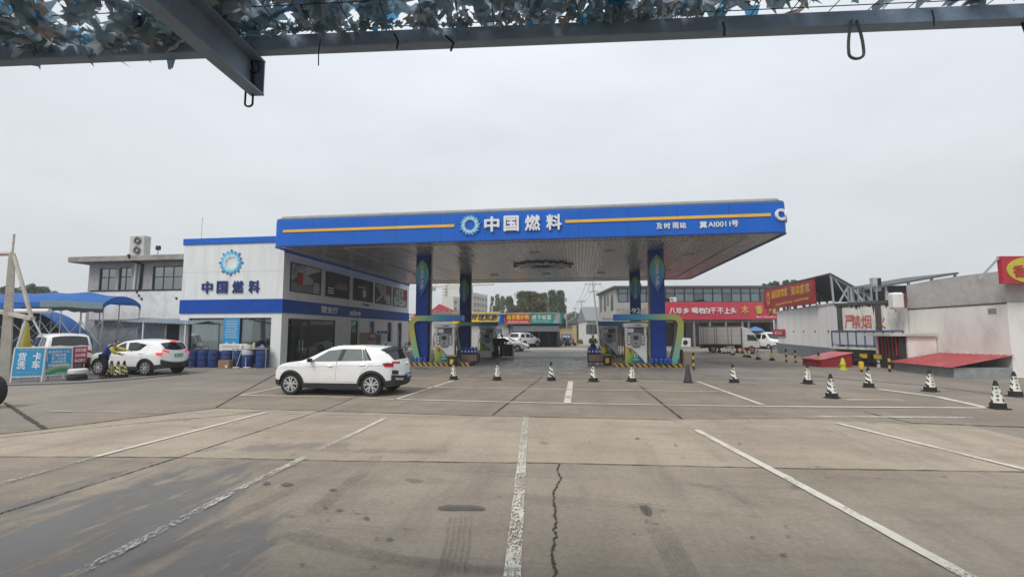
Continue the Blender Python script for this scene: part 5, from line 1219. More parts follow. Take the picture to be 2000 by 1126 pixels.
# white extension in front, lower
ex = thing('white_extension', 'lower white block with stained edge in front of the grey office', 'building', (-32, 25.6, 0))
b = MB(); b.box(2.1, 9.35, 0, 1.35, 2.75, 4.45); b.build('upper_wall', OW, ex); MB().box(2.1, 9.35, .35, 1.35, 0, 2.75).build('lower_wall', GW, ex); MB().box(2.05, 9.38, -.03, 1.39, 4.45, 4.53).build('coping', BLACK, ex)
MB().box(2.05, 9.37, -.02, .34, 2.66, 2.75).build('ledge', CONC, ex)
dq = Wall((-32, 25.95), (-22, 25.95)); r = dq.rect(268, 646, 283, 668); MB().box(r[0], r[1], .31, .345, 1.0, 2.3).build('service_hatch', mat('hatch_white', (.5, .5, .5), .5), ex); MB().box(r[0] + .1, r[1] - .2, .305, .31, 1.8, 2.2).build('blue_sticker', BLUE, ex)
b = MB()
for (px, py) in ((268, 570), (277, 583), (345, 582), (272, 577)): 
    w_ = Wall((-32, 25.6), (-22, 25.6)).at(px, py); b.box(w_[0] - .05, w_[0] + .05, -.05, 0, w_[1] - .06, w_[1] + .06)
b.build('wall_bracket', BLACK, ex)
# lean-to of corrugated sheet against the shop
ls = thing('lean_to_shed', 'small blue grey corrugated lean-to against the left end of the shop', 'shed', (-23.6, 24.3, 0))
CORR = mat('corrugated_blue', (.26, .31, .36), .5, .2, var=.1, dirt=(.2, .17, .14), damt=.3)
def corr(b, p00, p10, p01, n, amp=.025, m=0):
    """wavy sheet from p00 along p10 (ribs across) and p01"""
    p00, p10, p01 = Vector(p00), Vector(p10), Vector(p01); nrm = (p10 - p00).cross(p01 - p00).normalized()
    b.grid(lambda u, v: p00 + (p10 - p00) * u + (p01 - p00) * v + nrm * amp * math.sin(u * n * 2 * PI), n * 4, 2, m); return b
b = MB(); corr(b, (-1.9, .6, 2.78), (2.7, .6, 2.6), (-1.9, -1.0, 2.55), 22, .03); b.build('shed_roof', CORR, ls)
b = MB(); corr(b, (-1.7, .3, 0), (-.05, .3, 0), (-1.7, .3, 2.5), 12, .02); b.build('sheet_wall', CORR, ls); MB().box(.0, 1.2, .4, .45, .02, 2.4).build('dark_opening', DARKI, ls)
for x in (-.2, 2.4): MB().box(x - .03, x + .03, -.95, -.89, 0, 2.5).build('post', WPLAS, ls)
# barrels, cart, boxes along the shop front
BAR = mat('barrel_blue', (.016, .042, .165), .45, var=.2, scale=2, dirt=(.1, .11, .16), damt=.45)
def barrel_src():
    b = thing('plastic_barrel', 'x', 'barrel'); MB().lathe([(.25, 0), (.28, .02), (.29, .2), (.30, .28), (.285, .3), (.30, .33), (.30, .58), (.285, .61), (.30, .64), (.29, .75), (.27, .88), (.25, .9), (.24, .87), (.001, .87)], 24).build('drum_body', BAR, b, smooth=35); MB().lathe([(.04, .87), (.04, .90), (.001, .9)], 10, (.12, .05, 0)).build('bung', BLACK, b); return b
bs = barrel_src(); MB().lathe([(.001, 0), (.045, .003)], 12, (0, -.295, .5), 'Y').build('white_sticker', WPLAS, bs)
bl = [(-21.3, 'dull blue barrel at the left end of the row under the shop window'), (-20.63, 'second blue barrel from the left under the shop window'), (-20.0, 'third blue barrel from the left, paler, under the shop window'), (-19.2, 'widest blue barrel behind the cardboard box'), (-18.6, 'blue barrel set back behind the mops'), (-17.95, 'blue barrel with a pale sheet over its top'), (-17.1, 'blue barrel at the right end beside the shop corner pier')]
for k, (x, lab) in enumerate(bl):
    o = bs if k == 0 else copy_to(bs, (0, 0, 0), 0, lab); o['label'] = lab; o['group'] = 'blue barrels under the shop window'; o.location = (x, 24.12 + (.12 if k == 4 else 0), 0); o.rotation_euler = (0, 0, .5 * k); o.scale = (1.08, 1.08, 1.04) if k in (3, 6) else (1, 1, 1.03)
MB().lathe([(.31, .70), (.315, .86), (.28, .955), (.001, .96)], 16, (-17.95, 24.12, 0)).build('plastic_sheet', mat('sheet_pale', (.42, .44, .52), .4, var=.2), smooth=True); tag(bpy.data.objects['plastic_sheet'], 'crumpled pale plastic sheet over a blue barrel', 'plastic sheet')
tb = thing('trestle_shelf', 'plank shelf of tins and rags over the right hand barrels', 'shelf', (-17.5, 24.16, 0)); MB().box(-1.3, .75, -.2, .2, 1.0, 1.04).build('plank', mat('wood', (.35, .3, .24), .8, var=.2), tb); b = MB()
for x in (-1.25, .7): b.box(x - .02, x + .02, -.18, -.14, 0, 1.0); b.box(x - .02, x + .02, .14, .18, 0, 1.0)
b.build('leg', GALV, tb)
for k, (x, r, h, m_, lab, cat) in enumerate([(-18.4, .1, .22, WPLAS, 'white tin at the left of the plank shelf', 'tin'), (-17.9, .16, .2, mat('tub_grey', (.45, .45, .45), .5), 'grey tub in the middle of the plank shelf', 'tub'), (-17.65, .07, .34, mat('bottle_cream', (.5, .48, .36), .5), 'tall cream bottle on the plank shelf', 'bottle')]):
    o = MB().lathe([(r, 0), (r, h * .75), (r * .6, h * .9), (r * .6, h)], 14).build(cat, m_, smooth=True); o.location = (x, 24.16, 1.042); tag(o, lab, cat)
b = MB(); b.grid(lambda u, v: (-17.45 + .55 * u, 24.0 + .3 * v, 1.05 + .2 * math.sin(PI * u) * math.sin(PI * v) * (.7 + .3 * math.sin(9 * u + 5 * v)) + .02), 14, 8); tag(b.build('rag', mat('rag_blue', (.14, .15, .3), .9, var=.3), smooth=True), 'crumpled purple blue cloth on the plank shelf', 'cloth')
cb = thing('cardboard_box', 'brown cardboard box on the ground before the blue barrels', 'box', (-18.95, 23.72, 0), .1); MB().box(-.3, .3, -.2, .2, 0, .42).build('carton', mat('cardboard', (.28, .18, .1), .85, var=.12), cb, bevel=.01); MB().box(.1, .22, -.205, -.2, .04, .16).build('white_label', WPLAS, cb); MB().box(-.3, .3, -.03, .03, .42, .424).build('tape', mat('tape', (.4, .3, .2), .3), cb)
wc = thing('wire_cart', 'low trolley holding a pale appliance beside the lean-to', 'trolley', (-22.35, 23.75, 0)); b = MB()
for x in (-.55, .55):
    for y in (-.3, .3): b.tube([(x, y, .12), (x * 1.02, y, 1.1)], .025, 6)
b.tube([(-.56, -.3, 1.1), (.56, -.3, 1.1), (.56, .3, 1.1), (-.56, .3, 1.1)], .025, 6, closed=True); b.tube([(-.55, -.3, .18), (.55, -.3, .18), (.55, .3, .18), (-.55, .3, .18)], .03, 6, closed=True); b.build('frame', MET, wc)
MB().box(-.52, .52, -.28, .28, .16, .22).build('deck', mat('deck_blue', (.15, .2, .3), .5), wc); b = MB()
for x in (-.5, .5): b.lathe([(.07, -.03), (.09, -.02), (.09, .02), (.07, .03)], 12, (x, -.2, .09), 'X'); b.lathe([(.07, -.03), (.09, -.02), (.09, .02), (.07, .03)], 12, (x, .2, .09), 'X')
b.build('castor', RUB, wc)
ap = MB().box(-.0, .42, -.2, .2, 0, .72).build('appliance', WPLAS, bevel=.03); ap.location = (-22.3, 23.75, .225); tag(ap, 'white boxy appliance standing in the low trolley', 'appliance')
mp_ = thing('mop', 'two leaning mop handles with pale heads by the cardboard box', 'mop', (-18.3, 23.7, 0)); MB().tube([(0, 0, .05), (.1, .25, 1.0)], .016, 6).tube([(.55, 0, .05), (.35, .25, .95)], .016, 6).build('handle', mat('wood_pale', (.5, .46, .4), .7), mp_); b = MB(); b.box(-.18, .18, -.08, .08, 0, .07); b.box(.45, .85, -.08, .08, 0, .07); b.build('head', mat('mop_head', (.5, .44, .38), .9, var=.2), mp_, bevel=.02)
# ---------------------------------------------------------------- car wash shelter
TARP = mat('tarp_blue', (.03, .16, .50), .45, var=.15, scale=2, trans=.35); TARPG = mat('tarp_grey', (.22, .31, .33), .5, var=.12, trans=.3); NETD = mat('net_and_tent_shade', (.02, .026, .03), .8, var=.3)
aw = thing('folding_awning', 'blue tarpaulin folding awning with scissor legs over the car wash', 'awning', (-29, 23.5, 0))
b = MB(); XL, XR = -10.0, 3.6
def roofp(u, v):
    x = XL + (XR - XL) * u; y = -1.0 + 2.2 * v; sag = .07 * abs(math.sin(u * PI * 6))
    return (x, y, 3.62 - .22 * max(0, (x - 1) / 4) + (.62 - .25 * max(0, (x - 1.5) / 3.5)) * math.sin(PI * v) ** .7 - sag * (.3 + .7 * math.sin(PI * v)))
b.grid(roofp, 42, 12); b.build('canopy', TARP, aw, smooth=True)
b = MB(); b.grid(lambda u, v: (XL + (XR - XL) * u, -1.0 - .03 * math.sin(u * 40), roofp(u, 0)[2] - (.52 + .12 * math.sin(u * 17) * (1 if u < .6 else .4)) * v * (1 if u < .55 else .75)), 60, 3); b.build('valance', TARP, aw, smooth=True)
b = MB(); b.grid(lambda u, v: (-.4 + 4.0 * u, -1.06, roofp((-.4 + 4.0 * u - XL) / (XR - XL), 0)[2] + .06 - .34 * v), 20, 2); b.build('grey_flap', TARPG, aw, smooth=True)
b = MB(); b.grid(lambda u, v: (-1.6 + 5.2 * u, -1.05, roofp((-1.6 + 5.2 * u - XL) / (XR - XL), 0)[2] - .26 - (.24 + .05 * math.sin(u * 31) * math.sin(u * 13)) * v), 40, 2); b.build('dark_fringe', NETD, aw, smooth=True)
b = MB(); b.grid(lambda u, v: (XR, -1.0 + 2.2 * v, roofp(1, v)[2] - (.28 - .02 * math.sin(v * 30)) * u), 2, 20); b.build('end_flap', TARP, aw, smooth=True)
b = MB(); xs_ = [-10, -8.6, -7.2, -5.8, -4.4, -2.4, -.4, .9, 2.2, 3.55]
for x in xs_:
    for y in (-.97, 1.17): b.tube([(x, y, 0), (x, y, 3.6)], .028, 6)
    b.tube([(x, -.97 + 2.14 * k / 8, roofp((x - XL) / (XR - XL), k / 8)[2] - .04) for k in range(9)], .022, 6)
for i in range(4, len(xs_) - 1):
    for y in (-.97, 1.17): b.tube([(xs_[i], y, 2.6), (xs_[i + 1], y, 1.2)], .02, 5); b.tube([(xs_[i], y, 1.2), (xs_[i + 1], y, 2.6)], .02, 5)
b.build('leg_frame', GALV, aw)
tn = thing('dark_tunnel_tent', 'black interior tunnel tent with blue side at the back of the car wash', 'tent', (-38.2, 25.5, 0)); th_ = hz(Vector((-33, 25.5, 0)), 601)
def arch_(t): return (8.1 * t, th_ * (1 - abs(t) ** 4.5))
b = MB(); b.grid(lambda u, v: (arch_(2 * v - 1)[0], 1.35 * u, arch_(2 * v - 1)[1] + .02 * math.sin(u * 9)), 6, 40); b.build('tunnel_cover', TARP, tn, smooth=True)
b = MB(); b.grid(lambda u, v: (arch_(2 * v - 1)[0] * .985, 1.2, arch_(2 * v - 1)[1] * .985 * u), 4, 40); b.build('dark_interior_panel', NETD, tn)  # flat near-black panel stands in for the shade inside the tent
b = MB()
for t_ in (-.5, 0, .45, .8): b.tube([(arch_(t_)[0], .1, 0), (arch_(t_)[0], .1, arch_(t_)[1] - .03)], .03, 6)
b.build('tent_pole', GALV, tn)
r_ = MB().tube([(-31.2, 22.2, 3.1), (-28.4, 22.2, 3.1)], .13, 10).build('rolled_sheet', WPLAS, smooth=True); tag(r_, 'roll of pale sheet tied under the blue awning', 'rolled sheet')
# leaning steel mast
q = G(8, 742); ms = thing('steel_mast', 'tall rusty white tapered mast with stays at the left edge', 'mast', q)
RST = mat('rusty_white', (.48, .45, .40), .6, var=.12, scale=2, dirt=(.30, .13, .06), damt=.75, dscale=1.4)
def rel(px, py, D=None): p = PY(px, py, q.y) - q; return Vector((p.x, 0, p.z))
t0, t1, t2 = rel(6, 735), rel(24, 495), rel(28, 457)
b = MB(); b.tube([(0, 0, 0), t1], [.24, .13], 4); b.build('pole', RST, ms, smooth=30); MB().tube([t1, t2], .04, 6).build('tip', RST, ms)
MB().tube([t1 + Vector((.1, 0, -.1)), rel(45, 560), rel(62, 622)], .075, 6).build('stay', RST, ms); MB().tube([t1, rel(-30, 497)], .09, 6).build('side_arm', RST, ms); MB().bar(rel(-25, 603), rel(64, 622), .2, .14).build('cross_arm', RST, ms); MB().tube([rel(52, 622), rel(33, 682)], .06, 6).build('brace', WPLAS, ms); MB().tube([rel(60, 615), rel(84, 660)], .04, 6).build('brace', GALV, ms)
uq = G(22, 738, 0) + Vector((-.6, .8, 0)); um = MB().lathe([(.001, 2.5), (.12, 2.3), (.2, 1.6), (.34, .9), (.3, .8), (.001, .8)], 10).build('folded_parasol', mat('parasol_yellow', (.5, .4, .05), .8, var=.2), smooth=40); um.location = uq; tag(um, 'folded yellow parasol behind the steel mast', 'parasol'); MB().tube([(0, 0, 0), (0, 0, .85)], .03, 6).build('pole', GALV, um)
# sandwich boards
def aboard(pl, pr, h, label, fn):
    w_ = Wall(G(*pl), G(*pr)); t = thing('sandwich_board', label, 'sign', (w_.a.x, w_.a.y, 0), w_.rz, None); W_ = w_.L
    b = MB()
    for x in (0, W_): b.bar((x, .0, 0), (x, .12, h), .045, .045); b.bar((x, .55, 0), (x, .14, h - .02), .04, .04)
    b.bar((0, .12, h), (W_, .12, h), .045); b.bar((0, .015, .22), (W_, .015, .22), .045); b.build('frame', WPLAS, t)
    Mx = Matrix.Translation((0, .0, 0)) @ Matrix.Rotation(-math.atan2(.12, h), 4, 'X')
    fn(t, W_, h, Mx)
CY = mat('board_cyan', (.03, .28, .52), .4, var=.06)
def fa(t, W_, h, Mx):
    bd = MB().box(.02, W_ - .02, -.03, -.01, .24, h - .02, M=Mx).build('board', CY, t)
    for (ch, u, v) in (('货', .28, .70), ('卡', .76, .70), ('洗', .28, .40), ('车', .76, .40)):
        o = text('lettering', ch, 1, LETW, bd, Mx @ Vector((W_ * u, -.033, .24 + (h - .26) * v)), fit=(W_ * .28, h * .25), depth=.006, bold=.035); o.rotation_euler = (PI / 2 - math.atan2(.12, h), 0, 0)
    for z, s_ in ((.93, '专业洗车'), (.12, '电话 1393190011')):
        o = text('lettering', s_, 1, mat('letter_pale_blue', (.3, .5, .62), .5), bd, Mx @ Vector((W_ * .5, -.033, .24 + (h - .26) * z)), fit=(W_ * .7, .06), depth=.004); o.rotation_euler = (PI / 2 - math.atan2(.12, h), 0, 0)
def fb(t, W_, h, Mx):
    b = MB(); b.grid(lambda u, v: Mx @ Vector((.02 + (W_ - .04) * u, -.03, .24 + (h - .26) * v)), 20, 20)
    def cc(v):
        u, z = v.x / W_, (v.z - .24) / h
        e = .14 + .16 * math.sin(min(1, u) * PI * .75); return (.04, .29, .55) if z > e else lerp((.45, .5, .3), (.05, .26, .12), min(1, (e - z) * 7)) if z > e - .22 else (.3, .5, .45)
    bd = b.build('board', ATTR, t, cols=cc)
    for k, s_ in enumerate(['普通洗车十元', '打蜡优惠', '第一次五折', '内饰清洗', '加满油免费洗车']):
        o = text('lettering', s_, 1, LETW, bd, Mx @ Vector((W_ * .5, -.034, .24 + (h - .26) * (.88 - .13 * k))), fit=(W_ * (.8 if k in (0, 4) else .55), h * .085), depth=.004, bold=.02); o.rotation_euler = (PI / 2 - math.atan2(.12, h), 0, 0)
aboard((20, 747), (81, 745), hz(G(20, 747), 679), 'left blue sandwich board with four large white characters', fa)
aboard((86, 744), (139, 740), hz(G(86, 744), 680), 'right blue sandwich board with small white lines and a green landscape', fb)
rw_ = Wall(G(138, 734), G(166, 731)); rbx = thing('red_board', 'small red board with white writing leaning by the off roader', 'sign', (rw_.a.x, rw_.a.y, 0), rw_.rz); h_ = hz(rw_.a, 677); zb_ = hz(rw_.a, 711)
MB().box(0, rw_.L, -.03, 0, zb_, h_).build('board', RED, rbx); MB().box(.05, .09, 0, .04, 0, h_).box(rw_.L - .09, rw_.L - .05, 0, .04, 0, h_).build('leg', GALV, rbx)
for k, s_ in enumerate(['洗车打蜡', '洗车封釉', '电话预约']): text('lettering', s_, 1, LETW, rbx, (rw_.L / 2, -.033, h_ - (h_ - zb_) * (.2 + .3 * k)), fit=(rw_.L * .75, (h_ - zb_) * .2), depth=.004, bold=.03)
def tyre(p, rx, lab, m, r=.33, w=.22, up=False, nm='tyre'):
    o = MB().lathe([(r * .6, -w * .4), (r * .85, -w / 2), (r * .97, -w * .35), (r, 0), (r * .97, w * .35), (r * .85, w / 2), (r * .6, w * .4), (r * .55, 0), (r * .6, -w * .4)], 24, axis='X' if up else 'Z').build(nm, m, smooth=40); o.location = (p.x, p.y, r if up else w / 2); return tag(o, lab, 'tyre')
tyre(G(150, 742), 0, 'dark tyre lying flat on the ground beside the sandwich boards', RUB); o = tyre(G(151, 741), 0, 'white painted tyre stacked on a dark tyre by the sandwich boards', WPLAS); o.location.z = .335
o = tyre(G(-22, 796), 0, 'black tyre standing at the left edge of the picture', RUB, .42, .25, True); o.rotation_euler = (0, 0, PI / 2)
yb = thing('yellow_board', 'yellow notice board leaning behind the off roader', 'sign', G(172, 700)); MB().prism([(-.5, 0), (.5, 0), (.36, 2.0), (-.5, 2.05)], 0, .05).build('board', mat('yellow_board', (.5, .36, .06), .5, var=.15), yb)
b = MB()
for k in range(3): b.box(-.3, .25, -.006, 0, 1.0 + k * .28, 1.15 + k * .28)
b.build('orange_text', mat('orange_print', (.4, .12, .05), .5), yb)
# kerb strip along the car wash
ka = [G(-200, 765), G(20, 752), G(150, 748), G(260, 740), G(370, 729)]; b = MB(); b.strip(ka, .16, .05); b.build; k_ = b.build('kerb', CONC, recalc=False); tag(k_, kind='structure')
wd = [G(-200, 765), G(20, 753), G(150, 749), G(260, 741), G(370, 730), G(350, 712), G(150, 712), G(-200, 725)]; sheet('car_wash_floor', wd, .012, concrete('wash_floor', (.12, .115, .11), wet=[(-24, 18.5, 0, 4, 2, .7)], gloss=.25))
# ================================================================ right hand buildings
PA, PB, PC, PD = Vector((18.0, 46.5, 0)), Vector((15.9, 32.1, 0)), Vector((17.5, 28.2, 0)), Vector((17.8, 22.6, 0))
w1 = Wall(PA, PB); wt = thing('white_hall', 'long smooth white panelled wall building under the maroon sign', 'building', PA, w1.rz)
zt1 = hz(PB, 592); zb1 = hz(PB, 680); PLY = mat('white_cladding', (.84, .84, .82), .55, var=.03, scale=.8, dirt=(.5, .5, .48), damt=.2, stretch=(1, 1, .35)); GRYP = mat('grey_plinth', (.19, .21, .225), .8, var=.12, dirt=(.1, .1, .1), damt=.6)
MB().box(0, w1.L, 0, 7, zb1, zt1).build('wall', PLY, wt); MB().box(0, w1.L, -.12, 7, 0, zb1 - .003).build('base', GRYP, wt)
b = MB()
for k in range(1, 8): b.box(w1.L * k / 8 - .012, w1.L * k / 8 + .012, -.004, 0, zb1, zt1)
b.build('panel_joint', mat('panel_joint_grey', (.45, .46, .45), .6), wt)
MB().box(-.05, w1.L + .05, -.06, 7, zt1, zt1 + .08).build('coping', WPLAS, wt); b = MB()
for k in range(4): b.box(w1.L * (.35 + .18 * k) - .06, w1.L * (.35 + .18 * k) + .06, -.03, 0, 1.85, 2.0)
b.build('wall_bolt', BLACK, wt)
rs_ = w1.rect(1511, 643, 1535, 656); rr_ = thing('red_banner', 'small red banner on the end of the long white wall', 'banner', PA, w1.rz); MB().box(rs_[0], rs_[1], -.1, -.03, rs_[2], rs_[3]).build('board', RED, rr_); text('lettering', '出入口', 1, LETW, rr_, ((rs_[0] + rs_[1]) / 2, -.104, (rs_[2] + rs_[3]) / 2), fit=(max(.5, (rs_[1] - rs_[0]) * .6), .35), depth=.006)
# maroon sign on the wall top
sg = thing('maroon_sign', 'wide maroon sign with yellow characters on the white wall', 'sign', PA, w1.rz); SL0, SL1 = w1.at(1500, 600)[0], w1.at(1601, 592)[0]
MAR = mat('maroon_board', (.30, .022, .028), .5, var=.12, dirt=(.3, .05, .05), damt=.3); MYEL = mat('sign_gold', (.62, .34, .03), .45)
zl0, zl1 = w1.at(1503, 603)[1], w1.at(1500, 566)[1]; zr0, zr1 = w1.at(1601, 593)[1], w1.at(1597, 545)[1]
MB().prism([(SL0, zl0), (SL1, zr0), (SL1, zr1), (SL0, zl1)], -.35, -.2).build('board', MAR, sg)
zm_ = (zl0 + zl1) / 2; hh = (zl1 - zl0); Lw = SL1 - SL0; sl_ = ((zr0 + zr1) - (zl0 + zl1)) / 2 / Lw
MB().lathe([(.001, -.37), (hh * .33, -.37), (hh * .33, -.35)], 24, (SL0 + Lw * .13, 0, zm_ + .04 + sl_ * Lw * .13), 'Y').build('round_emblem', mat('sign_orange', (.66, .25, .02), .45), sg); text('lettering', '惠', 1, MAR, sg, (SL0 + Lw * .13, -.375, zm_ + .04 + sl_ * Lw * .13), fit=(hh * .3, hh * .3), depth=.01)
for s_, u0, u1 in (('惠民家常菜', .22, .58), ('流动宴席', .64, .96)):
    for k, ch in enumerate(s_):
        u = u0 + (u1 - u0) * (k + .5) / len(s_); text('lettering', ch, 1, MYEL, sg, (SL0 + Lw * u, -.36, zm_ + hh * .16 + sl_ * Lw * u), fit=(Lw * .068, hh * .38), depth=.03, bold=.03)
text('lettering', '电话:13932191200  15830978100', 1, MYEL, sg, (SL0 + Lw * .62, -.36, zm_ - hh * .28 + sl_ * Lw * .62), fit=(Lw * .62, hh * .13), depth=.02, bold=.02)
# old wall with the fire warning
w2 = Wall(PB, PC); ow = thing('stained_wall', 'old stained white wall with faded red fire warning characters', 'wall', PB, w2.rz)
OLDW = mat('stained_white', (.70, .69, .64), .85, var=.1, scale=1.2, dirt=(.17, .165, .15), damt=.85, dscale=1.0, stretch=(1.3, 1, .35), bump=.2); MOLD = mat('black_mould', (.075, .072, .066), .9, var=.4, scale=3)
zt2 = hz(PB, 598); zb2 = hz(PB, 680)
MB().box(0.05, w2.L - .05, 0, .35, zb2, zt2).build('panel', OLDW, ow); MB().box(0.05, w2.L - .05, .25, .5, 0, zb2).build('base', GRYP, ow)
b = MB(); b.box(-.05, w2.L, -.08, .4, zt2, zt2 + .18)
for x in (.22, w2.L * .62): b.box(x - .16, x + .16, -.05, 0, zb2, zt2)
b.build('mould_ledge', MOLD, ow)
b = MB()
for k in range(26):
    x = .1 + (w2.L - .2) * (k + random.uniform(-.4, .4)) / 26; h = random.uniform(.05, .3) * random.choice((1, 1, 2.2)); b.prism([(x, zt2), (x + random.uniform(.08, .3), zt2), (x + .1 + random.uniform(-.04, .04), zt2 - h)], -.006 - .0004 * k, 0)
b.build('mould_streak', MOLD, ow)
WRED = mat('faded_red_paint', (.45, .14, .12), .8, var=.3, scale=7)
for k, (ch, px) in enumerate((('严', 1659), ('禁', 1672), ('烟', 1692), ('火', 1719))):
    a = w2.at(px, 628); text('lettering', ch, 1, WRED, ow, (a[0], -.008, a[1]), fit=(.62, .82), depth=.006, bold=.03)
gr = thing('blue_railing', 'row of grey glazed panels in a blue steel railing', 'railing', PB, w2.rz); ra = w2.rect(1634, 646, 1752, 672); BLR = mat('rail_blue', (.07, .10, .20), .5, var=.1); b = MB(); n = 8; z0, z1 = hz(PB, 673), hz(PB, 647)
for k in range(n + 1): x = w2.L * k / n - .03; b.box(x, x + .06, -.5, -.44, z0 - .1, z1)
b.box(-.03, w2.L + .03, -.5, -.44, z1, z1 + .07); b.box(-.03, w2.L + .03, -.5, -.44, z0, z0 + .05); b.build('rail', BLR, gr)
MB().box(0, w2.L, -.46, -.45, z0 + .05, z1).build('panel', mat('notice_panel_grey', (.50, .52, .55), .4, var=.15, scale=3, dirt=(.3, .31, .33), damt=.6, dscale=3), gr); MB().box(-.05, w2.L, -.6, -.0, z0 - .22, z0 - .1).build('ledge', OLDW, gr)
# dark yellow marked barrier equipment below
yb2 = thing('barrier_frame', 'dark low steel frame with yellow reflectors under the railing', 'barrier', (15.6, 29.0, 0), w2.rz); b = MB()
for k in range(7): b.box(-1.2 + .55 * k, -1.13 + .55 * k, -.1, -.03, 0, .75)
b.box(-1.3, 2.3, -.12, 0, .62, .72); b.box(-1.3, 2.3, -.1, -.02, .2, .27); b.build('frame', BLACK, yb2); MB().box(-1.3, 2.2, .0, .5, 0, .55).build('hedge_box', mat('dark_box', (.045, .05, .045), .8, var=.4), yb2)
for x in (-.1, .7, 1.4): MB().box(x, x + .42, -.16, -.12, .45, .68).build('reflector', HZP, yb2, bevel=.01)
yt = thing('yellow_post_light', 'yellow plastic warning post right of the red tin shed', 'post', G(1647, 722)); MB().lathe([(.2, 0), (.2, .04), (.13, .06), (.11, .25), (.13, .28), (.09, .45), (.05, .58), (.001, .6)], 12).build('post_body', mat('acid_yellow', (.5, .52, .04), .45), yt, smooth=40)
yd = thing('yellow_drum', 'yellow reflective roller at the end of the dark barrier', 'barrier', G(1683, 726)); MB().lathe([(.07, .1), (.11, .14), (.11, .45), (.07, .5)], 12).build('roller', HZP, yd, smooth=40); MB().tube([(0, 0, 0), (0, 0, .7)], .05, 6).build('pole', BLACK, yd)
# roofs behind
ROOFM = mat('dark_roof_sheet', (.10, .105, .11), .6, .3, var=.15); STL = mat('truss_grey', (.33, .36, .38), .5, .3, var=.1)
hx0, hx1 = w1.at(1494, 565)[0], w1.at(1622, 535)[0]; E1 = PA + w1.d * hx1; nrm_ = Vector((-w1.d.y, w1.d.x, 0)); gs = thing('open_roof_shed', 'dark sheet roof on grey steel trusses rising above the white wall', 'shed', PA, w1.rz)
zf, zn = w1.at(1494, 565)[1], w1.at(1622, 535)[1]; lo = onp(1705, 581, E1, E1 + nrm_); dw = (lo - E1).dot(nrm_); zlo = lo.z
b = MB(); t = .09; ptsr = [(hx0, 0, zf), (hx1, 0, zn), (hx1, dw, zlo), (hx0, dw, zlo + zf - zn)]; A = [b.bm.verts.new(p) for p in ptsr]; B = [b.bm.verts.new((p[0], p[1], p[2] + t)) for p in ptsr]; b._f(A, 0); b._f(B[::-1], 0)
for i in range(4): b._f([A[i], A[(i + 1) % 4], B[(i + 1) % 4], B[i]], 0)
b.build('roof', ROOFM, gs)
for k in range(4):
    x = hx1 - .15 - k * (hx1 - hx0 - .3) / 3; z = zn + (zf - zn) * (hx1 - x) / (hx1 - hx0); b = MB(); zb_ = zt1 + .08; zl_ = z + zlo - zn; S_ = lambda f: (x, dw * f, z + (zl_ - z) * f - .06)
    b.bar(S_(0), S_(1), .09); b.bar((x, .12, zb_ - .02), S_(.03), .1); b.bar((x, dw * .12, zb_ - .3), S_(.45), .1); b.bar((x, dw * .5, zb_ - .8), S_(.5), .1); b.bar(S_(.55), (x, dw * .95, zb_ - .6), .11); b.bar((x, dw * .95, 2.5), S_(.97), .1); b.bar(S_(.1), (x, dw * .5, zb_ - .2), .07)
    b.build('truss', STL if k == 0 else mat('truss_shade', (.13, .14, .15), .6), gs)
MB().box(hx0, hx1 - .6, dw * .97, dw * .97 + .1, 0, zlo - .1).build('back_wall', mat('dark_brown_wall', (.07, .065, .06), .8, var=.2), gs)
q1 = Vector((20.5, 34.0, 0)); ls2 = thing('sloping_roof', 'dark single slope roof rising to the right behind the stained wall', 'roof', q1)
n_, m_ = onp(1690, 563, q1, q1 + Vector((1, .0, 0))) - q1, onp(1872, 531, q1, q1 + Vector((1, .0, 0))) - q1
b = MB(); th = Vector((0, 0, -.12)); bk = Vector((.5, 6, .3))
A = [b.bm.verts.new(p) for p in (n_, m_, m_ + bk, n_ + bk)]; B = [b.bm.verts.new(p + th) for p in (n_, m_, m_ + bk, n_ + bk)]; b._f(A, 0); b._f(B, 0)
for i in range(4): b._f([A[i], A[(i + 1) % 4], B[(i + 1) % 4], B[i]], 0)
b.build('roof_sheet', ROOFM, ls2); b = MB()
for k in range(5): p = n_.lerp(m_, k / 4); b.bar((p.x, p.y + .3, 0), (p.x, p.y + .3, p.z), .12); b.bar((p.x, p.y + .3, p.z - .4), (p.x + 1.1, p.y + .3, 3.4), .09)
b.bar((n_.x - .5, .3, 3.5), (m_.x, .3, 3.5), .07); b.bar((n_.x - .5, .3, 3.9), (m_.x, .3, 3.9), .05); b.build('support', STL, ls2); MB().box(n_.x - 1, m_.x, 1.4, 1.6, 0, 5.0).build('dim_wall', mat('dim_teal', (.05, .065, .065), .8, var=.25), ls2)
tp = onp(1721, 552, q1, q1 + Vector((1, 0, 0))); ch = thing('rooftop_box', 'small pink and grey box on the sloping roof', 'roof box', (tp.x, tp.y + .6, tp.z - .5)); MB().box(-.25, .25, -.2, .2, 0, .9).build('casing', mat('pinkish_panel', (.42, .38, .38), .6), ch, bevel=.02); MB().box(.02, .24, -.21, -.2, .35, .85).build('vent', BLACK, ch)
tk1 = onp(1766, 586, PC, PC + Vector((1, 0, 0))); wtk = thing('white_tank', 'white rounded tank with maroon end on the corner of the stained wall', 'tank', (tk1.x - .55, tk1.y - .3, zt2 - .28)); MB().box(-.3, .26, -.28, .28, -.1, .78).build('tank_body', WPLAS, wtk, bevel=.1); MB().box(.265, .32, -.26, .26, -.05, .73).build('end_panel', mat('maroon_end', (.18, .05, .07), .5), wtk)
bk2 = thing('pallet_frame', 'grey steel crate frame standing on the stained wall', 'frame', PB + Vector((.9, -.6, zt2 + .19)), w2.rz); b = MB()
for x in (-.45, .2, 1.0):
    for y in (-.2, .2): b.box(x, x + .07, y, y + .07, 0, .95)
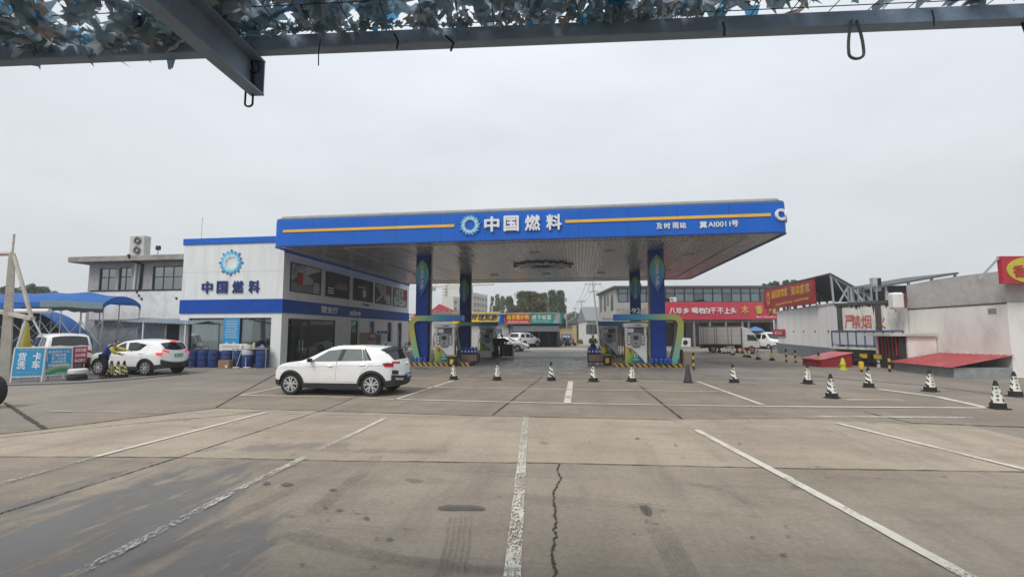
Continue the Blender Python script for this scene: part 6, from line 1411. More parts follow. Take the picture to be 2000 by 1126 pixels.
b.box(-.45, 1.07, -.2, .27, .9, .96); b.box(-.45, 1.07, -.2, .27, 0, .06); b.build('steel_frame', STL, bk2)
# tall concrete and white wall
w3 = Wall(PC, PD); cw = thing('tall_wall_building', 'tall wall of bare grey concrete above white render at the right', 'building', PC, w3.rz)
zt3a, zt3b = w3.at(1776, 556)[1], w3.at(1957, 529)[1]; zmid = w3.at(1900, 595)[1]; WREN = mat('white_render', (.73, .715, .685), .8, var=.05, scale=1, dirt=(.42, .38, .33), damt=.6, dscale=.7, stretch=(1, 1, .5)); RAWC = mat('raw_concrete', (.44, .43, .415), .9, var=.14, scale=2.5, dirt=(.22, .215, .2), damt=.6, bump=.4, bscale=14)
MB().box(0, w3.L, 0, 6, 0, zmid).build('lower_wall', WREN, cw); MB().prism([(0, zmid + .004), (w3.L, zmid + .004), (w3.L, zt3b), (w3.L * .7, zt3b + .03), (w3.L * .4, zt3a + .1), (0, zt3a)], .01, 6, 'XZ').build('upper_wall', RAWC, cw)
b = MB(); b.box(0, w3.L, -.02, 0, zmid - .04, zmid + .02); b.build('joint', MOLD, cw)
MB().box(w3.L + .004, w3.L + .02, 1.0, 6, 2.2, 2.9).build('dark_vent', MOLD, cw); MB().box(w3.L + .004, w3.L + .03, 1.5, 6, .1, 1.2).build('dark_opening', DARKI, cw); MB().box(w3.L - .9, w3.L - .5, -.006, 0, zmid - .45, zmid - .2).build('damp_patch', mat('damp_patch', (.25, .24, .23), .9, var=.3, scale=6), cw)
# plinth shed with the red sheet roof
pc, pl_, pr_ = Vector((15.25, 22.1, 0)), Vector((15.5, 26.3, 0)), Vector((17.75, 22.6, 0))
ps = thing('basement_shed', 'low grey plinth shed with a red sheet roof against the tall wall', 'shed', (16.4, 24.2, 0)); o3 = Vector((16.4, 24.2, 0)); h_c = hz(pc, 717); h_l = hz(pl_, 706); h_r = hz(pr_, 700)
foot = [pc, pr_, Vector((17.6, 26.3, 0)), pl_]; MB().prism([((p - o3).x, (p - o3).y) for p in foot], 0, h_c - .02, 'XY').build('plinth', mat('grey_plinth_worn', (.24, .26, .27), .8, var=.15, dirt=(.42, .42, .4), damt=.6, dscale=2.2), ps)
b = MB(); rp = [Vector((15.05, 21.95, h_c)), Vector((17.82, 22.5, hz(pr_, 693))), Vector((17.62, 26.25, hz(Vector((17.62, 26.25)), 688))), Vector((15.3, 26.4, h_l))]
def rsheet(u, v):
    p = rp[0].lerp(rp[1], u).lerp(rp[3].lerp(rp[2], u), v); p.z += .012 * math.sin(v * 70); return p - o3
b.grid(rsheet, 3, 140); b.build('red_roof', mat('red_sheet', (.36, .055, .06), .5, .1, var=.12, dirt=(.5, .2, .2), damt=.5, dscale=1.5), ps)
gx = thing('guard_block', 'small white block with flat slab roof and red bars', 'guard room', (16.6, 27.4, 0)); zs = hz(Vector((16, 26.4)), 656); MB().box(-.35, .95, -1.0, .9, 0, zs).build('wall', WREN, gx); MB().box(-.75, -.34, .7, .9, 0, zs).build('side_wall', WREN, gx); MB().box(-1.2, .9, -1.15, 1.15, zs + .003, zs + .13).build('slab_roof', mat('cream_slab', (.52, .5, .44), .7, dirt=(.3, .28, .22), damt=.5), gx); MB().box(-.7, -.36, -.9, .69, .02, zs - .01).build('dark_inside', DARKI, gx)
b = MB()
for k in range(6): b.box(-.76, -.72, -.8 + k * .28, -.76 + k * .28, .7, zs - .05)
b.build('red_bar', RED, gx)
# red sign at the right edge
sgp = Vector((17.2, 21.9, 0)); w4 = Wall(sgp, sgp + Vector((math.cos(YAW), math.sin(YAW), 0))); rg = thing('red_sign', 'red sign with yellow oval raised on a frame at the right edge', 'sign', sgp, w4.rz); r4 = w4.rect(1955, 500, 2100, 553)
MB().box(r4[0], r4[0] + 4.6, 0, .18, r4[2], r4[3]).build('board', RED, rg); b = MB(); ov = w4.at(2010, 527); b.lathe([(.001, -.03), (.62, -.03), (.62, 0)], 28, axis='Y'); oo = b.build('yellow_oval', mat('oval_yellow', (.5, .44, .05), .5), rg); oo.location = (ov[0], 0, ov[1]); oo.scale = (1.5, 1, .85); text('lettering', '香', 1, RED, rg, (ov[0] - .45, -.04, ov[1] - .05), fit=(.5, .5), depth=.02, bold=.03)
MB().bar((r4[0] - .7, .3, r4[2] + .2), (r4[0], .1, r4[3] - .05), .07).build('strut', STL, rg)
# red tin shed
p0, p1 = G(1568, 713), G(1604, 717); p2 = G(1630, 716); rw2 = Wall(p0, p1); rt = thing('red_tin_shed', 'low red tin shed with faded sloping lid beside the grey wall', 'shed', p0, rw2.rz); hL, hR = hz(p0, 700), hz(p1, 702); dd_ = 1.7; hb = hz(p2, 689)
RT_ = mat('red_tin', (.32, .025, .035), .5, var=.1, dirt=(.2, .03, .03), damt=.4); MB().prism([(0, 0), (dd_, 0), (dd_, hb), (0, hL)], 0, rw2.L, 'YZ').build('body', RT_, rt); MB().prism([(-.06, hL + .003), (dd_ + .04, hb + .003), (dd_ + .04, hb + .05), (-.06, hL + .05)], -.05, rw2.L + .05, 'YZ').build('lid', mat('faded_red_lid', (.48, .12, .14), .6, var=.1, dirt=(.55, .35, .36), damt=.8, dscale=1.6), rt)
# ================================================================ restaurant
RA, RB = dep(1205, 680, 55), dep(1516, 680, 55); w5 = Wall(RA, RB); rest = thing('restaurant_building', 'two storey restaurant with ribbon windows above a long red signboard', 'building', RA, w5.rz)
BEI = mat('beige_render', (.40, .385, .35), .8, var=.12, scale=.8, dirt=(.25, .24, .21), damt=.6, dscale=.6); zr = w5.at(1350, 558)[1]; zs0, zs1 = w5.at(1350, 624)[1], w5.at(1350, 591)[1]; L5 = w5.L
MB().box(0, L5, .3, 11, zs0 - .3, zs1 + .1).box(0, L5, 3.0, 11, zs1 + .1, zr - .25).box(0, .35, .3, 3.0, zs1 + .1, zr - .25).box(L5 - .3, L5, .3, 3, zs1 + .1, zr - .25).build('wall', BEI, rest)
MB().box(-.3, L5 + .4, -.3, 11.3, zr - .25, zr).build('roof', mat('dark_eave', (.09, .095, .10), .6), rest)
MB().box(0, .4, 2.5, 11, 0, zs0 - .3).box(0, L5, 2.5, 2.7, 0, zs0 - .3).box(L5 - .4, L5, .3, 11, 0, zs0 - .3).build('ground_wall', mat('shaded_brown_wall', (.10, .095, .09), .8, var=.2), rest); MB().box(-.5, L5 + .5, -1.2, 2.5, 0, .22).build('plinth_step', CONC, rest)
# ribbon windows with curtains
nwin = 16; x0w, x1w = .35, L5 - .3; zw0, zw1 = zs1 + .12, zr - .27
wb_ = MB().box(x0w, x1w, .28, .36, zw1 - .62, zw1 - .55).box(x0w, x1w, .28, .36, zw0, zw0 + .06)
for k in range(nwin + 1): x = x0w + (x1w - x0w) * k / nwin; wb_.box(x - .05, x + .05, .275, .365, zw0 + .06, zw1)
win = wb_.build('ribbon_window', WFR, rest); MB().box(x0w, x1w, .31, .32, zw0 + .06, zw1).build('pane', GLS, win)
for k in range(nwin):
    if k in (5, 8, 11, 15): continue
    a = x0w + (x1w - x0w) * (k + .08) / nwin; c = x0w + (x1w - x0w) * (k + .9) / nwin; curtain(win, a, c, .39, zw0 + .05, zw1 - .65, m=CURB)
MB().box(x0w, x1w, .45, .47, zw1 - .55, zw1 - .02).build('blind', mat('blind_grey', (.36, .36, .35), .7, var=.15), win)
# left flank
w5b = Wall(RA + Vector((-w5.d.y, w5.d.x, 0)) * 11, RA)
for (u, z0, z1, wd) in ((1.2, 4.6, 6.7, 1.0), (3.9, 4.6, 6.7, 1.2), (6.0, 5.2, 6.7, .8), (8.2, 4.5, 6.9, 1.3), (3.0, 1.0, 2.8, 1.0), (7.0, 1.2, 2.8, 1.0)):
    o = MB().box(u, u + wd, -.03, .04, z0, z1).build('side_window', WFR, rest); o.matrix_parent_inverse = Matrix.Translation((0, 11, 0)) @ Matrix.Rotation(-PI / 2, 4, 'Z')
    MB().box(u + .06, u + wd - .06, -.035, -.031, z0 + .06, z1 - .06).build('pane', GLF, o)
# sign
rsn = thing('restaurant_sign', 'long red restaurant signboard with white and gold characters', 'sign', RA, w5.rz); sx0 = w5.at(1290, 600)[0]; sx1 = w5.at(1513, 600)[0]
MB().box(sx0 - 1.2, sx1, -.9, .25, zs0, zs1).build('board', mat('sign_crimson', (.50, .045, .075), .5, var=.06, dirt=(.55, .12, .14), damt=.3), rsn, bevel=.02)
GOLD = mat('gold_letter', (.60, .42, .10), .4)
for ch, px in zip('八珍乡喝老白干不上头', (1308, 1321, 1334, 1351, 1363, 1374, 1386, 1400, 1413, 1425)):
    a = w5.at(px, 607); text('lettering', ch, 1, LETW, rsn, (a[0], -.95, a[1]), fit=(.68, .68), depth=.06, bold=.03)
for ch, px in zip('木香苑', (1447, 1474, 1500)): a = w5.at(px, 606); text('lettering', ch, 1, GOLD, rsn, (a[0], -.96, a[1] + .05), fit=(.82, .95), depth=.08, bold=.04)
a = w5.at(1488, 619); text('lettering', '电话 13503180011', 1, LETW, rsn, (a[0], -.93, a[1]), fit=(2.2, .2), depth=.03); a = w5.at(1311, 585); text('lettering', '订餐', 1, LETW, rsn, (a[0], -.6, zs1 + .35), fit=(.85, .6), depth=.1, bold=.05)
# ground floor front: posts, curtains, glass door
fr_ = MB()
for px in (1330, 1352, 1383, 1414, 1446, 1458, 1511): x = w5.at(px, 660)[0]; fr_.box(x - .1, x + .1, -.7, -.5, .22, zs0)
fr_.build('post', mat('post_grey', (.22, .22, .23), .5), rest)
for a, c in ((1330, 1350), (1354, 1382)):
    xa, xc = w5.at(a, 660)[0], w5.at(c, 660)[0]; f = MB().box(xa, xc, 2.35, 2.42, .3, .42).box(xa, xc, 2.35, 2.42, 2.3, 2.4).build('front_window', WFR, rest); curtain(f, xa, xc, 2.3, .42, 3.0, m=mat('curtain_mauve', (.27, .24, .27), .8, var=.15, stretch=(6, 1, .3)))
xa, xc = w5.at(1394, 640)[0], w5.at(1404, 640)[0]; MB().box(xa, xc, 2.2, 2.3, .3, 2.9).build('blue_door', mat('dull_blue_panel', (.08, .16, .25), .5), rest)
acu = thing('air_conditioner', 'white air conditioner unit on the restaurant step', 'air conditioner', RA + w5.d * w5.at(1334, 670)[0] - Vector((-w5.d.y, w5.d.x, 0)) * .9 + Vector((0, 0, .22)), w5.rz); MB().box(-.5, .5, -.2, .2, 0, 1.0).build('casing', WPLAS, acu, bevel=.03); g_ = MB().tube([(-.12 + .28 * math.cos(2 * PI * k / 24), -.215, .5 + .28 * math.sin(2 * PI * k / 24)) for k in range(24)], .02, 5, closed=True).build('fan_grille', GALV, acu); MB().lathe([(.001, -.205), (.26, -.203)], 20, (-.12, 0, .5), 'Y').build('fan_disc', BLACK, g_)
dx = w5.at(1462, 655)[0]; dp_ = RA + w5.d * dx - Vector((-w5.d.y, w5.d.x, 0)) * 1.6; bt = thing('blue_umbrella', 'small blue parasol by the restaurant entrance behind the lorry cab', 'parasol', dp_); MB().lathe([(1.0, 2.0), (.6, 2.3), (.001, 2.5)], 10).build('cover', mat('parasol_blue', (.1, .2, .42), .7), bt); MB().tube([(0, 0, 0), (0, 0, 2.3)], .03, 6).build('pole', GALV, bt)
# ================================================================ shops across the road
SA, SB = dep(880, 660, 62), dep(1098, 660, 62); ws = Wall(SA, SB)
def shopx(px): return ws.at(px, 640)[0]
def shopz(py): return ws.at(1000, py)[1]
sh1 = thing('tyre_shop', 'low white roller shutter shop under a yellow signboard', 'shop', SA, ws.rz); xk = shopx(1000)
SHUT = mat('shutter_white', (.50, .50, .49), .6, var=.06, dirt=(.35, .34, .32), damt=.4); MB().box(-4, xk, 0, 6, 0, shopz(614)).build('wall', SHUT, sh1)
b = MB(); z = .1
while z < 2.9: b.box(shopx(984), xk - .1, -.012, 0, z, z + .06); z += .16
b.build('shutter_rib', mat('shutter_line', (.36, .36, .36), .6), sh1)
fw = MB().box(shopx(950), shopx(980), -.05, .0, shopz(660), shopz(642)).build('shop_window', WFR, sh1); MB().box(shopx(951), shopx(979), -.06, -.052, shopz(659), shopz(643)).build('pane', GLF, fw); b = MB()
for k in range(6): b.box(shopx(953) + k * .28, shopx(953) + k * .28 + .2, -.07, -.062, shopz(657), shopz(657) + random.uniform(.2, .6))
b.build('goods', WPLAS, fw)
MB().box(-4, xk, -.6, 6, shopz(614), shopz(614) + .2).build('roof', CONC, sh1)
ysn = thing('yellow_signboard', 'yellow tyre shop signboard with slanted dark lettering and a blue end', 'sign', SA, ws.rz); z0, z1 = shopz(631), shopz(609); xa, xb = shopx(884), shopx(986); MB().box(xa, xb, -.45, -.25, z0, z1).build('board', mat('board_yellow', (.80, .52, .02), .45, var=.05), ysn); xc = shopx(974)
MB().prism([(xc, z0), (xb - .03, z0), (xb - .03, z1), (xc + .35, z1)], -.47, -.45, 'XZ').build('blue_end', BLUE, ysn); MB().prism([(xc - .25, z0), (xc, z0), (xc + .35, z1), (xc + .1, z1)], -.465, -.45, 'XZ').build('teal_stripe', mat('stripe_teal', (.25, .4, .3), .5), ysn)
NAVY = mat('letter_navy', (.03, .03, .08), .45)
for ch, px in zip('玲珑轮胎', (927, 940, 953, 966)): text('lettering', ch, 1, NAVY, ysn, (shopx(px), -.47, (z0 + z1) / 2 + .05), fit=(.78, .82), depth=.03, bold=.035, shear=.25)
sh2 = thing('noodle_shops', 'low dark fronted restaurant row under red and teal signboards', 'shop', SA, ws.rz); xl, xr = shopx(1000) + .01, shopx(1093)
MB().box(xl, xr, 1.6, 7, 0, shopz(614)).box(xl, xl + .5, 0, 1.6, 0, shopz(614)).box(xr - .35, xr, 0, 1.6, 0, shopz(614)).build('wall', mat('dim_wall_grey', (.10, .105, .11), .8, var=.25), sh2); AWG = mat('awning_grey', (.085, .095, .105), .7, var=.15)
b = MB(); b.grid(lambda u, v: (xl + .1 + (xr - xl - .2) * u, -1.6 * (1 - v) - .02 * math.sin(u * 60), shopz(647) + (shopz(633) - shopz(647)) * v), 30, 3); b.build('awning', AWG, sh2)
b = MB()
for k, (a, c) in enumerate(((1003, 1022), (1031, 1050), (1056, 1072), (1076, 1090))): b.box(shopx(a), shopx(c), 1.5, 1.58, .1, shopz(648))
b.build('dark_doorway', DARKI, sh2); MB().box(shopx(1050), shopx(1055), 1.2, 1.55, 0, 3).build('pillar', mat('pillar_grey', (.2, .21, .22), .7), sh2); MB().box(xl, xr, -.5, 7, shopz(614), shopz(614) + .25).build('roof', CONC, sh2)
r2 = thing('red_signboard', 'red shop signboard with yellow characters between the yellow and teal boards', 'sign', SA, ws.rz); z0, z1 = shopz(632), shopz(612); MB().box(shopx(988.5), shopx(1035), -.5, -.3, z0, z1).build('board', mat('board_red', (.50, .035, .03), .45, var=.05), r2)
b = MB(); b.box(shopx(988.5), shopx(1035), -.52, -.5, z1 - .06, z1).box(shopx(988.5), shopx(1035), -.52, -.5, z0, z0 + .06); b.build('border', mat('border_pale', (.55, .4, .35), .5), r2)
for ch, px in zip('南京爆炒鸭', (994, 1003, 1011.5, 1020, 1029)): text('lettering', ch, 1, mat('letter_yellow', (.72, .52, .06), .4), r2, (shopx(px), -.515, (z0 + z1) / 2 + .18), fit=(.5, .62), depth=.03, bold=.03)
text('lettering', '早餐 凉菜 电话 15833128666', 1, LETW, r2, (shopx(1011.5), -.51, z0 + .26), fit=(2.6, .2), depth=.02, bold=.02)
t2 = thing('teal_signboard', 'teal noodle shop signboard with white characters and a bottle picture', 'sign', SA, ws.rz); TEAL = mat('board_teal', (.02, .25, .22), .45, var=.05); MB().box(shopx(1035.5), shopx(1097), -.5, -.3, z0, z1).build('board', TEAL, t2)
for ch, px in zip('虎子板面', (1043, 1053, 1062.5, 1072)): text('lettering', ch, 1, mat('letter_cream', (.62, .68, .6), .4), t2, (shopx(px), -.515, (z0 + z1) / 2 + .15), fit=(.55, .62), depth=.03, bold=.02)
text('lettering', '安徽板面 牛肉板面 营养早餐', 1, LETW, t2, (shopx(1056), -.51, z0 + .3), fit=(2.2, .13), depth=.02)
b = MB(); u = shopx(1086); b.prism([(u - .4, z0 + .05), (u + .35, z0 + .05), (u + .5, z1 - .1), (u - .1, z1 - .1)], -.515, -.5, 'XZ'); b.build('bottle_picture', mat('bottle_print', (.22, .33, .36), .4, var=.35, scale=3), t2); MB().prism([(u - .3, z0 + .5), (u + .5, z0 + .62), (u + .5, z0 + .8), (u - .28, z0 + .68)], -.525, -.515, 'XZ').build('pink_print', mat('print_pink', (.5, .2, .22), .5), t2)
lampq = ws.a + ws.d * shopx(995) - Vector((-ws.d.y, ws.d.x, 0)) * .5; wl2 = thing('wall_lamp', 'black round lamp on a post between the white shutter and the dark awning', 'lamp', lampq); MB().tube([(0, 0, 0), (0, 0, 2.6)], .07, 6).build('post', BLACK, wl2); MB().lathe([(.05, 2.4), (.3, 2.6), (.32, 2.85), (.1, 2.95)], 12).build('lamp_head', BLACK, wl2, smooth=True)
# scooters
def scooter(p, rz, lab, cm, shield=False):
    s = thing('scooter', lab, 'scooter', p, rz, 'scooters parked across the road')
    for x in (-.62, .62): wh = MB().lathe([(.12, -.05), (.2, -.05), (.23, 0), (.2, .05), (.12, .05)], 16, axis='Y').build('wheel', RUB, s, smooth=True); wh.location = (x, 0, .23); MB().lathe([(.001, -.03), (.12, -.03), (.12, .03), (.001, .03)], 10, axis='Y').build('hub', MET, wh)
    MB().prism([(-.75, .35), (-.2, .3), (.25, .22), (.4, .3), (.55, .75), (.45, .95), (.35, .9), (.22, .38), (-.1, .4), (-.1, .65), (-.75, .68)], -.16, .16, 'XZ').build('body', cm, s, bevel=.04); MB().box(-.75, -.05, -.15, .15, .68, .78).build('seat', BLACK, s, bevel=.03)
    MB().tube([(.6, 0, .25), (.45, 0, 1.0)], .035, 6).tube([(.4, -.3, 1.02), (.45, 0, .98), (.4, .3, 1.02)], .025, 6).build('handlebar', BLACK, s); MB().box(-.95, -.6, -.17, .17, .8, 1.1).build('top_box', BLACK, s, bevel=.03)
    for y in (-.28, .28): m_ = MB().tube([(.4, y, 1.02), (.38, y * 1.1, 1.2)], .012, 5).build('mirror', BLACK, s); MB().lathe([(.001, -.02), (.06, 0), (.001, .02)], 10, (.38, y * 1.1, 1.24), 'X').build('mirror_glass', MET, m_)
    if shield: MB().prism([(.55, .75), (.6, .75), (.42, 1.45), (.38, 1.45)], -.25, .25, 'XZ').build('leg_shield', WPLAS, s, bevel=.02); MB().prism([(-.1, .8), (.0, .8), (-.1, 1.25), (-.2, 1.25)], -.2, .2, 'XZ').build('cover', WPLAS, s)
    return s
for (px, rz, lab, cm, sh_) in (((1053, 675), 1.9, 'dark scooter just right of the white off roader', BLACK, False), ((1063, 675), 1.2, 'dark scooter second from the white off roader, in front of the doorway', BLACK, False), ((1079, 675), 2.9, 'pale scooter with white cover near the end of the dark awning', WPLAS, True), ((1103, 675), .2, 'grey scooter below the blue board on the yellow wall, left one', mat('scooter_grey', (.2, .2, .2), .4), False), ((1114, 675), .3, 'reddish scooter below the blue board on the yellow wall, right one', mat('scooter_red', (.22, .06, .05), .4), False)): scooter(G(*px), rz, lab, cm, sh_)
# yellow walls of the lane opening
YW = mat('yellow_render', (.55, .43, .21), .8, var=.08, scale=1, dirt=(.35, .3, .2), damt=.4); GWB = mat('grey_dado', (.25, .27, .28), .8, var=.12)
def ywall(pl, pr, ytop, ymid, lab, pil=None, nm='lane_wall'):
    w_ = Wall(G(*pl), G(*pr)); t = thing(nm, lab, 'wall', w_.a, w_.rz); zt_, zm = hz(w_.a, ytop), hz(w_.a, ymid)
    MB().box(0, w_.L, 0, .35, zm, zt_).build('upper_wall', YW, t); MB().box(0, w_.L, 0, .35, 0, zm).build('lower_wall', GWB, t); MB().box(-.03, w_.L + .03, -.06, .4, zt_, zt_ + .12).build('coping', mat('coping_cream', (.5, .42, .26), .8), t)
    b = MB()
    for k in range(int(w_.L / .5)): b.box(.1 + k * .5, .3 + k * .5, .05, .3, zt_ + .12, zt_ + random.uniform(.2, .4))
    b.build('flower_pot', mat('pot', (.2, .16, .1), .9, var=.4), t)
    if pil: x0, x1, yt_ = pil; xa, xb = w_.at(x0, 660)[0], w_.at(x1, 660)[0]; MB().box(xa, xb, -.1, .45, 0, hz(w_.a, yt_)).build('pillar', YW, t); MB().box(xa - .06, xb + .06, -.16, .51, hz(w_.a, yt_), hz(w_.a, yt_) + .15).build('pillar_cap', YW, t)
    return w_
wa_ = ywall((1094, 673), (1127, 673), 644, 660, 'yellow and grey wall left of the lane, with blue board', (1118.5, 1126, 637)); bb_ = thing('blue_board', 'blue board with white characters on the left yellow wall', 'sign', wa_.a, wa_.rz); ra = wa_.rect(1096, 652, 1115.5, 661); MB().box(ra[0], ra[1], -.1, -.02, ra[2], ra[3]).build('board', mat('board_blue', (.03, .13, .36), .5), bb_); text('lettering', '农家饭', 1, LETW, bb_, ((ra[0] + ra[1]) / 2, -.105, (ra[2] + ra[3]) / 2), fit=((ra[1] - ra[0]) * .8, (ra[3] - ra[2]) * .6), depth=.01, bold=.03)
wb2 = ywall((1168, 675), (1196, 675), 644, 661, 'yellow and grey wall right of the lane, with red banner', (1168, 1175, 637)); rb2 = thing('red_banner', 'small red banner on the right yellow wall behind the attendant', 'banner', wb2.a, wb2.rz); ra = wb2.rect(1182, 654, 1195, 661.5); MB().box(ra[0], ra[1], -.1, -.02, ra[2], ra[3]).build('board', RED, rb2); text('lettering', '美丽乡村', 1, LETW, rb2, ((ra[0] + ra[1]) / 2, -.104, (ra[2] + ra[3]) / 2), fit=((ra[1] - ra[0]) * .8, (ra[3] - ra[2]) * .5), depth=.006)
ywall((1140, 668), (1147, 668), 640, 655, 'short yellow wall end farther down the lane', None)
# houses down the lane
def house(pl, pr, D, ybase, yeave, yridge, lab, wm, rm, depth=8, nwin=0, rot=0, roof='gable'):
    a, b_ = dep(pl, 660, D), dep(pr, 660, D); w_ = Wall(a, b_); t = thing('house', lab, 'house', a, w_.rz + rot); L = w_.L; ze, zr_ = hz(a, yeave), hz(a, yridge)
    MB().box(0, L, 0, depth, 0, ze).build('wall', wm, t)
    if roof == 'gable': MB().prism([(-.3, ze), (L + .3, ze), (L + .3, ze + .12), (L / 2, zr_), (-.3, ze + .12)], -.3, depth + .3, 'XZ').build('roof', rm, t)
    else: MB().prism([(-.4, ze), (depth + .4, ze), (depth / 2, zr_)], -.2, L + .2, 'YZ').build('roof', rm, t)
    for k in range(nwin): x = L * (k + .5) / nwin; window(t, x - .45, x + .45, ze - 2.0, ze - .6, -.03, 2, 1)
    return t
DKR = mat('slate_roof', (.10, .11, .12), .7, var=.15); house(1110, 1143, 105, 672, 632, 618, 'dark blue grey house with gable at the end of the lane', mat('blue_grey_wall', (.12, .14, .17), .8), DKR)
h2 = house(1146, 1200, 74, 668, 626, 596, 'white house with long grey roof on the right of the lane', OW, mat('grey_tile_roof', (.22, .24, .25), .8, var=.12), 9, 6, 0, 'eave')
house(1100, 1122, 130, 670, 640, 634, 'small pale house behind the left yellow wall', mat('pale_wall', (.4, .41, .42), .8), DKR)
# red gable roof behind the front left pump
a, b_ = dep(830, 660, 85), dep(897, 660, 85); w_ = Wall(a, b_); rgb = thing('red_gable_house', 'building with big red gable behind the front left pump', 'house', a, w_.rz); zl = hz(a, 618); zp = hz(a, 593); xp = w_.at(858, 600)[0]; MB().box(0, w_.L, .2, 9, 0, zl).build('wall', mat('red_wall', (.30, .05, .05), .8), rgb); MB().prism([(-.4, zl - .3), (w_.L + 1.2, zl - .3), (w_.L + 1.2, zl), (xp, zp), (-.4, zl)], 0, 9, 'XZ').build('roof', mat('red_gable', (.46, .05, .08), .6, var=.06), rgb)
a, b_ = dep(782, 660, 80), dep(815, 660, 80); w_ = Wall(a, b_); rs3 = thing('red_roofed_shop', 'low red fronted shop seen between the white shop and the arch', 'shop', a, w_.rz); MB().box(0, w_.L, 0, 6, 0, hz(a, 625)).build('wall', mat('shop_wall_red', (.28, .1, .09), .8), rs3); MB().box(-.2, w_.L + .2, -.6, -.2, hz(a, 622), hz(a, 613)).build('signboard', RED, rs3); text('lettering', '烟酒超市', 1, LETW, rs3, (w_.L / 2, -.62, hz(a, 617.5)), fit=(w_.L * .7, .5), depth=.03, bold=.03)
# apartment block
a, b_ = dep(886, 660, 210), dep(956, 660, 240); w_ = Wall(a, b_); apt = thing('apartment_block', 'pale six storey apartment block with stepped roof beyond the yellow sign', 'apartment block', a, w_.rz); APW = mat('apartment_wall', (.52, .51, .48), .8, var=.05, scale=.3); L = w_.L
def az(px, py): return w_.at(px, py)
xm0, xm1, xm2 = az(905, 600)[0], az(920, 600)[0], az(938, 600)[0]; zt_ = az(912, 556)[1]; MB().box(-.5, az(897, 600)[0], 0, 6, 0, az(890, 579)[1]).box(az(897, 600)[0], xm1, -1, 6, 0, zt_).box(xm1, xm2, .5, 6, 0, az(928, 571)[1]).box(xm2, L, 1.2, 6, 0, az(945, 574)[1]).build('wall', APW, apt); MB().box(xm0, xm1 - .5, 2, 8, zt_, zt_ + 2).box(xm1 + 1, xm1 + 5, 3, 8, az(928, 571)[1], az(928, 565)[1]).build('roof', APW, apt)
for k, (x0_, x1_, yv, top_, n) in enumerate(((xm1, xm2, .5, az(928, 574)[1], 3), (xm2, L, 1.2, az(945, 577)[1], 3), (-2, az(897, 600)[0], 0, az(890, 582)[1], 1))):
    for f in range(5):
        z = top_ - 1.6 - f * 3.1
        if z < 4: continue
        for i in range(n):
            x = x0_ + (x1_ - x0_) * (i + .5) / n; o = MB().box(x - .9, x + .9, yv - .12, yv - .02, z - .9, z + .7).build('window', mat('apt_window', (.10, .11, .12), .3), apt); MB().box(x - 1.1, x + 1.1, yv - .5, yv - .13, z - 1.2, z - .95).build('sill', APW, o)
# tower crane
q = dep(873, 660, 260); cr_ = thing('tower_crane', 'distant tower crane with scaffold levels left of the apartment block', 'crane', q); zt_ = hz(q, 556); CRM = mat('crane_steel', (.48, .40, .33), .6); b = MB()
for x in (-.8, .8):
    for y in (-.8, .8): b.bar((x, y, 0), (x, y, zt_), .35)
n = 18
for k in range(n): z = zt_ * k / n; z2 = zt_ * (k + 1) / n; b.bar((-.8, -.8, z), (.8, -.8, z2), .22); b.bar((.8, .8, z), (-.8, .8, z2), .22)
for k in range(7): z = zt_ * (.55 + .06 * k); b.box(-2.6, 2.6, -2, 2, z, z + .4)
b.build('mast', CRM, cr_); MB().bar((-10, 0, zt_ - 1), (26, 0, zt_ - .2), .7).bar((0, 0, zt_), (0, 0, zt_ + 4), .6).bar((0, 0, zt_ + 4), (20, 0, zt_ - .2), .25).bar((0, 0, zt_ + 4), (-9, 0, zt_ - 1), .25).build('jib', CRM, cr_); MB().box(-10, -7, -1, 1, zt_ - 3.2, zt_ - 1.2).build('counterweight', CONC, cr_)
# poles and wires
POLE = mat('concrete_pole', (.42, .41, .39), .8, var=.08)
def pole(px, py, D, ytop, lab, lean=0, arms=((.3, 1.6),), r=.16):
    q = dep(px, 660, D); t = thing('utility_pole', lab, 'utility pole', q); h = hz(q, ytop); MB().tube([(0, 0, 0), (lean * h, 0, h)], [r, r * .6], 8).build('pole_shaft', POLE, t, smooth=True); b = MB(); tops = []
    for dz, wd in arms:
        z = h - dz; b.bar((lean * z - wd / 2, 0, z), (lean * z + wd / 2, 0, z), .1)
        for s in (-1, -.35, .35, 1): b.lathe([(.05, 0), (.06, .1), (.03, .2)], 6, (lean * z + s * wd * .47, 0, z + .05)); tops.append(q + Vector((lean * z + s * wd * .47, 0, z + .2)))
    b.build('crossarm', GALV, t); return tops
tA = pole(1171, 660, 66, 550, 'tall concrete utility pole leaning left, by the restaurant corner', -.09, ((.35, 2.1), (1.4, 1.3)))
tB = pole(1137, 660, 88, 586, 'concrete utility pole with one crossarm in the middle of the lane', 0, ((.3, 1.7),)); tC = pole(1125, 660, 125, 600, 'distant thin utility pole behind the dark house', 0, ((.3, 1.6), (1.6, 1.6))); tD = pole(1107, 660, 90, 610, 'thin pole behind the left yellow wall', 0, ((.3, 1.4),), .1)
def wire(a, b_, sag=.6, nm='overhead_wire', lab='overhead wire strung between the utility poles of the lane'): o = MB().tube([a.lerp(b_, k / 10) - Vector((0, 0, sag * 4 * (k / 10) * (1 - k / 10))) for k in range(11)], .022, 4).build(nm, BLACK); return tag(o, lab, 'wire', 'wires between the utility poles')
for i in range(3): wire(tA[i], tB[i % 4])
for i in range(2): wire(tB[i], tC[i])
ra_ = RA + Vector((0, 3, zr - .3)); wire(tA[3], ra_, .9, 'service_wire', 'service wire drooping from the leaning pole to the restaurant'); o = wire(dep(780, 660, 150) + Vector((0, 0, hz(dep(780, 660, 150), 562))), dep(905, 660, 150) + Vector((0, 0, hz(dep(905, 660, 150), 560))), .5, 'overhead_wire', 'long wire crossing the sky in front of the tower crane')
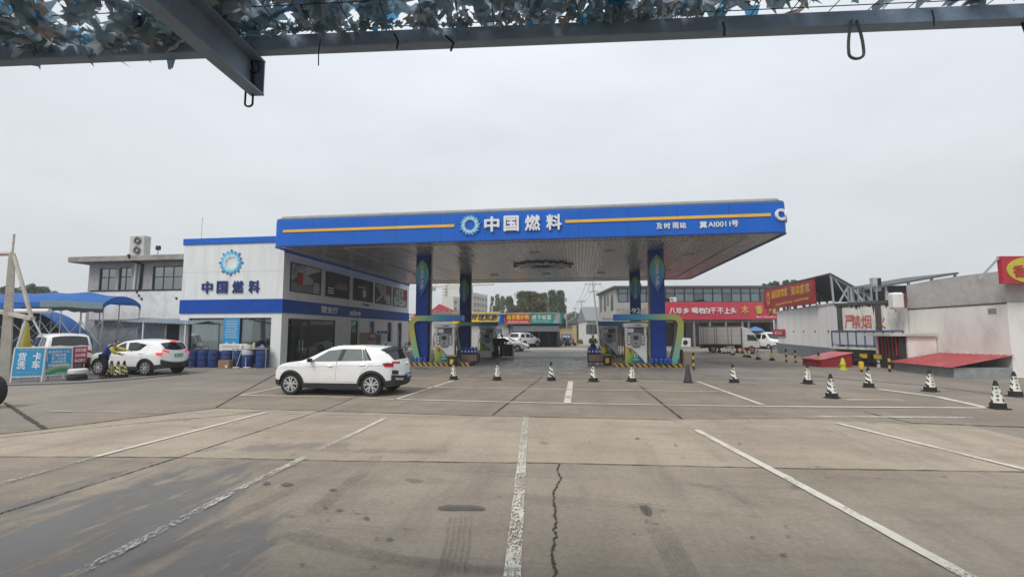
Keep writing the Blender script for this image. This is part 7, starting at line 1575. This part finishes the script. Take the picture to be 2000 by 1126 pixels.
st2 = thing('street_light', 'thin white street light rising behind the yellow signboard', 'street light', dep(961, 660, 90)); zt_ = hz(dep(961, 660, 90), 597); MB().tube([(0, 0, 0), (0, 0, zt_)], .09, 6).build('post', WPLAS, st2); MB().tube([(0, 0, zt_), (.6, 0, zt_ + .15)], .1, 6).build('lamp_head', WPLAS, st2)
# ================================================================ trees
def leafmat(name, col): return mat(name, tuple(c * 1.8 for c in col), .7, var=.35, scale=.8, trans=.25)
def tree(name, lab, px, D, ytop, ybot, wpx, cols, n, leaf, shape='round', gaps=.25, base_py=None):
    q = dep(px, 660, D); zt_, zb_ = hz(q, ytop), hz(q, ybot); rw = wpx / FPX * D / 2; t = thing(name, lab, 'tree', q, 0, 'trees across the road'); TR = mat('bark', (.09, .07, .055), .9, var=.3)
    b = MB(); b.tube([(0, 0, 0), (.1, 0, zb_ * .6), (0, 0, zb_ + (zt_ - zb_) * .5), (0, .1, zt_ * .93)], [.28, .22, .13, .03], 7)
    rnd = random.Random(len(lab) * 7 + int(px)); n = int(n * 1.5); leaf *= 1.12
    H = zt_ - zb_; clumps = []
    for k in range(26 if shape == 'round' else 22):
        if shape == 'round':
            a = rnd.uniform(0, 2 * PI); rr = rw * math.sqrt(rnd.random()) * .8; f = rnd.random(); z = zb_ + H * (.12 + .75 * f); lim = math.sqrt(max(.05, 1 - ((f - .35) / .68) ** 2)); c = Vector((rr * lim * math.cos(a), rr * lim * math.sin(a), z)); s = rw * rnd.uniform(.2, .38)
        else:
            f = rnd.random(); lim = (1 - f) ** .55 * .75 + .12 if f > .15 else .75; a = rnd.uniform(0, 2 * PI); c = Vector((rw * lim * .6 * math.cos(a), rw * lim * .6 * math.sin(a), zb_ + H * (.03 + .92 * f))); s = rw * rnd.uniform(.28, .48)
        clumps.append((c, s)); b.tube([(0, 0, max(zb_ * .6, c.z - H * .3)), c * .5 + Vector((0, 0, (c.z - H * .1) * .5)), c], [.1, .06, .02], 5)
    b.build('trunk', TR, t); b = MB()
    for i in range(n):
        c, s = rnd.choice(clumps); d = Vector((rnd.gauss(0, 1), rnd.gauss(0, 1), rnd.gauss(0, 1))).normalized() * s * rnd.random() ** .4 * (1 if rnd.random() > .15 else 1.3); p = c + d * (1 if shape == 'round' else 1); p.z = c.z + d.z * (.8 if shape == 'round' else 1.7)
        if p.z > zt_: p.z = zt_ - rnd.random() * .5
        e = Euler((rnd.uniform(0, PI), rnd.uniform(0, PI), rnd.uniform(0, PI))).to_matrix(); l = leaf * rnd.uniform(.6, 1.4)
        b._f([b.bm.verts.new(p + e @ Vector(v)) for v in ((-l, 0, 0), (0, -l * .5, l * .1), (l, 0, 0), (0, l * .5, l * .1))], rnd.randrange(len(cols)))
    b.build('crown', cols, t, recalc=False); return t
BRN = [leafmat('leaf_brown', (.105, .088, .045)), leafmat('leaf_olive', (.075, .075, .03)), leafmat('leaf_dark', (.055, .052, .035)), leafmat('leaf_green2', (.06, .08, .042))]; GRN = [leafmat('leaf_green', (.05, .078, .04)), leafmat('leaf_deep', (.032, .055, .03)), leafmat('leaf_mid', (.065, .09, .045))]; YGR = [leafmat('leaf_yellow', (.17, .16, .06)), leafmat('leaf_lime', (.12, .13, .05)), leafmat('leaf_green', (.05, .078, .04))]
tree('broad_tree', 'broad autumn brown tree above the red signboard', 1032, 82, 569, 622, 84, BRN, 6500, .19, 'round'); tree('poplar_tree', 'tall green poplar left of the teal sign end, leftmost spire', 1080, 105, 567, 640, 30, GRN, 3000, .26, 'tall'); tree('poplar_tree', 'tall green poplar rising over the right end of the teal sign', 1094, 110, 568, 640, 34, GRN, 3200, .26, 'tall')
tree('poplar_tree', 'green poplar between the brown tree and the teal sign', 1062, 120, 572, 640, 26, GRN, 2200, .28, 'tall'); tree('poplar_tree', 'green poplar at the left shoulder of the brown tree', 994, 115, 574, 640, 26, GRN, 2200, .28, 'tall')
for px, yt, lab in ((962, 578, 'pale yellow poplar beside the apartment block'), (972, 575, 'pale yellow poplar above the blue end of the yellow sign'), (982, 579, 'pale yellow poplar next to the green poplar row')): tree('poplar_tree', lab, px, 150, yt, 640, 16, YGR, 1500, .36, 'tall')
tree('lane_tree', 'hazy round tree at the far end of the lane behind the middle pole', 1146, 150, 600, 650, 32, GRN, 2600, .42, 'round'); tree('lane_tree', 'hazy tree behind the dark house', 1120, 170, 606, 650, 34, GRN, 2200, .38, 'round'); tree('lane_tree', 'dark tree shading the lane beside the dark house', 1130, 100, 626, 668, 14, GRN, 1400, .2, 'round'); tree('lane_tree', 'hazy tree behind the long grey roof', 1168, 160, 607, 650, 26, GRN, 1500, .36, 'round')
for px, yt, w_, lab in ((1500, 553, 20, 'small tree just left of the maroon sign, above the restaurant roof'), (1517, 547, 26, 'tree above the left half of the maroon sign'), (1541, 544, 18, 'slim tree above the middle of the maroon sign'), (1556, 545, 34, 'tree above the right half of the maroon sign')): tree('roadside_tree', lab, px, 75, yt, 580, w_, GRN, 1300, .2, 'round')
tree('roadside_tree', 'distant tree over the blue awning left of the office', 48, 80, 552, 580, 30, GRN, 1200, .22, 'round'); tree('roadside_tree', 'low distant tree over the blue awning beside the mast', 78, 85, 559, 585, 40, GRN, 1200, .22, 'round'); tree('roadside_tree', 'distant tree at the left edge behind the mast', 8, 80, 560, 585, 40, GRN, 1000, .22, 'round')
for k, px in enumerate((1130, 1136, 1142, 1150, 1158)):
    q = G(px, 669 + k % 2 * 2); b = MB(); rnd = random.Random(k)
    for i in range(260):
        p = Vector((rnd.gauss(0, .55), rnd.gauss(0, .4), abs(rnd.gauss(.25, .25)))); e = Euler((rnd.random() * 3, rnd.random() * 3, rnd.random() * 3)).to_matrix(); b._f([b.bm.verts.new(p + e @ Vector(v) * .13) for v in ((-1, 0, 0), (0, -.6, 0), (1, 0, 0), (0, .6, 0))], rnd.randrange(4))
    o = b.build('shrub', BRN, recalc=False); o.location = q; tag(o, ['scrubby brown bush beside the left gate pillar', 'scrubby brown bush second along the lane edge', 'scrubby brown bush in the middle of the lane edge', 'scrubby brown bush left of the attendant', 'scrubby brown bush behind the attendant head'][k], 'bush', 'bushes along the lane')
# road beyond the forecourt
sheet('road', [(-60, 50), (40, 52), (40, 60), (-60, 58)], .016, concrete('road_pale', (.30, .285, .26), stain=.2)); sheet('lane', [G(1128, 676), G(1170, 676), G(1150, 662), G(1136, 662)], .020, concrete('lane_grey', (.26, .25, .235), stain=.2))
# ================================================================ shelter overhead
NEARH = YAW - math.atan((1045 - 1000) / FPX); Q0 = G(490, 188, 3.2)
shl = thing('shelter_frame', 'dark painted steel roof frame of the shelter overhead', 'shelter', (Q0.x, Q0.y, 0), NEARH)
SHM = mat('shelter_steel', (.23, .30, .40), .55, .2, var=.2, scale=5, dirt=(.17, .19, .22), damt=.5, dscale=3, bump=.15, bscale=60)
Mi = (Matrix.Translation((Q0.x, Q0.y, 0)) @ Matrix.Rotation(NEARH, 4, 'Z')).inverted()
def L(px, py, z): return Mi @ G(px, py, z)
# rafter: open channel, web on the left, flanges to the right
b = MB(); zb = 3.2; hgt = .20; wd = .075
b.box(0, .008, -4, 0, zb, zb + hgt).box(.008, wd, -4, 0, zb, zb + .01).box(.008, wd, -4, 0, zb + hgt - .01, zb + hgt); b.box(.0085, wd, -.012, -.004, zb + .011, zb + hgt - .011); b.build('rafter', SHM, shl)
e = [L(x, y, 3.4) for x, y in ((380, 110), (510, 105), (1000, 88), (2000, 45))]; yb_ = sum(p.y for p in e) / 4; an = math.atan2(e[3].y - e[0].y, e[3].x - e[0].x)
MB().box(-6, 8, -.03, .035, 3.402, 3.485, M=Matrix.Translation((0, e[1].y, 0)) @ Matrix.Rotation(an, 4, 'Z')).build('edge_beam', SHM, shl, bevel=.006)
b = MB()
for dy in (-.75, -1.5): b.box(-6, 8, dy - .02, dy + .02, 3.402, 3.44, M=Matrix.Translation((0, e[1].y, 0)) @ Matrix.Rotation(an, 4, 'Z'))
b.build('purlin', SHM, shl)
for x in (-4.6, 5.8): MB().box(x - .06, x + .06, e[1].y - .02, e[1].y + .1, 0, 3.4).build('post', SHM, shl)
# camouflage net of cut cloth pieces
net = thing('camouflage_net', 'blue grey camouflage net of ragged cloth pieces over the shelter frame', 'camouflage net', (Q0.x, Q0.y, 0), NEARH)
NC = [leafc for leafc in (mat('net_slate', (.29, .36, .42), .6, var=.25, trans=.6), mat('net_teal', (.22, .32, .37), .6, var=.25, trans=.6), mat('net_grey', (.42, .48, .52), .6, var=.2, trans=.6), mat('net_tan', (.38, .33, .29), .7, var=.2, trans=.4), mat('net_blue', (.16, .5, .8), .5, var=.2, trans=.75), mat('net_white', (.65, .72, .78), .5, var=.1, trans=.5))]
rnd = random.Random(5); b = MB(); WGT = [34, 32, 18, 8, 6, 3]
def piece(p, s, drop):
    k = rnd.choices(range(6), WGT)[0]; n = rnd.choice((5, 6, 7)); e = Euler((rnd.uniform(-1.0, 1.0), rnd.uniform(-1.0, 1.0), rnd.uniform(0, 6.3))).to_matrix(); ph = rnd.uniform(0, 6)
    vs = [b.bm.verts.new(p)]; rim = []
    for i in range(n * 2):
        a = 2 * PI * i / (n * 2); r = s * (rnd.uniform(.75, 1.15) if i % 2 == 0 else rnd.uniform(.38, .7)); q = Vector((r * 1.5 * math.cos(a), r * .8 * math.sin(a), .35 * s * math.sin(2 * a + ph))); rim.append(b.bm.verts.new(p + e @ q))
    for i in range(n * 2): b._f([vs[0], rim[i], rim[(i + 1) % (n * 2)]], k)
for i in range(8200):
    x = rnd.uniform(-5.2, 6.4); y = rnd.uniform(-1.9, .04); dens = 1 if x < 1.5 else max(.25, 1 - (x - 1.5) * .3)
    if rnd.random() > dens: continue
    base = 3.53 + .05 * math.sin(x * 2.3) + .04 * math.sin(y * 5 + x) ; 
    piece(Vector((x, e[1].y + y + math.tan(an) * x, base + rnd.uniform(-.03, .09))), rnd.uniform(.04, .085), 0)
for i in range(1100):          # ragged fringe hanging over the edge beam
    x = -5.2 + 7.6 * rnd.random() ** 1.25; dp = .05; piece(Vector((x, e[1].y - rnd.uniform(.06, .14) + math.tan(an) * x, 3.485 - rnd.random() * .03)), rnd.uniform(.018, .036), 0)
b.build('cloth', NC, net, recalc=False)
b = MB()
for k in range(60): x = -5.2 + k * .19; b.tube([(x + .1 * math.sin(k), e[1].y - 1.9 + math.tan(an) * x, 3.55), (x - .1, e[1].y + .1 + math.tan(an) * x, 3.52)], .003, 4)
for k in range(10): y = -1.8 + k * .2; b.tube([(-5.2, e[1].y + y + math.tan(an) * -5.2, 3.54), (0, e[1].y + y, 3.52), (6.4, e[1].y + y + math.tan(an) * 6.4, 3.54)], .003, 4)
b.build('mesh_cord', BLACK, net)
def rope(name, pts, r, lab, closed=False, m=None): o = MB().tube(pts, r, 7, closed=closed).build(name, m or mat('rope_black', (.03, .033, .04), .8, var=.3, scale=60), smooth=True); return tag(o, lab, 'rope')
def loopat(px, ptop, pbot, wpx, z, off=0):
    """slack loop hanging at a pixel at the depth of the edge beam"""
    t = G(px, ptop, z); ax = Vector((math.cos(NEARH), math.sin(NEARH), 0)); w = wpx / FPX * t.length / 2
    zb_ = hz(t, pbot); n = 9; L_ = []
    for i in range(n): f = i / (n - 1); L_.append(t + ax * (-w * (.35 + .65 * math.sin(PI * min(1, f * 1.1) * .5))) + Vector((0, 0, (zb_ + w * .8 - t.z) * f)))
    for i in range(1, 8): a = PI + PI * i / 8; L_.append(t + ax * (w * math.cos(a)) + Vector((0, 0, zb_ + w * .8 - t.z + w * .8 * math.sin(a))))
    for i in range(n): f = 1 - i / (n - 1); L_.append(t + ax * (w * (.35 + .65 * math.sin(PI * min(1, f * 1.1) * .5))) + Vector((0, 0, (zb_ + w * .8 - t.z) * f)))
    return L_
pr = G(491, 116, 3.385); pr2 = Matrix.Translation((0, -.03, 0)) @ pr
rope('rope_loop', loopat(490, 120, 208, 9, 3.39), .0055, 'long black rope loop tied over the end of the rafter'); rope('rope_loop', loopat(497, 118, 142, 12, 3.39), .005, 'small black rope loop beside the rafter end')
rope('rope_loop', loopat(1668, 40, 115, 15, 3.42), .007, 'grey green rope loop hanging from the edge beam at the right', m=mat('rope_grey', (.10, .13, .13), .8, var=.3, scale=60))
def dangle(px, y0, y1, z, r, lab, dx=4): a = G(px, y0, z); ax = Vector((math.cos(NEARH), math.sin(NEARH), 0)); z1 = hz(a, y1); k = dx / FPX * a.length; rope('cord_end', [a, a + ax * k * .6 + Vector((0, 0, (z1 - a.z) * .5)), a + ax * k * .4 + Vector((0, 0, z1 - a.z))], r, lab)
dangle(626, 78, 128, 3.42, .003, 'thin cord end hanging below the edge beam right of the rafter', -3); dangle(870, 70, 100, 3.42, .006, 'short cord tail over the edge beam above the canopy', 16); dangle(770, 66, 96, 3.42, .005, 'short cord tail on the edge beam, left of the forked one', 8); dangle(1412, 44, 70, 3.42, .006, 'cord tie round the edge beam left of the grey loop', 2); dangle(1820, 20, 50, 3.42, .004, 'cord tie near the right end of the edge beam', 2); dangle(1994, 38, 100, 3.42, .006, 'dark cord at the right edge of the picture', 6)
tt = MB(); p = G(335, 112, 3.42); tt.grid(lambda u, v: p + Vector((.06 * (u - .5) * (1 - .5 * v), .01 * math.sin(u * 6), -.06 * v - .02 * abs(u - .5))), 5, 5); o = tt.build('cloth_tatter', NC[1], smooth=True); tag(o, 'torn teal cloth tip hanging under the edge beam at the left', 'cloth')
# ================================================================ people
SKIN = mat('skin', (.38, .22, .15), .5, var=.06); HAIR = mat('hair_black', (.012, .011, .010), .6, var=.3, scale=30)
def skin_mesh(name, verts, edges, m, parent, sub=2):
    me = bpy.data.meshes.new(name); me.from_pydata([v[:3] for v in verts], edges, []); o = bpy.data.objects.new(name, me); COL.objects.link(o); o.modifiers.new('s', 'SKIN'); o.modifiers.new('d', 'SUBSURF').levels = sub; o.modifiers['d'].render_levels = sub; o.modifiers['s'].use_smooth_shade = True
    for i, v in enumerate(verts): sv = me.skin_vertices[0].data[i]; sv.radius = (v[3], v[3]) if len(v) < 5 else (v[3], v[4]); sv.use_root = (i == 0)
    ne = evald(o); bpy.data.objects.remove(o); ne.materials.clear(); ne.materials.append(m)
    ne.polygons.foreach_set('use_smooth', [True] * len(ne.polygons)); return link(name, ne, parent)
def person(loc, rz, label, J, top, bottom, shoes, hairs=HAIR, trim=None, group=None, hold=None):
    """J: joint name -> point (x right, y front, z up). top/bottom: cloth materials"""
    t = thing('person', label, 'person', loc, rz, group); J = {k: Vector(v) for k, v in J.items()}
    V = []; E = []; idx = {}
    def add(k, p, r, par=None): V.append((p.x, p.y, p.z, r)); idx[k] = len(V) - 1; (E.append((idx[par], idx[k])) if par else None)
    add('pel', J['pel'], .125); sp_ = J['pel'].lerp(J['chest'], .5); add('waist', sp_, .115, 'pel'); add('chest', J['chest'], .135, 'waist'); add('neck', J['neck'], .055, 'chest'); hd = J['head']; nk = J['neck']
    add('chin', nk.lerp(hd, .55), .066, 'neck'); add('skull', hd, .092, 'chin'); add('crown', hd + (hd - nk).normalized() * .085, .06, 'skull'); fw = Vector(J.get('face', (0, 1, 0))).normalized(); add('nose', hd + fw * .105 - Vector((0, 0, .02)), .013, 'skull')
    ux = Vector((1, 0, 0))
    for s in ('l', 'r'):
        sg = -1 if s == 'l' else 1
        add('ear' + s, hd + fw.cross(Vector((0, 0, 1))) * sg * .098, .016, 'skull')
        add('sh' + s, J['sh' + s], .06, 'chest'); add('el' + s, J['el' + s], .044, 'sh' + s); add('wr' + s, J['wr' + s], .028, 'el' + s)
        d = (J['wr' + s] - J['el' + s]).normalized(); side_ = d.cross(Vector((0, 0, 1))); side_ = (side_ if side_.length > .1 else Vector((0, 1, 0))).normalized(); add('palm' + s, J['wr' + s] + d * .07, .03, 'wr' + s)
        for k in range(4): o_ = side_ * (.03 * (k - 1.5) * .75); l = (.075, .085, .08, .06)[k]; add('f%d%s' % (k, s), J['wr' + s] + d * .11 + o_, .009, 'palm' + s); add('g%d%s' % (k, s), J['wr' + s] + d * (.11 + l * .8) + o_ * 1.1 + Vector((0, 0, -.02)), .007, 'f%d%s' % (k, s))
        add('th' + s, J['wr' + s] + d * .06 + side_ * .05, .010, 'palm' + s); add('th2' + s, J['wr' + s] + d * .1 + side_ * .06, .008, 'th' + s)
        add('hip' + s, J['hip' + s], .09, 'pel'); add('kn' + s, J['kn' + s], .062, 'hip' + s); add('an' + s, J['an' + s], .042, 'kn' + s); add('toe' + s, J['toe' + s], .036, 'an' + s)
    body = skin_mesh('body', V, E, SKIN, t, 1)
    def sub(names, edges, rads, nm, m, s=2): return skin_mesh(nm, [(*J_(n), r) for n, r in zip(names, rads)], edges, m, t, s)
    def J_(n): return tuple(J[n]) if n in J else tuple(sp_)
    sub(['waist', 'pel', 'chest', 'neck', 'shl', 'ell', 'wrl', 'shr', 'elr', 'wrr'], [(0, 1), (0, 2), (2, 3), (2, 4), (4, 5), (5, 6), (2, 7), (7, 8), (8, 9)], [.155, .165, .172, .075, .088, .066, .050, .088, .066, .050], 'jacket', top)
    sub(['pel', 'hipl', 'knl', 'anl', 'hipr', 'knr', 'anr'], [(0, 1), (1, 2), (2, 3), (0, 4), (4, 5), (5, 6)], [.15, .115, .085, .066, .115, .085, .066], 'trousers', bottom)
    for s in ('l', 'r'): skin_mesh('shoe', [(*(J['an' + s] - Vector((0, 0, .02))), .05), (*J['toe' + s], .048)], [(0, 1)], shoes, t, 1)
    hv = (hd - nk).normalized(); M = fw
    skin_mesh('hair', [(*(hd + hv * .05 - M * .02), .103), (*(hd - M * .035 + hv * .0), .10), (*(hd - M * .05 - hv * .05), .07)], [(0, 1), (1, 2)], hairs, t, 2)
    for sg in (-1, 1): e_ = MB().lathe([(.001, -.006), (.012, 0), (.001, .006)], 8, axis='Y').build('eye', BLACK, t); e_.location = hd + fw * .088 + fw.cross(Vector((0, 0, 1))) * sg * .035 + Vector((0, 0, .012))
    m_ = MB().box(-.022, .022, -.004, .004, -.005, .005).build('mouth', mat('lips', (.3, .1, .09), .5), t); m_.location = hd + fw * .092 - Vector((0, 0, .052)); m_.rotation_euler = (0, 0, math.atan2(fw.y, fw.x) - PI / 2)
    if trim: trim(t, J)
    return t
JKB = mat('jacket_blue', (.015, .05, .28), .7, var=.15, scale=8); JKY = mat('jacket_yellow', (.55, .50, .05), .7, var=.1, scale=8); NVY = mat('cloth_navy', (.013, .015, .03), .8, var=.3, scale=9); BLKC = mat('cloth_black', (.012, .012, .014), .8, var=.3, scale=9); SHO = mat('shoe', (.02, .02, .02), .5)
def stand(**k):
    d = dict(pel=(0, 0, .95), chest=(0, 0, 1.28), neck=(0, 0, 1.48), head=(0, .02, 1.62), shl=(-.19, 0, 1.40), shr=(.19, 0, 1.40), ell=(-.25, .02, 1.12), elr=(.25, .02, 1.12), wrl=(-.22, .16, .92), wrr=(.22, .16, .92), hipl=(-.1, 0, .90), hipr=(.1, 0, .90), knl=(-.11, .03, .49), knr=(.11, .03, .49), anl=(-.11, 0, .09), anr=(.11, 0, .09), toel=(-.13, .15, .045), toer=(.13, .15, .045)); d.update(k); return d
def yellow_sleeves(t, J):
    for s in ('l', 'r'): skin_mesh('yellow_sleeve', [(*J['sh' + s], .098), (*J['el' + s], .073), (*J['wr' + s], .055)], [(0, 1), (1, 2)], JKY, t, 1)
    skin_mesh('yellow_yoke', [(*(J['sh' + 'l'] + Vector((0, 0, .0))), .11), (*(J['chest'].lerp(J['neck'], .35)), .168), (*J['shr'], .11)], [(0, 1), (1, 2)], JKY, t, 1)
p = G(203, 739); person(p, YAW + R(-62), 'worker in blue and yellow jacket leaning to the window of the white crossover', stand(pel=(0, -.05, .93), chest=(0, .12, 1.24), neck=(0, .25, 1.40), head=(0, .36, 1.50), shl=(-.18, .18, 1.34), shr=(.18, .18, 1.34), ell=(-.24, .42, 1.22), elr=(.2, .3, 1.08), wrl=(-.16, .68, 1.16), wrr=(.12, .52, 1.02), hipl=(-.1, -.05, .9), hipr=(.1, -.05, .9), anl=(-.12, -.06, .09), anr=(.12, -.1, .09), toel=(-.14, .1, .045), toer=(.13, .05, .045), face=(0, .9, -.3)), JKB, BLKC, SHO, trim=yellow_sleeves)
p = Vector((1.2, 33.5, 0)); p = Vector((PY(1158.5, 680, 34.0).x, 34.0, 0)); person(p, PI, 'attendant in yellow and blue uniform with folded arms behind the right hand cart', stand(ell=(-.27, .08, 1.16), elr=(.27, .08, 1.16), wrl=(.04, .24, 1.2), wrr=(-.04, .26, 1.14)), JKB, NVY, SHO, trim=yellow_sleeves)
p = G(969, 698); person(p, R(-8), 'left of two people in dark clothes seen from behind by the black stand', stand(), BLKC, BLKC, SHO, group=None); p = G(981, 698); person(p, R(14), 'right of two people in dark clothes, broader navy jacket', stand(shl=(-.22, 0, 1.42), shr=(.22, 0, 1.42), ell=(-.31, .03, 1.15), elr=(.31, .03, 1.15)), NVY, BLKC, SHO)
person((-17.9, 30.0, 0), R(-90), 'seated woman in a pale top behind the large shop side window', stand(pel=(0, 0, .52), chest=(0, .05, .86), neck=(0, .08, 1.06), head=(0, .12, 1.2), shl=(-.17, .05, .98), shr=(.17, .05, .98), ell=(-.22, .15, .75), elr=(.22, .15, .75), wrl=(-.12, .38, .80), wrr=(.12, .38, .80), hipl=(-.1, 0, .5), hipr=(.1, 0, .5), knl=(-.12, .42, .5), knr=(.12, .42, .5), anl=(-.12, .42, .1), anr=(.12, .42, .1), toel=(-.12, .56, .045), toer=(.12, .56, .045)), mat('cloth_cream', (.5, .45, .28), .8), BLKC, SHO)
sto = thing('stool', 'low stool under the seated woman inside the shop', 'stool', (-17.9, 30.0, 0)); MB().lathe([(.2, .36), (.2, .41)], 16).build('seat', BLACK, sto); b = MB()
for sx in (-.13, .13):
    for sy in (-.13, .13): b.tube([(sx, sy, .0), (sx * .8, sy * .8, .36)], .015, 5)
b.build('leg', MET, sto)
# dark stand by the two people
p = G(990, 698); ds = thing('black_stand', 'black boxy stand beside the two people in dark clothes', 'stand', p); MB().box(-.35, .45, -.3, .3, .1, 1.0).build('cabinet', BLACK, ds, bevel=.02); MB().box(.46, .5, -.3, .3, 0, 1.0).build('side_board', mat('board_worn', (.3, .29, .27), .7), ds); b = MB()
for x in (-.3, 0): b.box(x, x + .2, -.34, -.3, .05, .13)
b.build('white_tin', WPLAS, ds)
p = G(949, 697); wb3 = thing('white_crate', 'white crate on the ground behind the left hand cart', 'crate', p); MB().box(-.5, .5, -.25, .25, 0, .5).build('crate_body', WPLAS, wb3, bevel=.03); MB().box(.52, 1.0, -.25, .25, 0, .45).build('black_end', BLACK, wb3, bevel=.03)
# bicycles by the far end of the shop
def bike(x, y, lab, cm):
    t = thing('bicycle', lab, 'bicycle', (x, y, 0), R(80), 'bicycles at the far end of the shop')
    for u in (-.5, .5): w_ = MB().tube([(.32 * math.cos(2 * PI * k / 20), 0, .32 * math.sin(2 * PI * k / 20)) for k in range(20)], .022, 6, closed=True).build('wheel', RUB, t); w_.location = (u, 0, .34)
    MB().tube([(-.5, 0, .34), (-.1, 0, .36), (-.2, 0, .8), (.35, 0, .85), (-.1, 0, .36)], .02, 6).tube([(.5, 0, .34), (.33, 0, 1.0)], .02, 6).build('frame', cm, t); MB().tube([(.33, -.28, 1.02), (.36, 0, 1.0), (.33, .28, 1.02)], .015, 6).build('handlebar', MET, t); MB().box(-.32, -.08, -.07, .07, .84, .9).build('saddle', BLACK, t, bevel=.02); MB().box(.4, .62, -.15, .15, .75, .98).build('basket', GALV, t)
bike(-15.6, 42.3, 'pale bicycle against the far end of the shop side wall', WPLAS); bike(-15.2, 41.2, 'dark blue bicycle nearer the arch beside the shop side wall', NVY)
# ================================================================ thin autumn haze
hb_ = MB(); hb_.box(-180, 180, -55, 340, -1.0, 48); hz_o = hb_.build('haze', []); hm = bpy.data.materials.new('haze_air'); hm.use_nodes = True; ht = hm.node_tree; ht.nodes.remove(ht.nodes['Principled BSDF']); pv = NN(ht, 'ShaderNodeVolumePrincipled'); pv.inputs['Color'].default_value = (.93, .95, .97, 1); pv.inputs['Density'].default_value = .0011; ht.links.new(pv.outputs[0], ht.nodes['Material Output'].inputs['Volume']); hz_o.data.materials.clear(); hz_o.data.materials.append(hm); tag(hz_o, kind='stuff')
